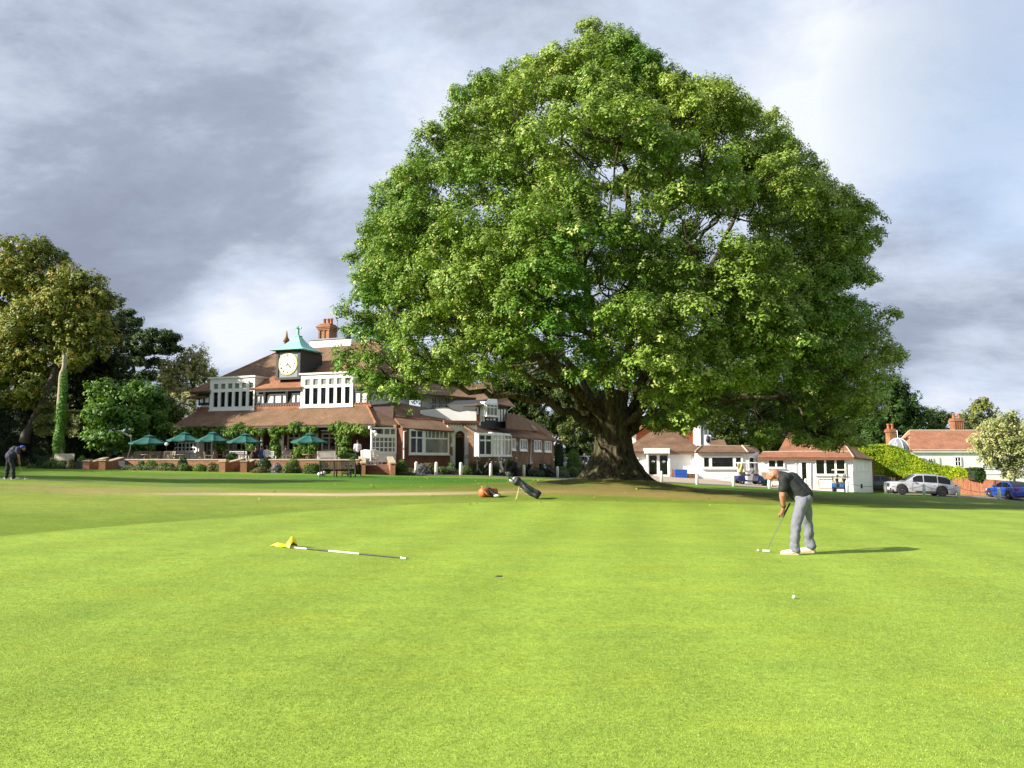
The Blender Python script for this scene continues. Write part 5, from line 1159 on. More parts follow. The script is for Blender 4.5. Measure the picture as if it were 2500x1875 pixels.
    steps('brick steps between sloping walls below the third parasol', 580, 606, 50.7, 52.2, 3, .72, 1.12)
    steps('brick steps between sloping walls near the far left bench', 250, 264, 52.2, 53.8, 3, .72, 1.12)
terrace()

# ================================================================ WHITE LODGE on the right
def lodge():
    b = at(1700, 1160, 72); root = thing('white_lodge', 'low white lodge with brown tiled roofs and orange tile-hung gable right of the oak', 'building', (b.x, b.y, -.8))
    P1 = Pl.px(1536, 72.5, 1706, 72.5)
    with part('wall', 'render', root) as m:
        P1.obox(m, P1.hit(1500, 1120)[0], P1.hit(1706, 1120)[0], -2.0, P1.hit(1620, 1103)[1], 0, 9)
    P2 = Pl.px(1700, 71, 1823, 71); P3 = Pl.px(1823, 71, 1852, 72.0); P4 = Pl.px(1850, 71.2, 2080, 70.2); P5 = Pl.px(2079, 70.2, 2127, 72.8)
    with part('wall', 'render', root) as m:
        P2.obox(m, *P2.rng(1704, 1823, 1104, 1175)[:2], -2.5, P2.hit(1760, 1104)[1], 0, 8); P3.obox(m, 0, P3.L, -2.5, P2.hit(1760, 1104)[1] - .004, 0, 4)
    with part('wall', 'render', root) as m: P4.obox(m, *P4.rng(1852, 2080, 1116, 1200)[:2], -3.2, P4.hit(1960, 1117)[1], 0, 8); P5.obox(m, .002, P5.L, -3.2, P4.hit(1960, 1117)[1] - .003, -.002, 7)
    with part('corner_brickwork', 'brick', root) as m: P5.obox(m, P5.L, P5.L + .28, -3.2, P4.hit(1960, 1118)[1] - .1, .03, 6.5)
    # roofs
    e1 = P1.hit(1600, 1103, .4)[1]
    with part('roof', 'tile', root) as m:
        L0, L1 = P1.P(1535, 1102, .4), P1.P(1722, 1103, .4)
        m.slab([L0, L1, at(1688, 1080, 74.5), at(1662, 1056, 77), at(1622, 1042, 78), at(1590, 1053, 77), at(1538, 1088, 74)], .12)
        z_ = P2.hit(1760, 1104, .4)[1]
        m.slab([P2.P(1695, 1104, .4), P2.P(1826, 1104, .4), at(1812, 1087.5, 73), at(1713, 1088, 73)], .12); m.slab([P2.P(1826, 1104, .4), at(1856, 1104, 72.4), at(1843, 1089, 74), at(1812, 1087.5, 73)], .12)
        m.slab([at(1713, 1088, 73), at(1812, 1087.5, 73), at(1843, 1089, 74), at(1843, 1089, 80), at(1700, 1088, 80)], .1)
        m.slab([at(1733, 1088, 76), at(1775, 1088, 76), at(1768, 1073, 79), at(1736, 1074, 79)], .1)
    e4 = P4.P(1960, 1116, .4).z
    with part('roof', 'redtile', root) as m:
        A, B_ = P4.P(1846, 1116, .4), P4.P(2084, 1116, .4); c = at(2072, 1102, 72); d = at(1862, 1103, 73)
        m.slab([A, B_, c, d], .12)
        m.slab([d, c, at(2062, 1086, 74), at(2050, 1075, 75), at(1990, 1055, 77.5), at(1925, 1057, 77.5), at(1900, 1102, 73)], .12)
    with part('hip_roof', 'tile', root) as m:
        E = P5.P(2133, 1122, .35); m.slab([B_, E, at(2058, 1078, 75.5), c], .12); m.slab([E, at(2133, 1121, 80), at(2058, 1078, 75.5)], .12); m.slab([c, at(2058, 1078, 75.5), at(2050, 1075, 75)], .1)
    with part('ridge_tiles', 'coping', root) as m:
        m.tube([at(1862, 1103, 72.9), at(2072, 1102, 71.9)], .07, 6); m.tube([at(2058, 1078, 75.4), P4.P(2084, 1115, .4)], .07, 6); m.tube([at(1713, 1088, 72.9), at(1843, 1089, 73.9)], .07, 6)
        m.tube([at(1812, 1088, 72.9), P2.P(1826, 1103.5, .4)], .09, 6); m.tube([at(1694, 1087, 74.4), P1.P(1720, 1103, .4)] if False else [at(1713, 1088, 72.9), P2.P(1697, 1103, .4)], .09, 6); m.tube([at(1978, 1096, 73), at(2004, 1074, 73.4)], .09, 6)
    PV = Pl.px(1985, 73.0, 2020, 73.0)
    with part('dormer_gable', 'hangtile', root) as m: PV.poly(m, [(1984, 1085), (2022, 1085), (2012, 1070), (2003, 1069)], 0, .8)
    with part('dormer_cap', 'white', root) as m: PV.poly(m, [(1978, 1067), (1999, 1067), (1999, 1058), (1985, 1058)], -.6, .8)
    # upper tile-hung gable
    P6 = Pl.px(1540, 80, 1700, 80)
    with part('hung_tile_wall', 'hangtile', root) as m: P6.poly(m, [(1553, 1060), (1600, 1030), (1640, 990), (1694, 1025), (1694, 1105), (1553, 1105)], 0, 5)
    with part('gable_wall', 'render', root) as m:
        P6.poly(m, [(1538, 1068), (1553, 1058), (1553, 1105), (1538, 1105)], .05, 4)
    with part('gable_wall', 'render', root) as m: P6.box(m, 1693, 1710.5, 1020, 1108, .10, 5)
    PS = Pl.px(1710, 80, 1734, 86)
    with part('side_wall', 'render', root) as m: PS.obox(m, 0, PS.L, 1, at(1710, 1024, 80).z, 0, 1)
    with part('gable_roof', 'redtile', root) as m:
        m.slab([at(1716, 1028, 79.2), at(1640, 975, 79.2), at(1640, 975, 88), at(1738, 1040, 88)], .14); m.slab([at(1540, 1066, 79.2), at(1640, 975, 79.2), at(1640, 975, 88), at(1545, 1055, 88)], .14)
    with part('pipework', 'black', root) as m:
        for x in (1714, 1724, 1732): m.tube([PS.P(x + 5, 1036, .15), PS.P(x, 1046, .15), PS.P(x, 1088, .15)], .06, 6)
    with part('air_conditioner', 'white', root) as m: m.box(*sorted((at(1722, 1080, 79).x, at(1734, 1080, 79).x)), 78.6, 79.4, at(1725, 1088, 79).z, at(1725, 1062, 79).z)
    with part('fan_grille', 'darkgrey', root) as m: m.lathe(at(1728, 1072, 78.55), [(.24, 0), (.24, .05)], 14, axis=Matrix.Rotation(R(90), 3, 'X'), sy=1.6)
    window(P6, 1596, 1656, 1014, 1044, root, cols=4, rows=2, off=.0, fw=.12, glass='curtain')
    # ground-floor openings
    with part('porch', 'white', root) as m: P1.box(m, 1574.5, 1635, 1094, 1107, .75, .9); P1.box(m, 1579, 1583, 1107, 1164, .45, .5); P1.box(m, 1632, 1636, 1107, 1164, .45, .5)
    w = window(P1, 1580, 1634, 1107, 1163, root, cols=2, rows=1, off=.2, fw=.17, mull=.26, name='glass_door', sill=False, th=.08)
    with part('door_emblem', 'white', root) as m:
        for x in (1594.5, 1620.5):
            p = P1.P(x, 1128, .255); r = .17
            m.slab([p + P1.e * r * math.cos(a) + Vector((0, 0, r * .9 * math.sin(a))) for a in [math.pi * k / 10 for k in range(11)]], .01, up=P1.n); m.slab([p + P1.e * .012 * s_ + Vector((0, 0, zz)) for s_, zz in ((-1, 0), (1, 0), (1, -.12), (-1, -.12))], .01, up=P1.n)
    with part('brass_plate', 'gold', root) as m: P1.box(m, 1552, 1562, 1121, 1124, .03, .03)
    window(P1, 1690.5, 1701, 1113, 1146, root, cols=1, off=.0, fw=.10)
    window(P2, 1714, 1813, 1113, 1144, root, off=.0, fw=.16, colf=[.205, .795], mull=.26, name='shop_window')
    window(P3, 1826, 1841, 1114, 1146, root, off=.0, fw=.14, cols=1, name='shop_window')
    window(P4, 1873.5, 1915.5, 1121, 1143, root, off=.0, fw=.12, cols=2, mull=.14)
    window(P4, 1989, 2065, 1119, 1160, root, off=.0, fw=.12, cols=3, mull=.17, name='shop_window')
    window(P4, 1950, 1976, 1122, 1183, root, off=.0, fw=.26, cols=1, name='glass_door', sill=False)
    with part('vent', 'black', root) as m: P5.box(m, 2102, 2106, 1182, 1192, .03, .03)
    with part('boarded_panel', 'white', root) as m:
        for x in (2082, 2091, 2103, 2113, 2122): P5.box(m, x, x + 1.2, 1126, 1150, .04, .04)
        P5.box(m, 2081, 2125, 1149, 1151, .05, .05)
    with part('downpipe', 'white', root) as m:
        for x in (1943, 1979): m.tube([P4.P(x, 1118, .08), P4.P(x, 1192, .08)], .04, 6)
    with part('fascia', 'brownwood', root) as m: P4.obox(m, P4.hit(1850, 1116)[0], P4.hit(2082, 1116)[0], e4 - .26, e4 - .12, .36, .06); P1.obox(m, *P1.rng(1538, 1722, 1100, 1104, .36)[:2], e1 - .24, e1 - .13, .36, .06)
    with part('chimney', 'orangebrick', root) as m:
        p = at(1991, 1052, 80); m.box(p.x - .35, p.x + .35, 79.5, 80.3, p.z - 3, at(1991, 1026, 80).z)
lodge()

# ================================================================ FAR WHITE HOUSE
def far_house():
    b = at(2350, 1150, 88); root = thing('white_house', 'long white house with salmon tiled roof, two brick chimneys and a glazed dome', 'building', (b.x, b.y, -2))
    P1 = Pl.px(2150, 88, 2560, 88)
    ztop = P1.hit(2300, 1104)[1]
    with part('wall', 'render', root) as m: P1.obox(m, *P1.rng(2160, 2620, 1104, 1200)[:2], -4, ztop, 0, 9)
    with part('cornice', 'white', root) as m: P1.obox(m, *P1.rng(2226, 2620, 1100, 1106)[:2], ztop - .02, ztop + .28, .25, .4)
    with part('roof', 'salmontile', root) as m:
        zz = ztop + .2; A = P1.P(2222, 1102, .3); B_ = P1.P(2620, 1102, .3); A.z = B_.z = zz
        T0, T1 = at(2221, 1051, 93), at(2610, 1051, 93); m.slab([A, B_, T1, T0], .15); m.slab([at(2172, 1102, 92), A, T0, at(2185, 1095, 97)], .15)
    with part('ridge_tiles', 'coping', root) as m: m.tube([T0, T1], .12, 6); m.tube([T0, at(2200, 1072, 94)], .10, 6)
    for (x0, x1, y0, y1, d) in ((2166, 2183, 1052, 1090, 91), (2323, 2348, 1026, 1053, 93.5)):
        p, q = at(x0, y1, d), at(x1, y0, d); ch = MB(world=True); ch.box(p.x + .1, q.x - .1, d - .5, d + .5, p.z - 1, q.z)
        n = 4
        for k in range(n + 1): x = p.x + .1 + (q.x - p.x - .3) * k / n; ch.box(x, x + .1, d - .58, d - .5, p.z, q.z - .15)
        ch.box(p.x, q.x, d - .62, d + .62, q.z - .15, q.z + .05); ch.box(p.x + .08, q.x - .08, d - .55, d + .55, q.z + .05, q.z + .22)
        co = ch.build('chimney', M['orangebrick'], root); k = max(1, round((q.x - p.x) / .55))
        for i in range(k):
            with part('chimney_pot', 'terracotta', co) as m: m.lathe((p.x + (q.x - p.x) * (i + .5) / k, d, q.z + .2), [(.2, 0), (.15, .15), (.14, .5), (.2, .55), (.18, .62)], 10)
    c = at(2193, 1100, 86); rx = (at(2218, 1100, 86).x - at(2168, 1100, 86).x) / 2; hz = at(2193, 1070, 86).z - c.z
    with part('glazed_dome', 'lead', root) as m:
        prof = [(rx, -1.5), (rx, 0)] + [(rx * math.cos(a), hz * math.sin(a)) for a in [R(x) for x in range(10, 91, 10)]]; prof[-1] = (.02, hz); m.lathe(c, prof, 12, smooth=False)
    with part('dome_ribs', 'white', root) as m:
        for k in range(8):
            a = 2 * math.pi * k / 8; m.tube([c + Vector((rx * 1.02 * math.cos(t) * math.cos(a), rx * 1.02 * math.cos(t) * math.sin(a), hz * 1.02 * math.sin(t))) for t in [R(x) for x in range(0, 91, 15)]], .035, 5)
        m.tube([c + Vector((0, 0, hz)), at(2190, 1050, 86)], .04, 5)
    for x0, x1, y0, y1, cl in ((2244, 2258, 1118, 1138, 2), (2266, 2278, 1118, 1138, 2), (2330, 2346, 1115, 1138, 2), (2397, 2407, 1134, 1144, 1), (2409, 2420, 1134, 1145, 2), (2422, 2432, 1134, 1144, 1)):
        window(P1, x0, x1, y0, y1, root, cols=cl, rows=2, fw=.08, sill=False)
    with part('string_course', 'white', root) as m: P1.obox(m, *P1.rng(2395, 2600, 1156, 1158, .05)[:2], P1.hit(2450, 1158)[1], P1.hit(2450, 1156)[1], .06, .06)
far_house()
leafbank('conifer_hedge', 'bright yellow-green clipped conifer hedge sloping down behind the parked cars', 'hedge',
         [(2096, 2160, 1093, 1087, 1163, 1163, 76.6, 76.6, 2), (2160, 2205, 1087, 1097, 1163, 1164, 76.5, 75, 2), (2205, 2262, 1098, 1132, 1164, 1161, 75, 73.3, 1.8), (2262, 2325, 1132, 1143, 1163, 1170, 73.3, 71, 1.6), (2325, 2396, 1143, 1147, 1170, 1171, 71, 68.6, 1.5)],
         (0.13, 0.22, 0.012), (0.36, 0.44, 0.02), 51, size=.17, n=26000, m='needle', base=(2200, 71), nb=.15)
leafbank('dark_hedge_end', 'dark green clipped bush closing the right end of the bright hedge', 'bush', [(2376, 2398, 1144, 1146, 1172, 1172, 68.3, 68.3, 1.2)], (0.02, 0.045, 0.008), (0.05, 0.09, 0.015), 52, size=.15, n=2200, nb=.1)
def board_fence(label, pts, seed, panel=1.8):
    """vertical close-board fence through (px, ytop, ybottom, d) posts"""
    a = at(pts[0][0], pts[0][2], pts[0][3]); root = thing('wooden_fence', label, 'fence', (a.x, a.y, a.z)); rnd = random.Random(seed)
    for k in range(len(pts) - 1):
        p0, p1 = pts[k], pts[k + 1]; A, B_ = at(p0[0], p0[2], p0[3]), at(p1[0], p1[2], p1[3]); TA, TB = at(p0[0], p0[1], p0[3]).z, at(p1[0], p1[1], p1[3]).z
        P = Pl(A, B_); n = max(1, int(P.L / .14)); m = MB(world=True)
        for i in range(n):
            t0, t1 = i / n, (i + 1) / n; z0 = A.z + (B_.z - A.z) * t0 - .3; z1 = TA + (TB - TA) * (t0 + t1) / 2 + rnd.uniform(-.015, .015)
            P.obox(m, P.L * t0, P.L * t1 - .012, z0, z1, rnd.uniform(0, .02), .03)
        m.build('panel', M['fence'], root)
        with part('post', 'fence', root) as q: P.obox(q, -.06, .06, A.z - .4, TA + .06, .06, .12)
        with part('rail', 'fence', root) as q: q.tube([P.W(0, TA + .03, .01), P.W(P.L, TB + .03, .01)], .035, 5)
board_fence('red-brown close-board fence behind the parked cars', [(2130, 1162, 1196, 77), (2190, 1163, 1199, 76), (2250, 1165, 1203, 74), (2310, 1167, 1207, 72), (2370, 1170, 1210, 69.5), (2428, 1173, 1214, 67.5), (2500, 1179, 1218, 67), (2580, 1185, 1226, 66.5)], 4)
board_fence('shaded red-brown fence behind the two cars left of the oak trunk', [(1380, 1118, 1140, 94), (1430, 1119, 1142, 94), (1480, 1120, 1144, 94), (1530, 1120, 1146, 94)], 5)
# ================================================================ SHRUBS of the borders
def shrub(label, px, d, w, h, col, col2, seed, pyb=None, cat='shrub', group='rounded shrubs of the terrace border', size=.085, name='shrub', n=1500, flat=1.0, lump=.15, accent=None, accent_p=0):
    rng = np.random.default_rng(seed); g = gnd(px, d); root = thing(name, label, cat, (g.x, g.y, g.z - .03), group=group)
    r = w * d / FP / 2; hh = h * d / FP; n = int(n * max(.6, r * hh * 2.2)); dd = rand_dirs(n, rng); dd[:, 2] = np.abs(dd[:, 2]) * 1.0
    lum = 1 + lump * (np.sin(dd[:, 0] * 5 + seed) + np.sin(dd[:, 2] * 6 + seed * 2) + np.sin(dd[:, 1] * 7)) / 2
    p = dd * np.array([r, r * .8, hh]) * lum[:, None] * rng.uniform(.8, 1.02, (n, 1)); p = p + np.array([g.x, g.y, g.z])
    wv = np.clip(rng.random((n, 1)) * .7 + .3 * (dd[:, 2:3] > .4), 0, 1); c = (np.array(col) * (1 - wv) + np.array(col2) * wv) * (1 + rng.normal(0, .15, (n, 1)))
    if accent is not None: k = (rng.random(n) < accent_p)[:, None]; c = np.where(k, np.array(accent), c)
    leaf_object('foliage', p, unit(dd + rng.normal(0, .45, (n, 3))), size * rng.uniform(.7, 1.4, n), np.clip(c, .004, .9), M['leaf'], root, aspect=.6)
    mb = MB(); mb.lathe((0, 0, 0), [(r * .55, 0), (r * .82, hh * .3), (r * .75, hh * .6), (r * .4, hh * .84), (.01, hh * .9)], 12, sy=.8); mb.build('branch_core', M['darkcore'], root); return root
GR = ((0.045, 0.085, 0.018), (0.12, 0.18, 0.035)); DK = ((0.012, 0.032, 0.008), (0.04, 0.08, 0.018)); BR = ((0.05, 0.12, 0.015), (0.15, 0.25, 0.03)); GY = ((0.08, 0.105, 0.06), (0.17, 0.20, 0.12)); BRW = ((0.09, 0.08, 0.03), (0.17, 0.14, 0.05)); LV = ((0.10, 0.10, 0.13), (0.19, 0.19, 0.20))
SH = [('dark olive shrub nearest the left putting golfer', 106, 53.5, 36, 30, DK), ('rounded green shrub left of the pale bench', 125, 52.8, 40, 24, GR), ('low green shrub before the pale bench', 150, 52.4, 44, 20, GR), ('dry brown shrub before the pale bench', 173, 52.2, 26, 22, BRW), ('bright box ball in the grey planter right of the pale bench', 200, 53.5, 30, 32, BR),
      ('small mid green shrub below the first parasol', 345, 52, 30, 22, GR), ('green shrub below the first parasol by the brick wall', 368, 51.8, 34, 24, BR), ('dark shrub under the gap between the first two parasols', 400, 51.5, 34, 20, GR), ('leafy shrub left of the glazed bay wall end', 415, 51.5, 30, 18, GR),
      ('dark round bush standing against the wall below the second parasol', 445, 52.2, 32, 30, DK), ('pale green mound below the second parasol', 450, 50.8, 34, 19, GR), ('bright mound below the third parasol', 488, 50.6, 34, 19, BR), ('brown-green shrub left of the curved step wall', 518, 50.5, 28, 22, BRW), ('olive shrub touching the curved step wall', 538, 50.5, 28, 20, GR),
      ('large dark round bush right of the curved steps', 643, 50.6, 42, 38, DK), ('low brown heather at the foot of the dark round bush', 632, 49.6, 40, 13, BRW), ('greyish lavender mound right of the dark round bush', 676, 50, 32, 23, LV), ('green dome shrub right of the lavender mound', 706, 49.8, 40, 26, GR), ('yellow-green shrub against the wall behind the green dome', 716, 51, 36, 34, BR),
      ('broad green dome shrub left of the dark wooden bench', 760, 49.6, 44, 26, GR), ('olive dome shrub partly behind the dark wooden bench', 785, 50, 40, 30, GR), ('clipped bright box ball in a pot behind the dark wooden bench', 857, 50.5, 34, 38, BR), ('glossy bright round bush right of the white-door steps', 980, 52.0, 34, 36, BR),
      ('low brown-green plant at the foot of the glossy bush', 990, 51.8, 50, 10, BRW), ('lavender mound behind the first white bollard', 1030, 55, 50, 26, LV), ('dry grassy shrub between the first two bollards', 1048, 56, 34, 30, BRW), ('dark green shrub behind the second bollard', 1075, 55.3, 44, 22, GR),
      ('bright round shrub beside the notice board', 1100, 57, 32, 30, BR), ('grey-green lavender below the notice board', 1098, 56, 44, 20, GY), ('dark green shrub behind the third bollard', 1135, 57, 40, 24, GR), ('buff tufted grass beside the arched entrance', 1152, 58, 18, 30, BRW), ('leafy shrub behind the first golf trolley', 1172, 58.8, 40, 30, GR), ('dark shrub between the trolleys and the bay window', 1200, 59.4, 44, 28, DK),
      ('yellow conifer tip below the bay window', 1243, 60.8, 16, 44, BR), ('dark square clipped shrub below the right bay window', 1252, 60.6, 34, 34, DK), ('olive shrub beside the downpipe of the long wing', 1282, 62.5, 34, 30, GR), ('silver-green shrub right of the wooden planter', 1310, 62.8, 40, 24, GY), ('dark shrub behind the black golf trolley', 1334, 64, 36, 32, DK),
      ('tall dark shrub at the end corner of the long wing', 1365, 70, 26, 84, DK), ('green shrub past the end of the long wing', 1372, 64.5, 40, 28, GR), ('silvery shrub behind the sixth bollard', 1375, 63.6, 36, 18, GY), ('olive mound left of the parked silver car', 1398, 65, 36, 26, GR), ('second green mound left of the parked silver car', 1412, 65.5, 30, 26, GR), ('yellow-leaved sapling bush left of the oak trunk', 1402, 70, 44, 60, BR)]
for i, (lab, px, d, w, h, c) in enumerate(SH):
    shrub(lab, px, d, w, h, c[0], c[1], 300 + i, accent=(.30, .27, .36) if c is LV else None, accent_p=.18, lump=.1)
leafbank('border_planting', 'low mixed ground planting along the foot of the terrace walls', 'ground cover', [(70, 220, 1136, 1137, 1146, 1147, 53, 53, 1), (305, 551, 1140, 1141, 1150, 1152, 51, 50.4, 1), (612, 800, 1145, 1147, 1153, 1156, 50, 49.6, .8), (985, 1150, 1147, 1148, 1157, 1158, 55, 57, 1)], (0.05, 0.07, 0.02), (0.12, 0.15, 0.04), 61, size=.09, n=9000)
bp_ = bpy.data.objects.get('border_planting'); bp_['kind'] = 'stuff'

# ================================================================ PARASOLS
def parasol(label, px, d, pyTop, pyRim, w, group='green parasols on the terrace', vent=True, tilt=0.0):
    z0 = 1.12; p = at(px, pyRim, d); root = thing('parasol', label, 'parasol', (p.x, d, z0), group=group)
    zr = p.z - z0; zt = at(px, pyTop, d).z - z0; r = w * d / FP / 2; n = 8; mb = MB(); sub = 6
    def ringpt(k, f, z): a = 2 * math.pi * (k + .5) / n; return Vector((r * f * math.cos(a), r * f * math.sin(a), z))
    tv = .16 if vent else .02; rows = [(1.0, 0), (.8, .13), (.55, .36), (.3, .62), (tv, .78 if vent else 1.0)]
    vs = []
    for f, t in rows:
        for k in range(n):
            a, b = ringpt(k, f, zr + (zt - zr) * t), ringpt(k + 1, f, zr + (zt - zr) * t)
            for j in range(sub):
                q = a + (b - a) * (j / sub); s = 4 * (j / sub) * (1 - j / sub); q.z -= s * .045 * f; q.xy = q.xy * (1 - .03 * s); vs.append(q)
    m = n * sub; fs = [(i * m + k, i * m + (k + 1) % m, (i + 1) * m + (k + 1) % m, (i + 1) * m + k) for i in range(len(rows) - 1) for k in range(m)]
    mb.add(vs, fs); 
    low = [v - Vector((0, 0, .09)) for v in vs[:m]]; mb.add(vs[:m] + low, [(k, m + k, m + (k + 1) % m, (k + 1) % m) for k in range(m)])
    cn = mb.build('canopy', M['canvas'], root)
    if vent:
        v2 = MB(); vv = [ringpt(k, .30, zr + (zt - zr) * .76) for k in range(n)] + [Vector((0, 0, zt))]; v2.add(vv, [(k, (k + 1) % n, n) for k in range(n)]); v2.build('vent_cap', M['canvas'], cn)
    pm = MB(); pm.tube([(0, 0, 0), (0, 0, zt + .08)], .028, 8); pm.build('pole', M['benchwood'], root)
    rb = MB()
    for k in range(n): a = ringpt(k, .98, zr - .02); rb.tube([(0, 0, zt - .1), a], .012, 4)
    rb.build('ribs', M['benchwood'], root)
    bm = MB(); bm.lathe((0, 0, 0), [(.27, 0), (.27, .06), (.06, .09), (.05, .3)], 14); bm.build('base', M['darkgrey'], root); return root
parasol('pale-lit green parasol standing apart at the left end of the row', 364, 56, 1061, 1081, 91)
parasol('green parasol in front of the white glazed bay, first of the three overlapping', 451, 55, 1054, 1074, 82)
parasol('middle one of the three overlapping green parasols', 520, 54.6, 1053, 1075, 82)
parasol('right-hand one of the three overlapping green parasols', 598, 54.2, 1057, 1078, 84)
parasol('green parasol with a pointed double top standing alone before the creeper column', 756, 53.6, 1056, 1078, 90)
def cantilever():
    g = at(318, 1120, 57); root = thing('cantilever_parasol_frame', 'closed cantilever parasol with its white arm angled out, left of the first parasol', 'parasol', (g.x, 57, 1.12))
    with part('mast', 'steel', root) as m: m.tube([at(310, 1120, 57), at(318, 1095, 57), at(320, 1066, 57)], .045, 6)
    with part('arm', 'white', root) as m: m.tube([at(285, 1053, 57), at(300, 1057, 57), at(320, 1065, 57)], [.05, .07, .09], 8)
    with part('folded_canopy', 'canvas', root) as m: m.tube([at(284, 1054, 57), at(281, 1075, 57), at(280, 1110, 57)], [.10, .20, .12], 8)
    with part('pole', 'darkgrey', root) as m: m.tube([at(285, 1054, 57), at(284, 1112, 57)], .03, 6)
    with part('base', 'darkgrey', root) as m: p = at(310, 1120, 57); m.box(p.x - .4, p.x + .4, 56.6, 57.4, 1.12, 1.2)
cantilever()

# ================================================================ BENCHES, CHAIRS, TABLES
def slat_bench(name, label, cat, loc, rz, w=1.8, mt='benchwood', group=None, back_h=.48, arms=True, curved=False):
    root = thing(name, label, cat, loc, rz, group)
    m = MB()
    for i in range(6): m.box(-w / 2, w / 2, -.04 - .08 * i - .06, -.04 - .08 * i, .42, .445)
    m.build('seat', M[mt], root)
    b = MB(); n = int(w / .085); tl = .07
    for i in range(n):
        x = -w / 2 + .07 + (w - .14) * i / (n - 1); hh = .42 + back_h + (.08 * math.sin(math.pi * i / (n - 1)) if curved else 0)
        b.add([(x - .028, .0, .5), (x + .028, .0, .5), (x + .028, .02, .5), (x - .028, .02, .5), (x - .028, tl, hh), (x + .028, tl, hh), (x + .028, tl + .02, hh), (x - .028, tl + .02, hh)], [(0, 1, 2, 3), (7, 6, 5, 4), (0, 4, 5, 1), (1, 5, 6, 2), (2, 6, 7, 3), (3, 7, 4, 0)])
    pts = [Vector((-w / 2 + w * k / 8, tl + .015, .42 + back_h + .03 + (.08 * math.sin(math.pi * k / 8) if curved else 0))) for k in range(9)]
    b.tube(pts, .035, 6); b.box(-w / 2, w / 2, -.015, .035, .47, .53); b.build('backrest', M[mt], root)
    for x in ([-w / 2 + .03, w / 2 - .03] + ([0] if w > 1.6 else [])):
        l = MB(); l.box(x - .03, x + .03, -.50, -.44, 0, .42); l.build('leg', M[mt], root)
        l = MB(); l.box(x - .03, x + .03, -.02, .04, 0, .5); l.cbox((x, .055, .47 + back_h / 2), (.06, .06, back_h), rx=-.14); l.build('leg', M[mt], root)
    f = MB(); f.box(-w / 2 + .03, w / 2 - .03, -.49, -.45, .33, .41)
    for x in (-w / 2 + .03, w / 2 - .03): f.box(x - .02, x + .02, -.46, 0, .12, .17)
    f.build('rail', M[mt], root)
    if arms:
        for x in (-w / 2 + .03, w / 2 - .03): a = MB(); a.box(x - .04, x + .04, -.52, .04, .63, .665); a.box(x - .028, x + .028, -.50, -.45, .42, .63); a.build('armrest', M[mt], root)
    return root
def chair(name, label, loc, rz, mt='teak', group='garden chairs on the terrace', w=.55):
    return slat_bench(name, label, 'chair', loc, rz, w, mt, group, .46)
g = gnd(816, 45.2); slat_bench('wooden_bench', 'dark weathered slatted bench on the lawn seen from behind', 'bench', (g.x, g.y, g.z), R(180 - 4), 1.75, group='dark wooden benches on the lawn')
g = gnd(851, 46.2); slat_bench('wooden_bench', 'second dark slatted bench standing end-on to the right of the first', 'bench', (g.x, g.y, g.z), R(150), 1.1, group='dark wooden benches on the lawn')
def tz(px, d, z=1.12): p = at(px, 1118, d); return (p.x, d, z)
p = tz(156, 55.6, 1.0); slat_bench('pale_bench', 'pale cream slatted bench on the terrace at the far left', 'bench', (p[0], p[1], .93), R(0), 1.4, 'cartcream', None)
proto = chair('garden_chair', 'weathered teak armchair seen side-on under the third parasol', tz(503, 54.5), R(95))
CH = [(410, 54, 20, 'pale garden chair at the left end of the brick wall under the parasols', 'a'), (420, 54.2, -30, 'second pale garden chair just right of the first, before the glazed bay', 'a'), (522, 54.8, -95, 'tall-backed teak chair just left of the curved steps', 't'), (488, 55.5, 180, 'teak chair behind the box mound', 't'), (380, 56.5, 10, 'pale chair right of the first parasol pole', 'a'),
      (335, 57.5, 0, 'grey teak chair left of the first parasol pole', 't'), (612, 53.5, -80, 'weathered chair back at the top of the curved steps', 't'), (700, 54.5, 40, 'weathered chair beside the white column', 't'), (708, 53.8, -80, 'weathered chair left of the lone parasol', 't')]
for px, d, a, lab, k in CH:
    copy_thing(proto, tz(px, d), R(a), lab)
# long pale sofas at the far left terrace
sofa = slat_bench('garden_bench', 'grey teak garden bench behind the left brick wall, left one', 'bench', tz(322, 58.2), R(0), 1.5, 'teak', 'teak benches behind the left wall')
copy_thing(sofa, tz(360, 58), 0, 'grey teak garden bench under the first parasol, middle one'); copy_thing(sofa, tz(385, 57.4), R(-8), 'grey teak garden bench right of the first parasol pole')
# white benches and chairs by the creeper column
wb = slat_bench('white_bench', 'white slatted garden bench, front one behind the dark wooden bench', 'bench', tz(798, 53.8), R(180), 1.25, 'white', 'white slatted benches on the terrace')
copy_thing(wb, tz(796, 55.6), R(180), 'white slatted garden bench, rear one nearer the veranda')
copy_thing(wb, tz(582, 56.5), R(180), 'white slatted bench behind the planter under the right overlapping parasol'); copy_thing(wb, tz(648, 56), R(180), 'white slatted bench where the seated people sit')
wc = slat_bench('white_chair', 'bright white curved-back seat on the landing, left one', 'chair', (at(894, 1120, 52.9).x, 52.9, 1.12), R(160), .75, 'white', 'bright white seats on the landing', curved=True)
copy_thing(wc, (at(911, 1120, 53.0).x, 53.0, 1.12), R(200), 'bright white curved-back seat on the landing, right one'); copy_thing(wc, (at(901, 1120, 54.3).x, 54.3, 1.12), R(180), 'bright white seat at the rear of the landing beside the glazed door')
def table(label, px, d, r=.55):
    root = thing('garden_table', label, 'table', tz(px, d), group='garden tables on the terrace')
    m = MB(); m.lathe((0, 0, .70), [(r, 0), (r, .035)], 20); m.build('tabletop', M['teak'], root)
    for k in range(4): a = R(45 + 90 * k); l = MB(); l.tube([(r * .75 * math.cos(a), r * .75 * math.sin(a), 0), (r * .55 * math.cos(a), r * .55 * math.sin(a), .70)], .028, 6); l.build('leg', M['teak'], root)
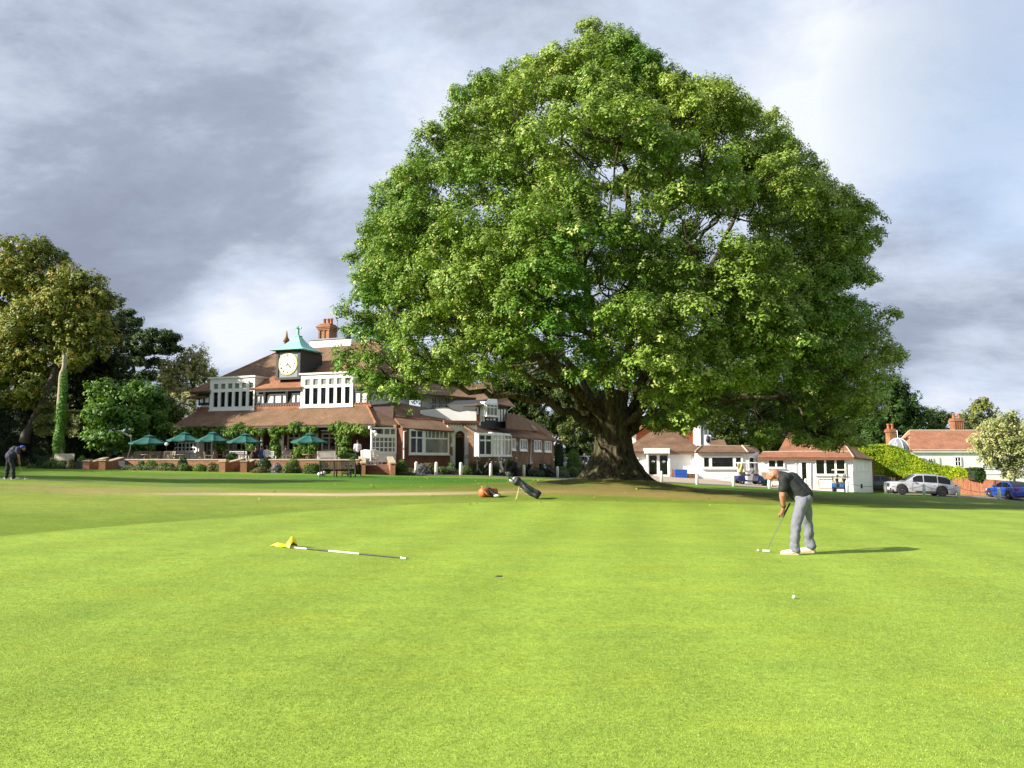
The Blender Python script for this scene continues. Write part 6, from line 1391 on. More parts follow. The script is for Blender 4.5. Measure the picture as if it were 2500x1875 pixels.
for lab, px, d in (('round teak table beneath the first parasol', 364, 56.6), ('round table beneath the first of the overlapping parasols', 451, 55.4), ('round table beneath the middle overlapping parasol', 520, 55.6), ('round table beneath the right overlapping parasol', 598, 54.9), ('low round table beneath the lone parasol', 758, 54.2)): table(lab, px, d)
def planter(label, px, d, w, h, mt, plant=None, seed=0, on_ground=False, ph=18):
    p = gnd(px, d) if on_ground else Vector(tz(px, d)); root = thing('planter', label, 'planter', p, group=None); r = w * d / FP / 2; hh = h * d / FP
    m = MB(); m.add([(-r * .8, -r * .8, 0), (r * .8, -r * .8, 0), (r * .8, r * .8, 0), (-r * .8, r * .8, 0), (-r, -r, hh), (r, -r, hh), (r, r, hh), (-r, r, hh), (-r * .85, -r * .85, hh), (r * .85, -r * .85, hh), (r * .85, r * .85, hh), (-r * .85, r * .85, hh), (-r * .8, -r * .8, hh - .06), (r * .8, -r * .8, hh - .06), (r * .8, r * .8, hh - .06), (-r * .8, r * .8, hh - .06)],
        [(3, 2, 1, 0)] + [(k, (k + 1) % 4, 4 + (k + 1) % 4, 4 + k) for k in range(4)] + [(4 + k, 4 + (k + 1) % 4, 8 + (k + 1) % 4, 8 + k) for k in range(4)] + [(8 + k, 8 + (k + 1) % 4, 12 + (k + 1) % 4, 12 + k) for k in range(4)] + [(12, 13, 14, 15)])
    m.build('pot', M[mt], root)
    if plant:
        rng = np.random.default_rng(seed); n = 500; dd = rand_dirs(n, rng); c = np.array(p) + np.array([0, 0, hh + ph * d / FP * .5]) + dd * np.array([r * 1.5, r * 1.2, ph * d / FP * .55]) * rng.uniform(.5, 1, (n, 1))
        leaf_object('foliage', c, unit(dd + rng.normal(0, .4, (n, 3))), .11 * rng.uniform(.7, 1.4, n), np.array(plant) * (1 + rng.normal(0, .2, (n, 1))), M['leaf'], root)
planter('grey square planter left of the first brick step wall', 200, 52.8, 22, 18, 'slate', None, on_ground=True)
planter('grey-green planter right of the second brick step wall', 300, 52, 16, 22, 'slate', None, on_ground=True)
planter('long brick planter box left of the waiter', 848, 55, 40, 11, 'brick', (.05, .12, .02), 5)
planter('dark trough with clipped dark plant below the white bench at the steps', 567, 53.6, 22, 10, 'darkgrey', (.03, .08, .015), 6, ph=20)
planter('red-brown square wooden planter behind the fifth bollard', 1272, 61.0, 22, 20, 'brownwood', None, on_ground=True)
planter('terracotta pot between the white column and the lone parasol', 710, 54.9, 10, 10, 'terracotta', (.05, .10, .02), 8, ph=8)
def lantern(px, d, label):
    root = thing('terrace_lamp', label, 'lamp', tz(px, d), group='globe lamps on the terrace')
    m = MB(); m.tube([(0, 0, 0), (0, 0, 1.35)], .03, 6); m.build('post', M['black'], root); m = MB(); m.ball((0, 0, 1.46), .12); m.build('globe', M['white'], root)
lantern(405, 55.5, 'white globe lamp between the first two parasols')

# ================================================================ BOLLARDS AND CHAINS
BX = [(1016, 54, 32, 'first white bollard from the clubhouse steps, by the lavender'), (1065, 54.6, 31, 'second white bollard from the clubhouse steps'), (1125, 55.6, 30.5, 'third white bollard, before the arched entrance'), (1198, 57.5, 29.5, 'fourth white bollard, among the golf trolleys'), (1279, 60, 28, 'fifth white bollard, before the wooden planter'), (1361, 63, 27, 'sixth white bollard, last one left of the oak trunk'),
      (1615, 62, 28, 'first white bollard right of the oak trunk, before the glass doors'), (1702, 61.5, 27, 'bleached white bollard in front of the plain lodge wall'), (1791, 61.5, 28, 'grey-white bollard at the front wheel of the navy golf cart'), (1878.5, 61, 28.5, 'bollard between the green bin and the putting golfer'), (1968, 60, 28, 'bollard before the lodge door behind the golfer'), (2068.5, 60, 29, 'bollard in front of the cream-roofed golf cart'),
      (2163, 59.5, 29, 'white bollard at the front of the silver estate car'), (2257, 59, 29.5, 'white bollard before the middle doors of the silver estate car'), (2341, 58.5, 30, 'white bollard standing alone against the wooden fence'), (2440, 58, 30, 'white bollard in front of the blue saloon car')]
bol = None; tops = []
for px, d, h, lab in BX:
    g = gnd(px, d); hh = h * d / FP
    if bol is None:
        bol = thing('bollard', lab, 'bollard', g, group='white bollards edging the drive'); m = MB()
        m.lathe((0, 0, -.1), [(.115, 0), (.115, hh - .02), (.10, hh + .06), (.055, hh + .10), (.01, hh + .11)], 8); m.build('post', M['white'], bol); m = MB()
        m.lathe((0, 0, hh - .12), [(.125, 0), (.125, .03)], 8); m.build('collar', M['steel'], bol)
    else: copy_thing(bol, g, None, lab)
    tops.append(g + Vector((0, 0, hh * .86)))
def chain(a, b, lab, sag=.28):
    m = MB(); n = 26; P = [a + (b - a) * (k / n) + Vector((0, 0, -sag * 4 * (k / n) * (1 - k / n))) for k in range(n + 1)]
    g = (a + b) / 2; root = thing('chain', lab, 'chain', (g.x, g.y, a.z - .6), group='chains hung between the bollards')
    mm = MB(world=True)
    for k in range(n): p, q = P[k], P[k + 1]; mm.tube([p - (q - p) * .12, q + (q - p) * .12], [.014, .014], 5)
    mm.build('links', M['trim'], root)
for i, lab in ((11, 'sagging dark chain before the grey end wall of the lodge'), (12, 'sagging dark chain across the front wing of the silver estate car'), (13, 'sagging dark chain across the rear wheel of the silver estate car'), (14, 'sagging dark chain before the wooden fence and the blue saloon bonnet')): chain(tops[i], tops[i + 1], lab)
for i, lab in ((6, 'thin chain before the glass doors of the lodge'), (7, 'thin chain before the plain lodge wall'), (8, 'thin chain before the navy golf cart'),): chain(tops[i], tops[i + 1], lab)

# ================================================================ VEHICLES
def wheel(parent, x, y, r, w, side, alloy='alloy', spokes=5, name='wheel'):
    ax = Matrix.Rotation(R(90), 3, 'X'); t = MB(); t.lathe((x, y, r), [(r * .66, -w / 2), (r * .93, -w / 2), (r, -w * .38), (r, w * .38), (r * .93, w / 2), (r * .66, w / 2)], 28, axis=ax); wo = t.build(name, M['rubber'], parent)
    m = MB(); yo = y + side * (w / 2 - .02); m.lathe((x, y, r), [(r * .68, -w * .45), (r * .70, w * .45)], 24, axis=ax)
    for k in range(spokes):
        a = 2 * math.pi * k / spokes + .3
        for da in (-.09, .09): m.cbox((x + r * .36 * math.cos(a + da), yo, r + r * .36 * math.sin(a + da)), (r * .64, .035, r * .09), ry=-(a + da))
    m.lathe((x, yo, r), [(r * .16, -.03), (r * .15, .03)], 12, axis=ax); m.build('rim', M[alloy], wo)
    d = MB(); d.lathe((x, y + side * (w / 2 - .07), r), [(r * .45, -.01), (r * .45, .01)], 20, axis=ax); d.build('brake_disc', M['darkgrey'], wo)
    return wo
def car(name, label, loc, rz, paint, L=5.0, Wd=1.95, Hh=1.74, wb=2.95, fo=.95, wr=.38, kind='suv', alloy='alloy', group=None, plate=None):
    """front faces +x; profile lofted across the length, with wheel arches cut from the sills"""
    root = thing(name, label, 'car', loc, rz, group); x0 = -L / 2; xf = x0 + L - fo; xr = xf - wb
    if kind == 'suv': hood = [(0, .62), (.02, .80), (.08, .93), (.3, 1.02), (.62, 1.04), (.90, 1.03), (.97, .98), (1, .6)]; roof = [(.03, 1.0), (.10, 1.38), (.17, 1.60), (.30, Hh - .03), (.48, Hh), (.60, Hh - .06), (.68, 1.38), (.775, 1.06)]; belt = 1.04
    elif kind == 'sedan': hood = [(0, .60), (.02, .86), (.06, 1.0), (.16, 1.01), (.3, .93), (.66, .92), (.80, .87), (.94, .77), (.985, .62), (1, .5)]; roof = [(.12, 1.0), (.22, 1.22), (.32, Hh - .04), (.45, Hh), (.55, Hh - .05), (.72, .93)]; belt = .94
    else: hood = [(0, .62), (.03, .85), (.12, .95), (.3, .98), (.68, .98), (.90, .90), (.97, .8), (1, .5)]; roof = [(.03, .95), (.12, 1.3), (.25, Hh - .03), (.45, Hh), (.56, Hh - .06), (.74, .98)]; belt = .96
    N_ = 80; ts = np.linspace(0, 1, N_ + 1); zt = np.interp(ts, [h[0] for h in hood], [h[1] for h in hood]); zr_ = np.interp(ts, [h[0] for h in roof], [h[1] for h in roof], left=0, right=0)
    sill = .24 if kind != 'sedan' else .18; ar = wr * 1.16; body = MB(); prev = None; secs = []
    for t, z in zip(ts, zt):
        x = x0 + L * t; zb = sill + .10 * max(0, (t - .93) / .07) + .14 * max(0, (.06 - t) / .06)
        arch = 0
        for xc in (xf, xr):
            dx = abs(x - xc)
            if dx < ar: arch = max(arch, wr + math.sqrt(max(ar * ar - dx * dx, 0)))
        w = Wd / 2 * (1 - .16 * max(0, (t - .82) / .18) ** 2 - .12 * max(0, (.12 - t) / .12) ** 2)
        zl = max(zb, arch); zl = min(zl, z - .06)
        sec = [(w * .93, zl), (w * .985, zl + (z - zl) * .25), (w, zl + (z - zl) * .55), (w * .985, zl + (z - zl) * .82), (w * .94, z - .02), (w * .84, z), (0, z + .02)]
        ring = [(x, -y, q) for y, q in sec] + [(x, y, q) for y, q in sec[-2::-1]]; secs.append(ring)
    n = len(secs[0]); vs = [v for s in secs for v in s]; fs = [(i * n + k, i * n + k + 1, (i + 1) * n + k + 1, (i + 1) * n + k) for i in range(N_) for k in range(n - 1)]
    body.add(vs, fs, True); body.add(secs[0], [tuple(range(n))]); body.add(secs[-1], [tuple(range(n))[::-1]])
    # cabin shell: pillars and roof in paint, glass in between
    tsr = [t for t in np.linspace(roof[0][0], roof[-1][0], 34)]; zc = np.interp(tsr, [h[0] for h in roof], [h[1] for h in roof]); ring2 = []
    for t, z in zip(tsr, zc):
        x = x0 + L * t; b = np.interp(t, ts, zt) - .02; z = max(z, b + .01); f = (z - b) / (Hh - b); wt = Wd / 2 * (.93 - .22 * min(1, f)) ; wbt = Wd / 2 * .90
        ring2.append([(x, -wbt, b), (x, -(wbt * .45 + wt * .55), b + (z - b) * .52), (x, -wt - .0, b + (z - b) * .92), (x, -wt * .86, z), (x, 0, z + .025), (x, wt * .86, z), (x, wt, b + (z - b) * .92), (x, (wbt * .45 + wt * .55), b + (z - b) * .52), (x, wbt, b)])
    k2 = 9; vv = [v for s in ring2 for v in s]; body.add(vv, [(i * k2 + k, i * k2 + k + 1, (i + 1) * k2 + k + 1, (i + 1) * k2 + k) for i in range(len(ring2) - 1) for k in range(k2 - 1)], True)
    bo = body.build('body', M[paint], root)
    def side_pt(t, f, s):
        x = x0 + L * t; b = np.interp(t, ts, zt) - .02; z = max(np.interp(t, [h[0] for h in roof], [h[1] for h in roof]), b + .01); F = (z - b) / (Hh - b); wt = Wd / 2 * (.93 - .22 * min(1, F)); wbt = Wd / 2 * .90
        y = np.interp(f, [0, .52, .92, 1.0], [wbt, wbt * .45 + wt * .55, wt, wt * .86]) + .006; return Vector((x, s * y, b + (z - b) * f))
    wins = {'suv': [(.105, .285), (.30, .495), (.51, .66)], 'sedan': [(.20, .25), (.27, .44), (.455, .63)], 'hatch': [(.12, .27), (.29, .46), (.475, .65)]}[kind]
    for s in (-1, 1):
        for a, b in wins:
            g = MB(); K = 8
            lo = [side_pt(a + (b - a) * k / K, .10, s) for k in range(K + 1)]; up = [side_pt(a + (b - a) * k / K, .88, s) for k in range(K + 1)]
            nb = K + 1; mid = [side_pt(a + (b - a) * k / K, .5, s) for k in range(K + 1)]
            g.add(lo + mid + up, [(i * nb + k, i * nb + k + 1, (i + 1) * nb + k + 1, (i + 1) * nb + k) for i in range(2) for k in range(K)], True); g.build('side_window', M['glass'], root)
        dl = MB()
        for a in [wins[0][1] + .007, wins[1][1] + .007, wins[2][1] + .012]: x = x0 + L * a; dl.cbox((x, s * (Wd / 2 * .992), .68), (.012, .03, .62))
        dl.cbox((x0 + L * .45, s * (Wd / 2 * .985), .34), (wb * .62, .05, .07)); dl.build('door_trim', M['trim'], root)
        mr = MB(); mr.ball((x0 + L * (wins[2][1] + .005), s * (Wd / 2 + .10), belt + .07), .11, 10, 6, (.7, 1.0, .7)); mr.build('door_mirror', M[paint if kind != 'suv' else 'trim'], root)
        for xx in (wins[1][0] + .05, wins[2][0] + .05): hd = MB(); hd.cbox((x0 + L * xx, s * (Wd / 2 + .01), .86), (.20, .03, .03)); hd.build('door_handle', M[paint], root)
        hl = MB(); hl.cbox((x0 + L * .955, s * Wd * .37, .83 if kind == 'suv' else .68), (.24, .30, .12), rz=-s * .45); hl.build('headlight', M['clearlens'], root)
        tl = MB(); tl.cbox((x0 + .09 if kind != 'suv' else x0 + .14, s * Wd * .39, .93 if kind == 'suv' else .84), (.20, .30, .14), rz=s * .35); tl.build('tail_light', M['redlens'], root)
        wheel(root, xf, s * (Wd / 2 - .13), wr, .25, s, alloy); wheel(root, xr, s * (Wd / 2 - .13), wr, .25, s, alloy)
        if kind == 'suv': rr = MB(); rr.tube([side_pt(.14, 1, s) + Vector((0, 0, .05)), side_pt(.35, 1, s) + Vector((0, 0, .07)), side_pt(.56, 1, s) + Vector((0, 0, .05))], .022, 6); rr.build('roof_rail', M['steel'], root)
    fr = [roof[-1][0], roof[-3][0] if kind == 'suv' else roof[-2][0]]
    ws = MB(); a, b = fr[0] - .012, fr[1] + .012; K = 5; rows = []
    for k in range(K + 1):
        t = a + (b - a) * k / K; z = np.interp(t, [h[0] for h in roof], [h[1] for h in roof]); bb = np.interp(t, ts, zt); F = (z - bb) / (Hh - bb); w = Wd / 2 * (.90 - .2 * F) * .88; x = x0 + L * t + .012
        rows.append([(x, -w, z + .012), (x, -w * .5, z + .025), (x, 0, z + .032), (x, w * .5, z + .025), (x, w, z + .012)])
    ws.add([v for r_ in rows for v in r_], [(i * 5 + k, i * 5 + k + 1, i * 5 + 6 + k, i * 5 + 5 + k) for i in range(K) for k in range(4)], True); ws.build('windscreen', M['glass'], root)
    rw = MB(); rows = []; a, b = roof[0][0] + .012, roof[2][0] if kind != 'sedan' else roof[2][0] - .012
    for k in range(K + 1):
        t = a + (b - a) * k / K; z = np.interp(t, [h[0] for h in roof], [h[1] for h in roof]); bb = np.interp(t, ts, zt); F = max(0, (z - bb) / (Hh - bb)); w = Wd / 2 * (.90 - .2 * F) * .86; x = x0 + L * t - .012
        rows.append([(x, -w, z + .012), (x, -w * .5, z + .025), (x, 0, z + .032), (x, w * .5, z + .025), (x, w, z + .012)])
    rw.add([v for r_ in rows for v in r_], [(i * 5 + k, i * 5 + k + 1, i * 5 + 6 + k, i * 5 + 5 + k) for i in range(K) for k in range(4)], True); rw.build('rear_window', M['glass'], root)
    gr = MB(); gr.cbox((x0 + L - .012, 0, .70 if kind == 'suv' else .52), (.05, Wd * .46, .34 if kind == 'suv' else .16)); gr.build('grille', M['trim'], root)
    lb = MB()
    for s in (-1, 1): lb.cbox((x0 + L - .06, s * Wd * .36, .44), (.08, .30, .14), rz=-s * .4)
    lb.build('air_intake', M['trim'], root)
    un = MB(); un.box(x0 + .15, x0 + L - .15, -Wd / 2 + .12, Wd / 2 - .12, .17, .40)
    for xc in (xf, xr): un.box(xc - ar * .95, xc + ar * .95, -Wd / 2 + .28, Wd / 2 - .28, .2, .80)
    un.build('underbody', M['trim'], root)
    pt = MB(); pt.cbox((x0 + L + .008, 0, .50), (.02, .50, .11)); pt.build('number_plate', M['white'], root)
    pt = MB(); pt.cbox((x0 - .005, 0, .78 if kind != 'sedan' else .76), (.03, .50, .11)); pt.build('number_plate', M['plate'], root)
    return root
g0, g1 = gnd(2212, 62.3), gnd(2320, 62.3)
def place_car(px, d, dz=0): g = gnd(px, d); return (g.x, g.y, g.z + .03 + dz)
c_ = place_car(2246, 64.0)
slope = math.atan2(gnd(2320, 62.5).z - gnd(2180, 62.5).z, gnd(2320, 62.5).x - gnd(2180, 62.5).x)
s1 = car('parked_car', 'large silver estate car with black wheels parked behind the bollards', c_, R(180 - 4) + R(10), 'silver', L=5.06, Wd=1.97, Hh=1.72, wb=3.0, fo=.90, wr=.385, kind='suv', group='cars parked by the lodge')
s1.rotation_euler = (0, slope, R(171)); 
car('parked_car', 'bright blue saloon car seen from the rear quarter at the right edge', place_car(2468, 64.0), R(86), 'bluepaint', L=4.63, Wd=1.83, Hh=1.42, wb=2.81, fo=.80, wr=.33, kind='sedan', alloy='brightalloy', group='cars parked by the lodge')
car('parked_car', 'black car half hidden behind the grey end wall of the lodge', place_car(2148, 73.6), R(-6), 'blackpaint', L=4.3, Wd=1.85, Hh=1.58, wb=2.66, fo=.9, wr=.35, kind='hatch', alloy='brightalloy', group='cars parked by the lodge')
car('parked_car', 'silver-white estate car facing out just left of the oak trunk', place_car(1443, 78), R(-68), 'silver', L=4.6, Wd=1.85, Hh=1.66, wb=2.7, fo=.9, wr=.35, kind='suv', group='cars parked by the lodge')
car('parked_car', 'pale blue-grey car mostly hidden by shrubs left of the oak trunk', place_car(1398, 82), R(-60), 'silver', L=4.3, Wd=1.8, Hh=1.46, wb=2.6, fo=.85, wr=.32, kind='hatch', group='cars parked by the lodge')

def bagmesh(root, h=.86, r=.15, mat_='blackfab', loc=(0, 0, 0), tilt=None, heads=('white', 'chrome', 'trim', 'trim'), seed=0, pocket=None):
    """golf bag standing along +z at loc, leaned by the matrix tilt"""
    T = Matrix.Translation(loc) @ (tilt or Matrix.Identity(4)); rnd = random.Random(seed)
    def tr(mb): mb.v = [tuple(T @ Vector(v)) for v in mb.v]; return mb
    m = MB(); m.lathe((0, 0, 0), [(r * .75, 0), (r * .85, .03), (r * .88, h * .2), (r * .84, h * .55), (r * .95, h * .9), (r * 1.08, h * .92), (r * 1.08, h), (r * .95, h)], 14, sy=.85); b = tr(m).build('bag', M[mat_], root)
    m = MB(); m.ball((0, -r * .75, h * .32), r * .72, 10, 8, (1.0, .65, 2.0)); m.ball((r * .6, 0, h * .55), r * .5, 10, 8, (.7, 1, 2.4)); tr(m).build('pocket', M[pocket or mat_], b)
    m = MB(); m.tube([(-r * .9, 0, h * .85), (-r * 1.7, 0, h * .68), (-r * 1.75, 0, h * .45), (-r * .9, 0, h * .25)], .018, 5); tr(m).build('strap', M['trim'], b)
    for i, hd in enumerate(heads):
        a = 2 * math.pi * i / len(heads) + rnd.random(); x, y = r * .6 * math.cos(a), r * .5 * math.sin(a); t = h + rnd.uniform(.12, .30); m = MB(); m.tube([(x, y, h * .85), (x * 1.3, y * 1.3, t)], .008, 4)
        if hd in ('chrome',): m.cbox((x * 1.3 + .03, y * 1.3, t + .02), (.09, .02, .06), rz=a)
        else: m.ball((x * 1.4, y * 1.4, t + .02), .062, 8, 6, (1.25, .9, .85))
        tr(m).build('club', M[hd], root)
    return b
def golf_cart(label, loc, rz, paint, roofm, seed, bags=True, towel=None):
    root = thing('golf_cart', label, 'golf cart', loc, rz, 'golf carts outside the lodge')
    m = MB() # front faces +x
    prof = [(-1.15, .42), (-1.18, .62), (-1.05, .72), (-.55, .76), (-.5, .42), (.15, .30), (.55, .30), (.62, .70), (.78, .80), (1.0, .66), (1.16, .46), (1.14, .30), (.9, .26), (-.9, .26)]
    w = .56
    m.add([(x, -w, z) for x, z in prof] + [(x, w, z) for x, z in prof], [tuple(range(len(prof)))[::-1], tuple(range(len(prof), 2 * len(prof)))] + [(i, (i + 1) % len(prof), len(prof) + (i + 1) % len(prof), len(prof) + i) for i in range(len(prof))]); m.build('body', M[paint], root)
    m = MB(); m.box(.12, .6, -w + .03, w - .03, .302, .33); m.cbox((.68, 0, .80), (.05, 1.06, .22), ry=-.4); m.build('floor', M['trim'], root)
    m = MB(); m.cbox((-.28, 0, .80), (.48, 1.06, .12)); m.build('seat', M['cartcream' if 'cream' in roofm else 'trim'], root); m = MB(); m.cbox((-.55, 0, 1.02), (.10, 1.06, .34), ry=-.15); m.build('backrest', M['cartcream' if 'cream' in roofm else 'trim'], root)
    m = MB(); m.cbox((-.06, 0, 1.84), (1.55, 1.14, .05)); m.cbox((-.06, 0, 1.875), (1.35, .98, .03)); m.build('roof', M[roofm], root)
    for s in (-1, 1):
        m = MB(); m.tube([(.72, s * .52, .72), (.60, s * .52, 1.83)], .02, 6); m.build('roof_strut', M['trim'], root); m = MB(); m.tube([(-.62, s * .52, .72), (-.72, s * .52, 1.83)], .02, 6); m.build('roof_strut', M['trim'], root)
        for x in (.78, -.78): wheel(root, x, s * .46, .23, .18, s, 'cartcream', 6)
    m = MB(); m.tube([(.55, -.25, .75), (.32, -.25, 1.03)], .022, 6); A = Matrix.Rotation(R(-50), 3, 'Y'); m.lathe((.30, -.25, 1.05), [(.17, -.012), (.19, 0), (.17, .012)], 18, axis=A); m.build('steering_wheel', M['trim'], root)
    m = MB(); 
    for s in (-.38, .38): m.lathe((1.08, s, .60), [(.07, 0), (.06, .03)], 10, axis=Matrix.Rotation(R(90), 3, 'Y'))
    m.build('headlight', M['clearlens'], root)
    m = MB(); m.box(-1.32, -1.02, -.5, .5, .40, .45); m.tube([(-.78, -.5, 1.12), (-1.0, -.5, 1.12), (-1.0, .5, 1.12), (-.78, .5, 1.12)], .018, 5); m.build('bag_rack', M['trim'], root)
    return root
def bag_thing(label, base, group, **kw):
    root = thing('golf_bag', label, 'golf bag', base, kw.pop('rz', 0), group); bagmesh(root, **kw); return root
g = gnd(1828, 67); cart1 = golf_cart('navy golf cart with a white canopy standing side-on outside the shop window', (g.x, g.y, g.z + .035), R(6), 'cartnavy', 'white', 1)
t = thing('towel', 'pale yellow jacket hung over the rear canopy post of the navy golf cart', 'jacket', (g.x - .85, g.y - .55, g.z + 1.3)); m = MB()
rngt = np.random.default_rng(4); nx, nz = 8, 12; vs = [(-.22 + .44 * i / (nx - 1) * (1 + .25 * (j / nz)), -.06 * math.sin(i * 1.3 + j * .5) - .05, .55 - .75 * j / (nz - 1)) for j in range(nz) for i in range(nx)]; vb = [(x, y + .10, z) for x, y, z in vs]
idx = lambda j, i: j * nx + i; fs = [(idx(j, i), idx(j, i + 1), idx(j + 1, i + 1), idx(j + 1, i)) for j in range(nz - 1) for i in range(nx - 1)]; m.add(vs + vb, fs + [tuple(k + nx * nz for k in f[::-1]) for f in fs] + [(idx(j, 0), idx(j + 1, 0), idx(j + 1, 0) + nx * nz, idx(j, 0) + nx * nz) for j in range(nz - 1)] + [(idx(j, nx - 1), idx(j + 1, nx - 1), idx(j + 1, nx - 1) + nx * nz, idx(j, nx - 1) + nx * nz) for j in range(nz - 1)], True); m.build('cloth', M['yellowfab'], t)
g = gnd(2052, 66); cart2 = golf_cart('blue golf cart with a cream canopy seen from behind by the lodge corner', (g.x, g.y, g.z + .035), R(62), 'cartblue', 'cartcream', 2)
for k, (dx, lab) in enumerate(((-.2, 'black golf bag strapped left on the cream-roofed cart'), (.3, 'black golf bag strapped right on the cream-roofed cart'))):
    bag_thing(lab, (g.x - .45 + dx, g.y - 1.02 + dx * -.4, g.z + .48), 'golf bags on the cream-roofed cart', h=.70, r=.13, seed=k, heads=('trim', 'chrome', 'white', 'trim', 'trim'))

# trolleys with bags in front of the wing
def trolley(label, px, d, rz, mat_, heads, seed, lean=35, pocket=None):
    g = gnd(px, d); root = thing('golf_trolley', label, 'golf trolley', (g.x, g.y, g.z + .02), rz, 'golf trolleys parked before the clubhouse wing')
    ax = Matrix.Rotation(R(90), 3, 'X')
    for s in (-1, 1):
        m = MB(); m.lathe((0, s * .30, .14), [(.10, -.02), (.14, -.02), (.14, .02), (.10, .02)], 18, axis=ax)
        for k in range(5): a = 2 * math.pi * k / 5; m.cbox((.055 * math.cos(a), s * .30, .14 + .055 * math.sin(a)), (.11, .02, .02), ry=-a)
        m.build('wheel', M['rubber'], root)
    m = MB(); m.lathe((.62, 0, .11), [(.07, -.018), (.11, -.018), (.11, .018), (.07, .018)], 16, axis=ax); m.build('wheel', M['rubber'], root)
    m = MB(); m.tube([(0, -.30, .14), (0, .30, .14)], .015, 6); m.tube([(.62, 0, .11), (.45, 0, .22), (-.25, 0, .95), (-.45, 0, 1.05)], .018, 6); m.tube([(-.45, -.1, 1.05), (-.45, .1, 1.05)], .02, 6); m.tube([(0, -.28, .14), (.15, 0, .5)], .014, 5); m.tube([(0, .28, .14), (.15, 0, .5)], .014, 5); m.build('frame', M['darkgrey'], root)
    b = thing('golf_bag', label.replace('golf trolley', 'golf bag on the trolley') if 'golf trolley' in label else label + ' bag', 'golf bag', (g.x, g.y, g.z + .02), rz, 'golf bags on the parked trolleys')
    bagmesh(b, .84, .145, mat_, (.40, 0, .25), Matrix.Rotation(R(-lean), 4, 'Y'), heads, seed, pocket)
TR = [(1167, 57.4, 92, 'blackfab', ('trim', 'trim', 'chrome'), 12, 'upright black golf trolley nearest the arched entrance'), (1188, 58.2, 170, 'blackfab', ('chrome', 'white', 'trim'), 40, 'black golf trolley with its white leg, behind the fourth bollard'),
      (1218, 58.4, 60, 'whitefab', ('white', 'white', 'trim', 'white'), 15, 'golf trolley with white-covered clubs right of the fourth bollard'), (1230, 58.9, 120, 'greyfab', ('trim', 'white', 'chrome'), 25, 'grey golf trolley beside the white-covered clubs'), (1248, 59.4, 200, 'blackfab', ('trim', 'trim', 'trim'), 48, 'black golf trolley leaning far over below the bay window'),
      (1258, 59.7, 80, 'blackfab', ('white', 'trim', 'chrome'), 12, 'dark golf trolley with a single white head cover'), (1294, 61.3, 150, 'blackfab', ('white', 'white', 'chrome'), 30, 'golf trolley with two white head covers right of the wooden planter'), (1322, 62.4, 100, 'blackfab', ('trim', 'trim'), 10, 'upright black golf trolley further right, before the silvery shrub'),
      (1343, 62.8, 20, 'blackfab', ('white', 'chrome', 'white'), 55, 'black and white golf trolley low to the ground beside the sixth bollard'), (1424, 66, 80, 'blackfab', ('white', 'trim', 'trim'), 20, 'dark golf trolley half hidden by the oak root')]
for i, (px, d, a, mt, hd, ln, lab) in enumerate(TR): trolley(lab, px, d, R(a), mt, hd, i, ln)

# crates, racks, bins by the lodge
def crate(name, label, cat, px0, px1, py0, py1, d, mt, depth=.5, group=None, bands=True):
    a, b = at(px0, py1, d), at(px1, py0, d); root = thing(name, label, cat, ((a.x + b.x) / 2, d, a.z), group=group); w = (b.x - a.x) / 2; h = b.z - a.z; m = MB()
    m.box(-w, w, -depth / 2, depth / 2, 0, h * .48); m.box(-w, w, -depth / 2, depth / 2, h * .52, h); m.box(-w + .03, w - .03, -depth / 2 + .03, depth / 2 - .03, h * .47, h * .53)
    n = max(2, int(w * 2 / .35))
    for i in range(n + 1): x = -w + 2 * w * i / n; m.box(x - .015, x + .015, -depth / 2 - .02, -depth / 2, .02, h - .02)
    m.build('case', M[mt], root); m = MB(); m.box(-w - .02, w + .02, -depth / 2 - .02, depth / 2 + .02, h, h + .03); m.build('lid', M[mt], root); return root
bc = crate('storage_crate', 'royal blue two-tier storage crate beside the glass doors', 'crate', 1648, 1676, 1147, 1168, 71.0, 'blueplastic')
crate('side_board', 'upright reddish wooden board left of the blue crate', 'board', 1640, 1647, 1146, 1166, 71.3, 'wood', .1)
crate('wicker_box', 'brown woven box right of the blue crate', 'box', 1679, 1696, 1157, 1169, 70.9, 'brownwood', .45)
g = gnd(1866, 68); bn = thing('green_bin', 'small dark green bin standing beside the navy golf cart', 'bin', (g.x, g.y, g.z + .03)); m = MB(); m.add([(-.19, -.17, 0), (.19, -.17, 0), (.19, .17, 0), (-.19, .17, 0), (-.24, -.22, .5), (.24, -.22, .5), (.24, .22, .5), (-.24, .22, .5)], [(3, 2, 1, 0), (0, 1, 5, 4), (1, 2, 6, 5), (2, 3, 7, 6), (3, 0, 4, 7), (4, 5, 6, 7)]); m.build('tub', M['greenplastic'], bn); m = MB(); m.box(-.26, .26, -.24, .24, .5, .54); m.build('rim', M['greenplastic'], bn)
def club_rack(label, px0, px1, py0, py1, d):
    a, b = at(px0, py1, d), at(px1, py0, d); root = thing('bag_rack', label, 'rack', ((a.x + b.x) / 2, d, a.z), group='wooden bag racks outside the lodge'); w = (b.x - a.x) / 2; h = b.z - a.z
    for s in (-1, 1): m = MB(); m.tube([(s * w, -.25, 0), (s * w, .05, h)], .035, 5); m.tube([(s * w, .3, 0), (s * w, .05, h)], .035, 5); m.build('leg', M['wood'], root)
    for z, y in ((h, .05), (.08, -.25)): m = MB(); m.box(-w, w, y - .04, y + .04, z - .04, z + .04); m.build('rail', M['wood'], root)
    m = MB(); n = int(w * 2 / .28)
    for i in range(n): x = -w + w * 2 * (i + .5) / n; m.box(x - .02, x + .02, -.05, .06, h + .04, h + .10)
    m.build('divider', M['wood'], root)
club_rack('wooden bag rack left of the cream-roofed golf cart', 2000, 2036, 1171, 1194, 68); club_rack('wooden bag rack partly behind the putting golfer', 1884, 1915, 1157, 1188, 68)
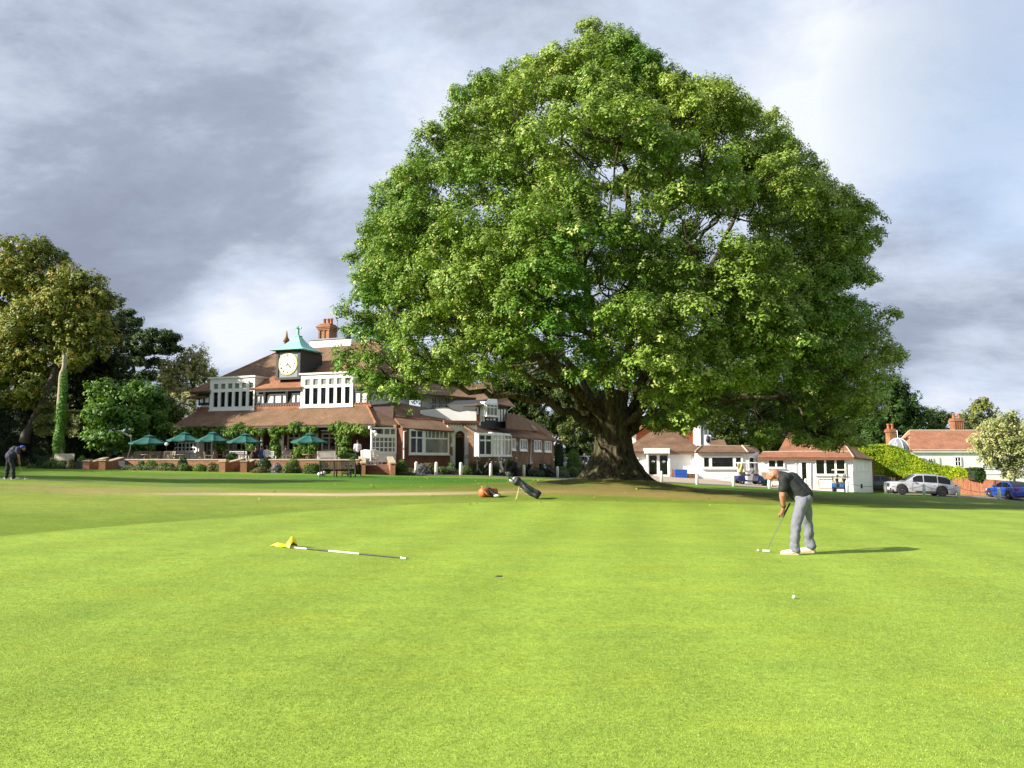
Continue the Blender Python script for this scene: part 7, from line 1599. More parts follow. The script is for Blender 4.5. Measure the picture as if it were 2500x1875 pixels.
wp = thing('low_terrace_planter', 'long low pinkish wall with plants under the lodge window behind the golfer', 'planter', tuple(at(1880, 1160, 69.5))); 
with part('wall', 'coping', wp) as m: a, b = at(1856, 1150, 69.5), at(1900, 1160, 69.5); m.box(a.x, b.x, 69.2, 69.6, a.z - .9, a.z - .1)
# ================================================================ PEOPLE
def capsule(mb, a, b, ra, rb, sx=1.0, sy=1.0, n=16):
    """tapered round-ended limb from a to b; sx, sy flatten it across"""
    a, b = Vector(a), Vector(b); L = (b - a).length
    if L < 1e-4: b = a + Vector((0, 0, 1e-3)); L = 1e-3
    q = (b - a).to_track_quat('Z', 'Y').to_matrix(); prof = []
    for k in range(6): t = R(90 * k / 5.0); prof.append((max(ra * math.sin(t), 1e-4), -ra * math.cos(t)))
    for k in range(6): t = R(90 * k / 5.0); prof.append((max(rb * math.cos(t), 1e-4), L + rb * math.sin(t)))
    mb.lathe(a, prof, n, axis=q, sx=sx, sy=sy)
def ellipsoid(mb, c, r, rot=None):
    m = Matrix.Translation(c) @ (rot.to_4x4() if rot is not None else Matrix.Identity(4)); t = MB(); t.ball((0, 0, 0), 1.0, 18, 12, r); t.v = [tuple(m @ Vector(v)) for v in t.v]; mb.add(t.v, t.f, True)
def fuse(name, mb, m, parent, voxel=.012, smooth=4, disp=None):
    """melt overlapping volumes into one continuous skin"""
    me = bpy.data.meshes.new('tmp'); me.from_pydata(mb.v, [], mb.f); me.update(); o = bpy.data.objects.new('tmp', me); C.objects.link(o)
    r = o.modifiers.new('r', 'REMESH'); r.mode = 'VOXEL'; r.voxel_size = voxel; r.use_smooth_shade = True
    s = o.modifiers.new('s', 'SMOOTH'); s.iterations = smooth; s.factor = .5
    dg = bpy.context.evaluated_depsgraph_get(); me2 = bpy.data.meshes.new_from_object(o.evaluated_get(dg)); me2.name = name
    bpy.data.objects.remove(o); bpy.data.meshes.remove(me)
    if disp:
        co = np.zeros(len(me2.vertices) * 3); me2.vertices.foreach_get('co', co); co = co.reshape(-1, 3); nn = np.zeros(len(co) * 3); me2.vertices.foreach_get('normal', nn); nn = nn.reshape(-1, 3)
        co += nn * disp(co)[:, None]; me2.vertices.foreach_set('co', co.ravel()); me2.update()
    me2.materials.clear(); return link_mesh(name, me2, m, parent, True)
def hand(mb, wrist, knuckle, side, grip, s=1.0):
    """palm, four curled fingers of unequal length and a thumb closing round a grip axis"""
    w, k = Vector(wrist), Vector(knuckle); d = (k - w).normalized(); g = Vector(grip).normalized(); o = d.cross(g).normalized() * side
    capsule(mb, w, k, .030 * s, .036 * s, 1.0, .7)
    for i, (ln, r) in enumerate(((.070, .0095), (.078, .0100), (.073, .0095), (.060, .0085))):
        b = k + g * (.028 - .019 * i) * s; p1 = b + (d * .55 + o * .45) * ln * .5 * s; p2 = p1 + (d * -.1 + o * .9) * ln * .38 * s; p3 = p2 + (d * -.85 + o * .1) * ln * .30 * s
        capsule(mb, b, p1, r * s, r * s, n=8); capsule(mb, p1, p2, r * s, r * .95 * s, n=8); capsule(mb, p2, p3, r * .95 * s, r * .8 * s, n=8)
    b = w + (k - w) * .35 + g * .028 * s; p1 = b + (d * .6 + g * .5 + o * .5) * .035 * s; p2 = p1 + (d * .5 + o * .8) * .032 * s
    capsule(mb, b, p1, .012 * s, .011 * s, n=8); capsule(mb, p1, p2, .011 * s, .009 * s, n=8)
def head_shape(mb, c, down, fwd, s=1.0):
    """c centre of skull; down = chin direction; fwd = face direction"""
    dn, fw = Vector(down).normalized(), Vector(fwd).normalized(); fw = (fw - dn * fw.dot(dn)).normalized(); rt = dn.cross(fw)
    M3 = Matrix((fw, rt, -dn)).transposed()
    def P(f, r, u): return Vector(c) + (fw * f + rt * r - dn * u) * s
    ellipsoid(mb, P(-.01, 0, .025), (.098 * s, .077 * s, .092 * s), M3); ellipsoid(mb, P(.022, 0, -.035), (.070 * s, .060 * s, .078 * s), M3)
    capsule(mb, P(.052, 0, -.098), P(.056, 0, -.088), .026 * s, .026 * s)             # chin
    capsule(mb, P(-.005, .045, -.07), P(.045, .022, -.098), .020 * s, .016 * s); capsule(mb, P(-.005, -.045, -.07), P(.045, -.022, -.098), .020 * s, .016 * s)
    capsule(mb, P(.084, 0, .005), P(.106, 0, -.032), .009 * s, .013 * s, n=10)          # nose
    for q in (-1, 1):
        ellipsoid(mb, P(-.008, q * .077, -.012), (.022 * s, .009 * s, .033 * s), M3)     # ears
        capsule(mb, P(.078, q * .016, .018), P(.070, q * .042, .018), .009 * s, .008 * s, n=8) # brow
        ellipsoid(mb, P(.058, q * .038, -.038), (.022 * s, .018 * s, .018 * s), M3)
    capsule(mb, P(.083, .018, -.064), P(.083, -.018, -.064), .007 * s, .007 * s, n=8); capsule(mb, P(.080, .015, -.075), P(.080, -.015, -.075), .007 * s, .007 * s, n=8)
    return P, M3
def eyes(P, M3, root, s):
    m = MB()
    for q in (-1, 1): ellipsoid(m, P(.070, q * .030, .002), (.011 * s, .013 * s, .011 * s), M3)
    e = m.build('eyes', M['white'], root); m = MB()
    for q in (-1, 1): ellipsoid(m, P(.0785, q * .030, .001), (.0035 * s, .006 * s, .006 * s), M3)
    m.build('pupils', M['trim'], e)
def putting_person(label, loc, mir, skin, shirt, trouser, cap=None, scale=1.0, heavy=0.0, watch=True):
    """bent over a putter; faces -x when mir = 1"""
    root = thing('person', label, 'person', loc, 0, 'people')
    def X(p): return Vector((p[0] * mir, p[1], p[2])) * scale
    def cap_(mb, a, b, ra, rb, sx=1, sy=1, n=16): capsule(mb, X(a), X(b), ra * scale, rb * scale, sx, sy, n)
    hv = heavy
    hip = (.135, 0, .90); J = dict(hn=(.12, -.10, .90), hf=(.15, .10, .91), kn=(.00, -.17, .50), kf=(.185, .20, .50), an=(-.03, -.20, .10), af=(.215, .23, .10),
        waist=(.11, 0, 1.02), chest=(-.06, 0, 1.20), neck=(-.235, 0, 1.295), sn=(-.165, -.185, 1.27), sf=(-.185, .185, 1.25), en=(-.19, -.20, .985), ef=(-.22, .17, .97), wn=(-.185, -.06, .775), wf=(-.195, .045, .765))
    if heavy: J.update(chest=(-.03, 0, 1.22), neck=(-.20, 0, 1.30), sn=(-.12, -.185, 1.28), sf=(-.14, .185, 1.26), en=(-.16, -.2, 1.0), ef=(-.18, .17, .98), wn=(-.20, -.05, .79), wf=(-.21, .045, .78))
    gdir = (Vector((-.48, .03, .05)) - Vector((-.10, .0, .83))).normalized()
    # one continuous body
    b = MB()
    cap_(b, J['hn'], J['kn'], .088, .058); cap_(b, J['kn'], J['an'], .056, .036); cap_(b, J['hf'], J['kf'], .088, .058); cap_(b, J['kf'], J['af'], .056, .036)
    cap_(b, hip, J['waist'], .13, .125, 1, 1); cap_(b, J['waist'], J['chest'], .125, .14); cap_(b, J['chest'], J['neck'], .135, .07)
    cap_(b, J['sn'], J['sf'], .06, .06)
    hc = (-.345, 0, 1.318) if not heavy else (-.305, 0, 1.325)
    cap_(b, J['neck'], (hc[0] + .05, 0, hc[2] + .0), .062, .058)
    for s_, e_, w_ in (('sn', 'en', 'wn'), ('sf', 'ef', 'wf')): cap_(b, J[s_], J[e_], .055, .043); cap_(b, J[e_], tuple(np.array(J[e_]) * .6 + np.array(J[w_]) * .4), .045, .041); cap_(b, tuple(np.array(J[e_]) * .6 + np.array(J[w_]) * .4), J[w_], .041, .028)
    gd = X(gdir); 
    kn1 = tuple(np.array((-.205, -.028, .69))); kn2 = tuple(np.array((-.235, .022, .64)))
    hand(b, X(J['wn']), X(kn1), 1 * mir, X((gdir[0], gdir[1], gdir[2])), scale); hand(b, X(J['wf']), X(kn2), -1 * mir, X((gdir[0], gdir[1], gdir[2])), scale)
    P, M3 = head_shape(b, X(hc), X((-.55, 0, -.85)) if not heavy else X((-.2, 0, -.98)), X((-.85, 0, -.55)) if heavy else X((-.80, -.0, -.60)), scale)
    fuse('body', b, M[skin], root, .0095 * scale, 3)
    eyes(P, M3, root, scale)
    # trousers
    t = MB(); F = .018
    cap_(t, J['hn'], J['kn'], .112 + F * .2, .083); cap_(t, J['kn'], (-.03, -.20, .115), .083, .078); cap_(t, J['hf'], J['kf'], .112, .083); cap_(t, J['kf'], (.215, .23, .115), .083, .080)
    cap_(t, hip, (.115, 0, .985), .150, .140); cap_(t, (.10, -.085, .93), (.10, .085, .93), .115, .115); cap_(t, (.175, -.075, .91), (.175, .075, .91), .105, .105); cap_(t, (-.045, -.2, .10), (-.02, -.2, .10), .075, .078); cap_(t, (.20, .23, .10), (.225, .23, .10), .075, .078)
    def fold(co):
        z = co[:, 2] / scale; x = co[:, 0]; y = co[:, 1]
        low = np.clip((.55 - z) / .45, 0, 1); return scale * (.0085 * np.sin(34 * z + 9 * x + 7 * y + 1.5 * np.sin(11 * z + 30 * x)) * (.35 + low) + .004 * np.sin(21 * z - 26 * x) + .006 * np.sin(60 * z + 8 * y) * np.clip((.22 - z) / .12, 0, 1))
    tr = fuse('trousers', t, M[trouser], root, .010 * scale, 2, fold)
    # cut the fabric level at the ankle is hidden by the shoe collar; shirt hangs from shoulders to waist
    s = MB()
    cap_(s, (.135, 0, .985), J['chest'], .158 + hv * .5, .168 + hv * .4); cap_(s, J['chest'], (-.185, 0, 1.275), .165 + hv * .3, .10); cap_(s, (.12, -.07, .985), (-.08, -.09, 1.20), .12 + hv * .3, .115); cap_(s, (.12, .07, .985), (-.08, .09, 1.20), .12 + hv * .3, .115)
    cap_(s, (-.135, -.155, 1.275), (-.155, .155, 1.262), .090, .090); cap_(s, (-.165, 0, 1.29), (-.22, 0, 1.30), .095, .080)
    if heavy: cap_(s, (.0, 0, 1.02), (-.03, 0, 1.16), .15, .16)
    else: cap_(s, (-.01, -.05, .985), (-.07, -.06, 1.13), .095, .11); cap_(s, (-.01, .06, .985), (-.07, .06, 1.13), .09, .11)
    for a_, e_ in (('sn', 'en'), ('sf', 'ef')): a, e = np.array(J[a_]), np.array(J[e_]); cap_(s, tuple(a), tuple(a + (e - a) * .60), .078, .076)
    fuse('shirt', s, M[shirt], root, .010 * scale, 2, lambda co: scale * (.007 * np.sin(28 * co[:, 0] / scale + 20 * co[:, 2] / scale + 2 * np.sin(9 * co[:, 2] - 12 * co[:, 1])) + .003 * np.sin(40 * co[:, 1] / scale + 15 * co[:, 2] / scale)))
    c = MB(); ax = X((-.05, 0, .012)).normalized().to_track_quat('Z', 'Y').to_matrix(); c.lathe(X((-.225, 0, 1.302)), [(.078 * scale, 0), (.080 * scale, .03 * scale), (.074 * scale, .032 * scale), (.072 * scale, 0)], 18, axis=ax); c.build('collar', M[shirt], root)
    pk = MB(); pk.tube([X((.225, -.118, .925)), X((.165, -.150, .920))], .0045, 6); pk.tube([X((.165, -.150, .920)), X((.150, -.142, .80))], .003, 5); pk.tube([X((.225, -.118, .925)), X((.205, -.118, .80))], .003, 5); pk.build('pocket_seam', M['darkgrey'], tr)
    bl = MB(); bl.lathe(X((.128, 0, .985)), [(.150 * scale, -.015), (.152 * scale, .015)], 24, sy=1.0); bl.build('belt', M['trim'], root)
    # shoes
    for (x, y) in ((-.03, -.20), (.215, .23)):
        sh = MB(); capsule(sh, X((x + .045, y, .055)), X((x - .02, y, .060)), .046 * scale, .046 * scale, 1, 1); capsule(sh, X((x - .02, y, .055)), X((x - .15, y - .01, .040)), .047 * scale, .036 * scale); capsule(sh, X((x - .15, y - .01, .040)), X((x - .205, y - .012, .034)), .037 * scale, .028 * scale); capsule(sh, X((x + .01, y, .07)), X((x + .01, y, .11)), .044 * scale, .042 * scale)
        so = fuse('shoe', sh, M['shoe'], root, .009 * scale, 2)
        sl = MB(); pts = [(-.235, 0), (-.215, .035), (-.13, .048), (-.03, .046), (.06, .044), (.085, .02), (.09, 0), (.085, -.02), (.06, -.044), (-.03, -.046), (-.13, -.048), (-.215, -.035)]
        sl.slab([X((x + px_, y + py_, .020)) for px_, py_ in pts], .018); sl.build('sole', M['gumsole'] if mir == 1 else M['shoe'], so)
    if watch:
        for jn, r in (('wn', .035),):
            w_ = np.array(J['wn']); e_ = np.array(J['en']); a = w_ + (e_ - w_) * .10; d = X(tuple(e_ - w_)).normalized().to_track_quat('Z', 'Y').to_matrix(); m = MB(); m.lathe(X(tuple(a)), [(.034 * scale, -.014), (.038 * scale, -.012), (.038 * scale, .012), (.034 * scale, .014)], 18, axis=d); m.build('wristband', M['trim'], root)
    if cap:
        m = MB(); c0 = P(-.008, 0, .035); ellipsoid(m, c0, (.108 * scale, .088 * scale, .080 * scale), M3); bm = m
        pts = [P(.07, -.07, .035), P(.13, -.055, .020), P(.165, 0, .012), P(.13, .055, .020), P(.07, .07, .035)]; bm.slab(pts, .006); bm.build('cap', M[cap], root)
    return root, X, gdir
def putter(name_label, base, mir, scale=1.0):
    root = thing('putter', name_label, 'golf club', base, 0, 'putters')
    def X(p): return Vector((p[0] * mir, p[1], p[2])) * scale
    top, foot = (-.085, -.01, .845), (-.465, .05, .075)
    t, f = Vector(top), Vector(foot); g = t + (f - t) * .33
    m = MB(); m.tube([X(t), X(t + (g - t) * .5), X(g)], [.016 * scale, .015 * scale, .011 * scale], 10); m.build('grip', M['blackfab'], root)
    m = MB(); m.tube([X(g), X(f), X((-.475, .05, .035))], [.009, .0075, .007], 8); m.build('shaft', M['chrome'], root)
    m = MB(); q = Matrix.Translation(X((-.495, .06, .022))) @ Matrix.Rotation(R(8) * mir, 4, 'Z'); m.box(-.060, .05, -.028, .028, -.014, .014, q); m.box(-.055, .045, -.03, -.027, -.012, .012, q); m.build('club_head', M['white'], root); return root
def ball_(label, p): 
    root = thing('golf_ball', label, 'golf ball', p, 0, 'golf balls on the green'); m = MB(); m.ball((0, 0, .0215), .0215, 24, 16); m.build('ball', M['ball'], root)
g = gnd(1946, 13.36); g.z += .014
root, X, gd_ = putting_person('bald man in a charcoal polo and grey trousers bending over his putter on the green', g, 1, 'skin', 'shirt', 'trouser')
root.rotation_euler.z = R(-20.3)
putter('steel-shafted putter with white head held by the bald man', g, 1).rotation_euler.z = R(-20.3)
def on_green(px, py):
    d = px_dir(px, py); t = 5.0
    for _ in range(30): p = Vector((0, 0, EYE)) + d * t; t += (p.z - (H(p.x, p.y) + .014)) / max(1e-3, -d.z) * .9
    p = Vector((0, 0, EYE)) + d * t; p.z = H(p.x, p.y) + .014; return p
ball_('white golf ball just ahead of the bald man\'s putter head', on_green(1851, 1346.5)); ball_('white golf ball lying alone nearest the camera', on_green(1938.5, 1462))
g2 = gnd(30, 33.2)
root2, _, _ = putting_person('heavy-set man in navy shirt and royal blue cap putting at the left edge', (g2.x, g2.y, g2.z), -1, 'skin2', 'navy', 'navytrouser', 'cap', 1.0, .045, False)
root2.rotation_euler.z = R(32.7)
putter('putter held by the man in the blue cap', (g2.x, g2.y, g2.z), -1).rotation_euler.z = R(32.7)
g3 = gnd(60, 33.3); ball_('golf ball in front of the man in the blue cap', (g3.x, g3.y, g3.z))

def standing(label, loc, rz, skin, shirt, trouser, hair='darkhair'):
    root = thing('person', label, 'person', loc, rz, 'people'); b = MB()
    for s in (-1, 1):
        capsule(b, (s * .09, 0, .90), (s * .10, .01, .50), .085, .056); capsule(b, (s * .10, .01, .50), (s * .10, .02, .08), .055, .036); capsule(b, (s * .10, .02, .05), (s * .11, -.14, .04), .04, .032)
        capsule(b, (s * .19, 0, 1.42), (s * .24, .02, 1.14), .05, .04); capsule(b, (s * .24, .02, 1.14), (s * .20, -.14, .98), .038, .028); hand(b, (s * .20, -.14, .98), (s * .17, -.19, .95), s, (0, 0, 1))
    capsule(b, (0, 0, .92), (0, 0, 1.12), .13, .115); capsule(b, (0, 0, 1.12), (0, 0, 1.36), .12, .13); capsule(b, (-.16, 0, 1.42), (.16, 0, 1.42), .055, .055); capsule(b, (0, 0, 1.42), (0, -.01, 1.58), .055, .055)
    P, M3 = head_shape(b, (0, -.01, 1.66), (0, -.1, -1), (0, -1, 0)); fuse('body', b, M[skin], root, .012, 3)
    t = MB()
    for s in (-1, 1): capsule(t, (s * .09, 0, .90), (s * .10, .01, .50), .105, .078); capsule(t, (s * .10, .01, .50), (s * .10, .02, .09), .078, .07)
    capsule(t, (-.05, 0, .95), (.05, 0, .95), .13, .13); fuse('trousers', t, M[trouser], root, .014, 3)
    u = MB(); capsule(u, (0, 0, .98), (0, 0, 1.34), .155, .165); capsule(u, (-.16, 0, 1.41), (.16, 0, 1.41), .08, .08)
    for s in (-1, 1): capsule(u, (s * .19, 0, 1.42), (s * .24, .02, 1.14), .068, .056); capsule(u, (s * .24, .02, 1.14), (s * .205, -.12, 1.0), .055, .042)
    fuse('shirt', u, M[shirt], root, .014, 3); h = MB(); ellipsoid(h, P(-.018, 0, .035), (.100, .084, .088), M3); h.build('hair', M[hair], root); return root
p = at(873, 1100, 56.2); standing('waiter in white shirt and black trousers standing on the terrace by the brick planter', (p.x, 56.2, 1.12), R(200), 'skin2', 'whitefab', 'navytrouser')
def seated(label, loc, rz, skin, shirt, hair, trouser='navytrouser'):
    root = thing('person', label, 'person', loc, rz, 'people'); b = MB()
    for s in (-1, 1):
        capsule(b, (s * .09, 0, .50), (s * .12, -.42, .50), .08, .055); capsule(b, (s * .12, -.42, .50), (s * .12, -.42, .08), .052, .036); capsule(b, (s * .12, -.42, .05), (s * .12, -.56, .04), .04, .032)
        capsule(b, (s * .18, -.02, 1.0), (s * .23, -.10, .74), .05, .04); capsule(b, (s * .23, -.10, .74), (s * .14, -.34, .74), .038, .028); hand(b, (s * .14, -.34, .74), (s * .11, -.40, .74), s, (0, 0, 1))
    capsule(b, (0, 0, .52), (0, -.03, .95), .135, .13); capsule(b, (-.15, -.03, 1.0), (.15, -.03, 1.0), .055, .055); capsule(b, (0, -.03, 1.0), (0, -.06, 1.16), .055, .055)
    P, M3 = head_shape(b, (0, -.07, 1.24), (0, -.12, -1), (0, -1, 0)); fuse('body', b, M[skin], root, .012, 3)
    u = MB(); capsule(u, (0, 0, .55), (0, -.03, .94), .155, .16); capsule(u, (-.15, -.03, .99), (.15, -.03, .99), .078, .078)
    for s in (-1, 1): capsule(u, (s * .18, -.02, 1.0), (s * .23, -.10, .76), .066, .056)
    fuse('shirt', u, M[shirt], root, .014, 3); t = MB()
    for s in (-1, 1): capsule(t, (s * .09, 0, .52), (s * .12, -.42, .51), .10, .075); capsule(t, (s * .12, -.42, .50), (s * .12, -.42, .12), .072, .065)
    fuse('trousers', t, M[trouser], root, .016, 3)
    h = MB(); ellipsoid(h, P(-.018, 0, .035), (.100, .084, .088), M3); h.build('hair', M[hair], root)
for px, d, rz, sk, sh, hr, lab in ((638, 55.4, 150, 'skin2', 'blueshirt', 'darkhair', 'seated person in a blue shirt with head bowed at the terrace table'), (651, 55.2, 180, 'skin', 'whitefab', 'greyfab', 'seated person in a pale shirt beside the white column creeper'), (625, 55.8, 200, 'skin2', 'redwall', 'darkhair', 'seated person in a dark red top left of the blue shirt'), (697, 56.0, 180, 'skin2', 'navy', 'darkhair', 'seated person in dark clothes right of the white column')):
    q = at(px, 1100, d); seated(lab, (q.x, d, 1.10), R(rz), sk, sh, hr)

# ================================================================ THINGS ON THE GREEN
def flagstick():
    a, b = on_green(712, 1338), on_green(991, 1365); d = (b - a); L = d.length; dn = d.normalized(); up = Vector((0, 0, 1)); root = thing('flagstick', 'black and white flagstick with yellow flag lying flat on the green', 'flagstick', (a.x, a.y, a.z))
    a0 = Vector((0, 0, 0)); z = .014
    def seg(t0, t1, r0, r1, mt, name='stick_band'):
        m = MB(); m.tube([dn * (L * t0) + up * z, dn * (L * t1) + up * z], [r0, r1], 10); m.build(name, M[mt], root)
    seg(-.06, .145, .013, .013, 'white'); seg(.145, .345, .0128, .0124, 'trim'); seg(.345, .615, .0135, .013, 'white'); seg(.615, .965, .0125, .009, 'trim'); seg(.958, .995, .013, .013, 'chrome', 'ferrule'); seg(.995, 1.02, .006, .005, 'trim', 'tip')
    # crumpled flag: a puffed fold and a flat lobe, one cloth
    m = MB(); nx, ny = 34, 14; vs = []; rt = Vector((-dn.y, dn.x, 0))
    for j in range(ny):
        v = j / (ny - 1)
        for i in range(nx):
            u = i / (nx - 1); x = .03 - .50 * u; w = .10 + .055 * math.sin(u * 5.5); y = (v - .5) * w * 2 * (1 - .35 * u) + .02
            puff = .185 * math.exp(-((u - .13) / .15) ** 2) * (math.sin(math.pi * min(1, max(0, v))) ** .7) + .050 * math.exp(-((u - .72) / .20) ** 2) * math.sin(math.pi * v) + .012 * math.sin(9 * u + 5 * v) + .008 * math.sin(17 * v + 4 * u)
            vs.append(dn * x + rt * (y + .05 * math.sin(5 * u)) + up * max(.012, puff + .012))
    f = [(j * nx + i, j * nx + i + 1, (j + 1) * nx + i + 1, (j + 1) * nx + i) for j in range(ny - 1) for i in range(nx - 1)]
    lo = [v - up * .007 for v in vs]; n = len(vs); m.add(vs + lo, f + [tuple(k + n for k in q[::-1]) for q in f], True); m.build('flag', M['yellow'], root)
flagstick()
def stand_bag():
    g = gnd(1315, 27.0); root = thing('golf_bag', 'charcoal golf bag propped on its stand beside the green', 'golf bag', (g.x, g.y, g.z + .0), 0, 'golf bags lying by the green')
    s = 27.0 / FP; base = Vector((0, 0, .13)); top = Vector(((1245 - 1308) * s, .05, .13 + 41 * s)); ax = (top - base); L = ax.length; q = ax.to_track_quat('Z', 'Y').to_matrix().to_4x4(); T = Matrix.Translation(base) @ q
    def tr(mb): mb.v = [tuple(T @ Vector(v)) for v in mb.v]; return mb
    h = L * .90; r = .15
    m = MB(); m.lathe((0, 0, 0), [(r * .7, -.03), (r * .95, 0), (r * 1.0, .10), (r * .92, h * .25), (r * .85, h * .5), (r * .92, h * .8), (r * 1.06, h * .86), (r * 1.1, h), (r * .98, h)], 22, sy=.9); bg_ = tr(m).build('bag', M['greyfab'], root)
    m = MB(); m.lathe((0, 0, 0), [(r * .72, -.05), (r * 1.02, -.03), (r * 1.06, .10), (r * 1.0, .13)], 22, sy=.92); tr(m).build('base_cap', M['blackfab'], bg_)
    m = MB(); ellipsoid(m, (0, -r * .75, h * .32), (r * .72, r * .45, h * .24)); tr(m).build('front_pocket', M['blackfab'], bg_)
    m = MB(); ellipsoid(m, (r * .75, 0, h * .45), (r * .45, r * .6, h * .22)); ellipsoid(m, (-r * .7, 0, h * .42), (r * .4, r * .55, h * .20)); tr(m).build('side_pocket', M['greyfab'], bg_)
    for sx in (-1, 1): m = MB(); m.tube([(sx * r * .9, .05, h * .78), (sx * r * 1.75, .02, h * .60), (sx * r * 1.8, 0, h * .38), (sx * r * .95, 0, h * .22)], .020, 6); tr(m).build('strap', M['blackfab'], bg_)
    m = MB(); m.box(-.045, .045, -r * .98, -r * .90, h * .60, h * .70); tr(m).build('badge', M['white'], bg_)
    m = MB(); zz = h * .36
    for k in range(9): m.cbox((-.03 + .010 * math.sin(k * 1.9), -r * 1.235, h * .22 + .022 * k), (.012, .012, .028), ry=.5 * math.sin(k * 2.3))
    tr(m).build('script_mark', M['white'], bg_)
    m = MB(); m.lathe((0, 0, 0), [(r * 1.12, h * .86), (r * 1.14, h * .93), (r * 1.10, h * .98)], 22, sy=.92); tr(m).build('top_cuff', M['blackfab'], bg_)
    cl = [((-.05, -.06), .10, .075, 'whitefab', (1.25, 1, 1.25)), ((.08, .02), .06, .05, 'whitefab', (1.2, 1, .8)), ((.0, .06), .27, .075, 'blackfab', (1, 1, 1.5)), ((-.06, .03), .36, .065, 'blackfab', (1.1, 1, 1.2)), ((.04, -.03), .20, .045, 'blackfab', (1, 1, 1.6)), ((.02, .0), .30, .04, 'greyfab', (1, 1, 1.4))]
    for (x, y), up_, rr, mt, sc_ in cl:
        m = MB(); m.tube([(x * .7, y * .7, h * .8), (x, y, h + up_ * .8)], .012, 6); ellipsoid(m, (x * 1.25, y * 1.2, h + up_), (rr * sc_[0], rr * sc_[1], rr * sc_[2])); tr(m).build('club', M[mt], root)
    for k in range(4): m = MB(); x, y = -.05 + .035 * k, -.02 + .02 * (k % 2); m.tube([(x, y, h * .8), (x, y, h + .10 + .02 * k)], .006, 5); m.cbox((x + .02, y, h + .11 + .02 * k), (.06, .02, .05)); tr(m).build('club', M['chrome'], root)
    tp = T @ Vector((0, 0, h * .80))
    for y, dx in ((-.22, -.14), (.24, -.10)): m = MB(); m.tube([tp + Vector((0, y * .2, -.03)), Vector((tp.x + dx, y, .0))], .009, 6); m.ball(Vector((tp.x + dx, y, .01)), .016, 8, 6); m.build('stand_leg', M['yellowleg'], root)
M['yellowleg'] = mat('pale_yellow_rod', (0.62, 0.55, 0.25), .4)
stand_bag()
def leather_bag():
    g = gnd(1178, 27.6); root = thing('golf_bag', 'tan leather golf bag lying on its side at the edge of the green', 'golf bag', (g.x, g.y, g.z), 0, 'golf bags lying by the green')
    d = Vector((.60, .80, 0)).normalized(); q = d.to_track_quat('Z', 'Y').to_matrix().to_4x4(); T = Matrix.Translation((-.05, -.05, .16)) @ q
    def tr(mb): mb.v = [tuple(T @ Vector(v)) for v in mb.v]; return mb
    m = MB(); m.lathe((0, 0, 0), [(.05, -.03), (.13, -.01), (.165, .05), (.17, .2), (.16, .5), (.15, .72), (.165, .76), (.15, .77)], 22); b = tr(m).build('bag', M['leather'], root)
    m = MB(); m.lathe((0, 0, 0), [(.172, .10), (.178, .12), (.172, .14)], 22); m.lathe((0, 0, 0), [(.166, .5), (.172, .52), (.164, .54)], 22); tr(m).build('band', M['brownwood'], b)
    m = MB(); ellipsoid(m, (-.05, .11, .30), (.11, .09, .18)); tr(m).build('pocket', M['leather'], b)
    m = MB(); m.tube([(-.12, .05, .05), (-.24, -.02, .0), (-.30, -.10, .08), (-.22, -.12, .22), (-.14, -.04, .30)], .022, 6); tr(m).build('strap', M['leather'], b)
    m = MB(); m.v = []; m.tube([(.10, .1, .28), (.22, .12, .24), (.38, .02, .13), (.62, -.06, .06)], [.07, .09, .06, .03], 10); m.tube([(.38, .08, .15), (.62, .06, .06)], [.05, .04], 8); m.build('hood', M['blackfab'], root)
    m = MB(); ellipsoid(m, (.50, -.10, .06), (.11, .06, .045)); m.build('head_cover', M['whitefab'], root)
    for k in range(3): m = MB(); m.tube([(.02 + .05 * k, .05, .22), (-.02 + .06 * k, .02, .36 + .02 * k)], .010, 6); m.cbox((-.03 + .06 * k, .02, .37 + .02 * k), (.07, .02, .03), ry=.6); m.build('club', M['chrome'] if k else M['yellowleg'], root)
leather_bag()
# small white bag by the bench
g = gnd(785, 46); root_ = thing('small_bag', 'small white bundle on the grass at the left foot of the dark bench', 'bag', (g.x, g.y, g.z)); m = MB(); ellipsoid(m, (0, 0, .12), (.26, .16, .13)); ellipsoid(m, (.12, 0, .2), (.14, .12, .09)); m.build('bundle', M['whitefab'], root_)
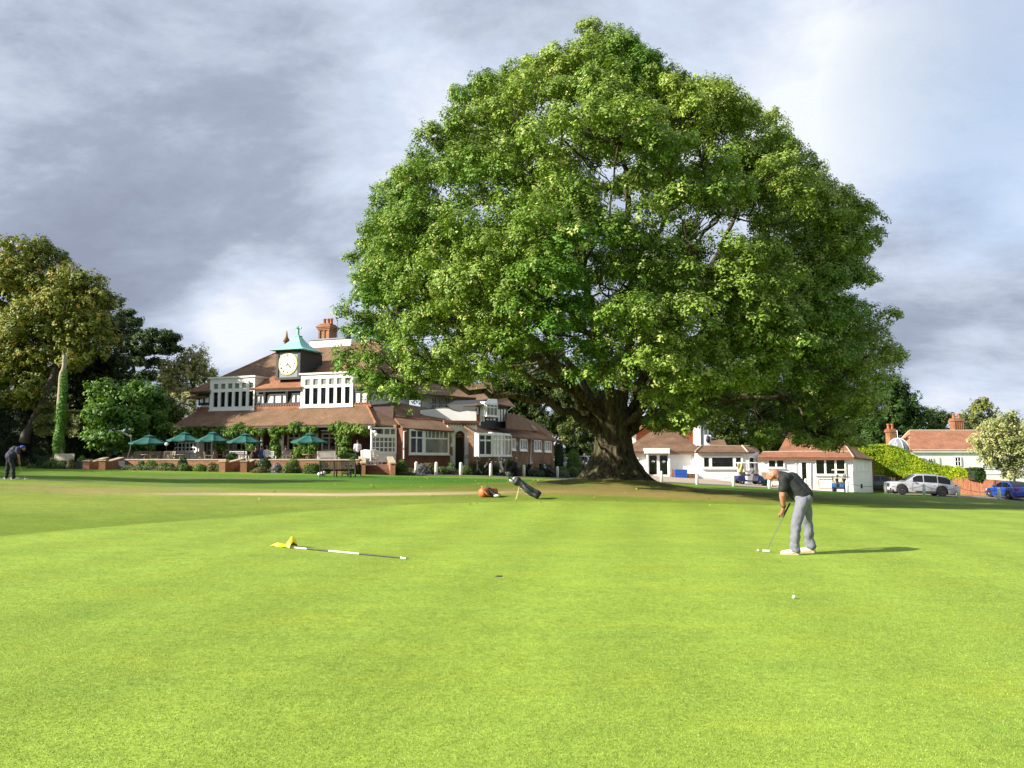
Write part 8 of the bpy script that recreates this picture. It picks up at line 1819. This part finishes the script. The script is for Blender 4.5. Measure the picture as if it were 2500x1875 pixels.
# turf scars, hole and fallen leaves
hp = on_green(1218, 1407); hl = thing('golf_hole', 'small dark cup cut into the green right of the flagstick', 'hole', (hp.x, hp.y, hp.z)); m = MB(); m.lathe((0, 0, -.02), [(.054, 0), (.054, .024)], 24); m.build('cup', M['black'], hl)
def litter():
    rng = np.random.default_rng(77); n = 260; x = rng.uniform(-9, 10, n); y = rng.uniform(24, 52, n); x[:120] = rng.normal(1.5, 4, 120); y[:120] = rng.uniform(34, 50, 120)
    z = hgt(x, y) + .03; c = np.stack([x, y, z], 1); col = np.where(rng.random((n, 1)) < .6, np.array([[.45, .42, .10]]), np.array([[.30, .16, .05]]))
    root = bpy.data.objects.new('fallen_leaves', None)
    o = leaf_object('fallen_leaves', c, unit(np.array([0, 0, 1.0]) + rng.normal(0, .5, (n, 3))), rng.uniform(.06, .12, n), col, M['leaf'], None); tag(o, kind='stuff')
    bpy.data.objects.remove(root)
litter()

def turf():
    """short mown blades standing on the near part of the green"""
    rng = np.random.default_rng(99); n = 420000; y = 2.6 * (13.0 / 2.6) ** rng.random(n); x = rng.uniform(-1, 1, n) * (2.5 + .78 * y)
    z = hgt(x, y) + .013; a = rng.uniform(0, 6.283, n); h = rng.uniform(.005, .011, n); w = rng.uniform(.0016, .003, n) * (1 + .05 * y); ln = rng.normal(0, .0045, (n, 2))
    v = np.empty((n, 3, 3), dtype=np.float32); c, s_ = np.cos(a) * w, np.sin(a) * w
    v[:, 0] = np.stack([x - c, y - s_, z], 1); v[:, 1] = np.stack([x + c, y + s_, z], 1); v[:, 2] = np.stack([x + ln[:, 0], y + ln[:, 1], z + h], 1)
    me = bpy.data.meshes.new('turf_blades'); me.vertices.add(n * 3); me.loops.add(n * 3); me.polygons.add(n)
    me.vertices.foreach_set('co', v.ravel()); me.loops.foreach_set('vertex_index', np.arange(n * 3, dtype=np.int32)); me.polygons.foreach_set('loop_start', np.arange(0, n * 3, 3, dtype=np.int32)); me.polygons.foreach_set('loop_total', np.full(n, 3, dtype=np.int32)); me.update(calc_edges=True)
    k = noise2(x, y, 3.0, 12)[:, None] * .10 + rng.normal(0, .10, (n, 1)); col = np.array([0.255, 0.368, 0.052]) * (1 + k); dry = (rng.random(n) < .03)[:, None]; col = np.where(dry, np.array([.46, .43, .20]), col)
    cc = np.ones((n, 3, 4), dtype=np.float32); cc[:, :, :3] = np.clip(col, .01, .9)[:, None]; at_ = me.color_attributes.new(name='Col', type='FLOAT_COLOR', domain='POINT'); at_.data.foreach_set('color', cc.ravel())
    tag(link_mesh('grass', me, M['leaf'], None), kind='stuff')
turf()
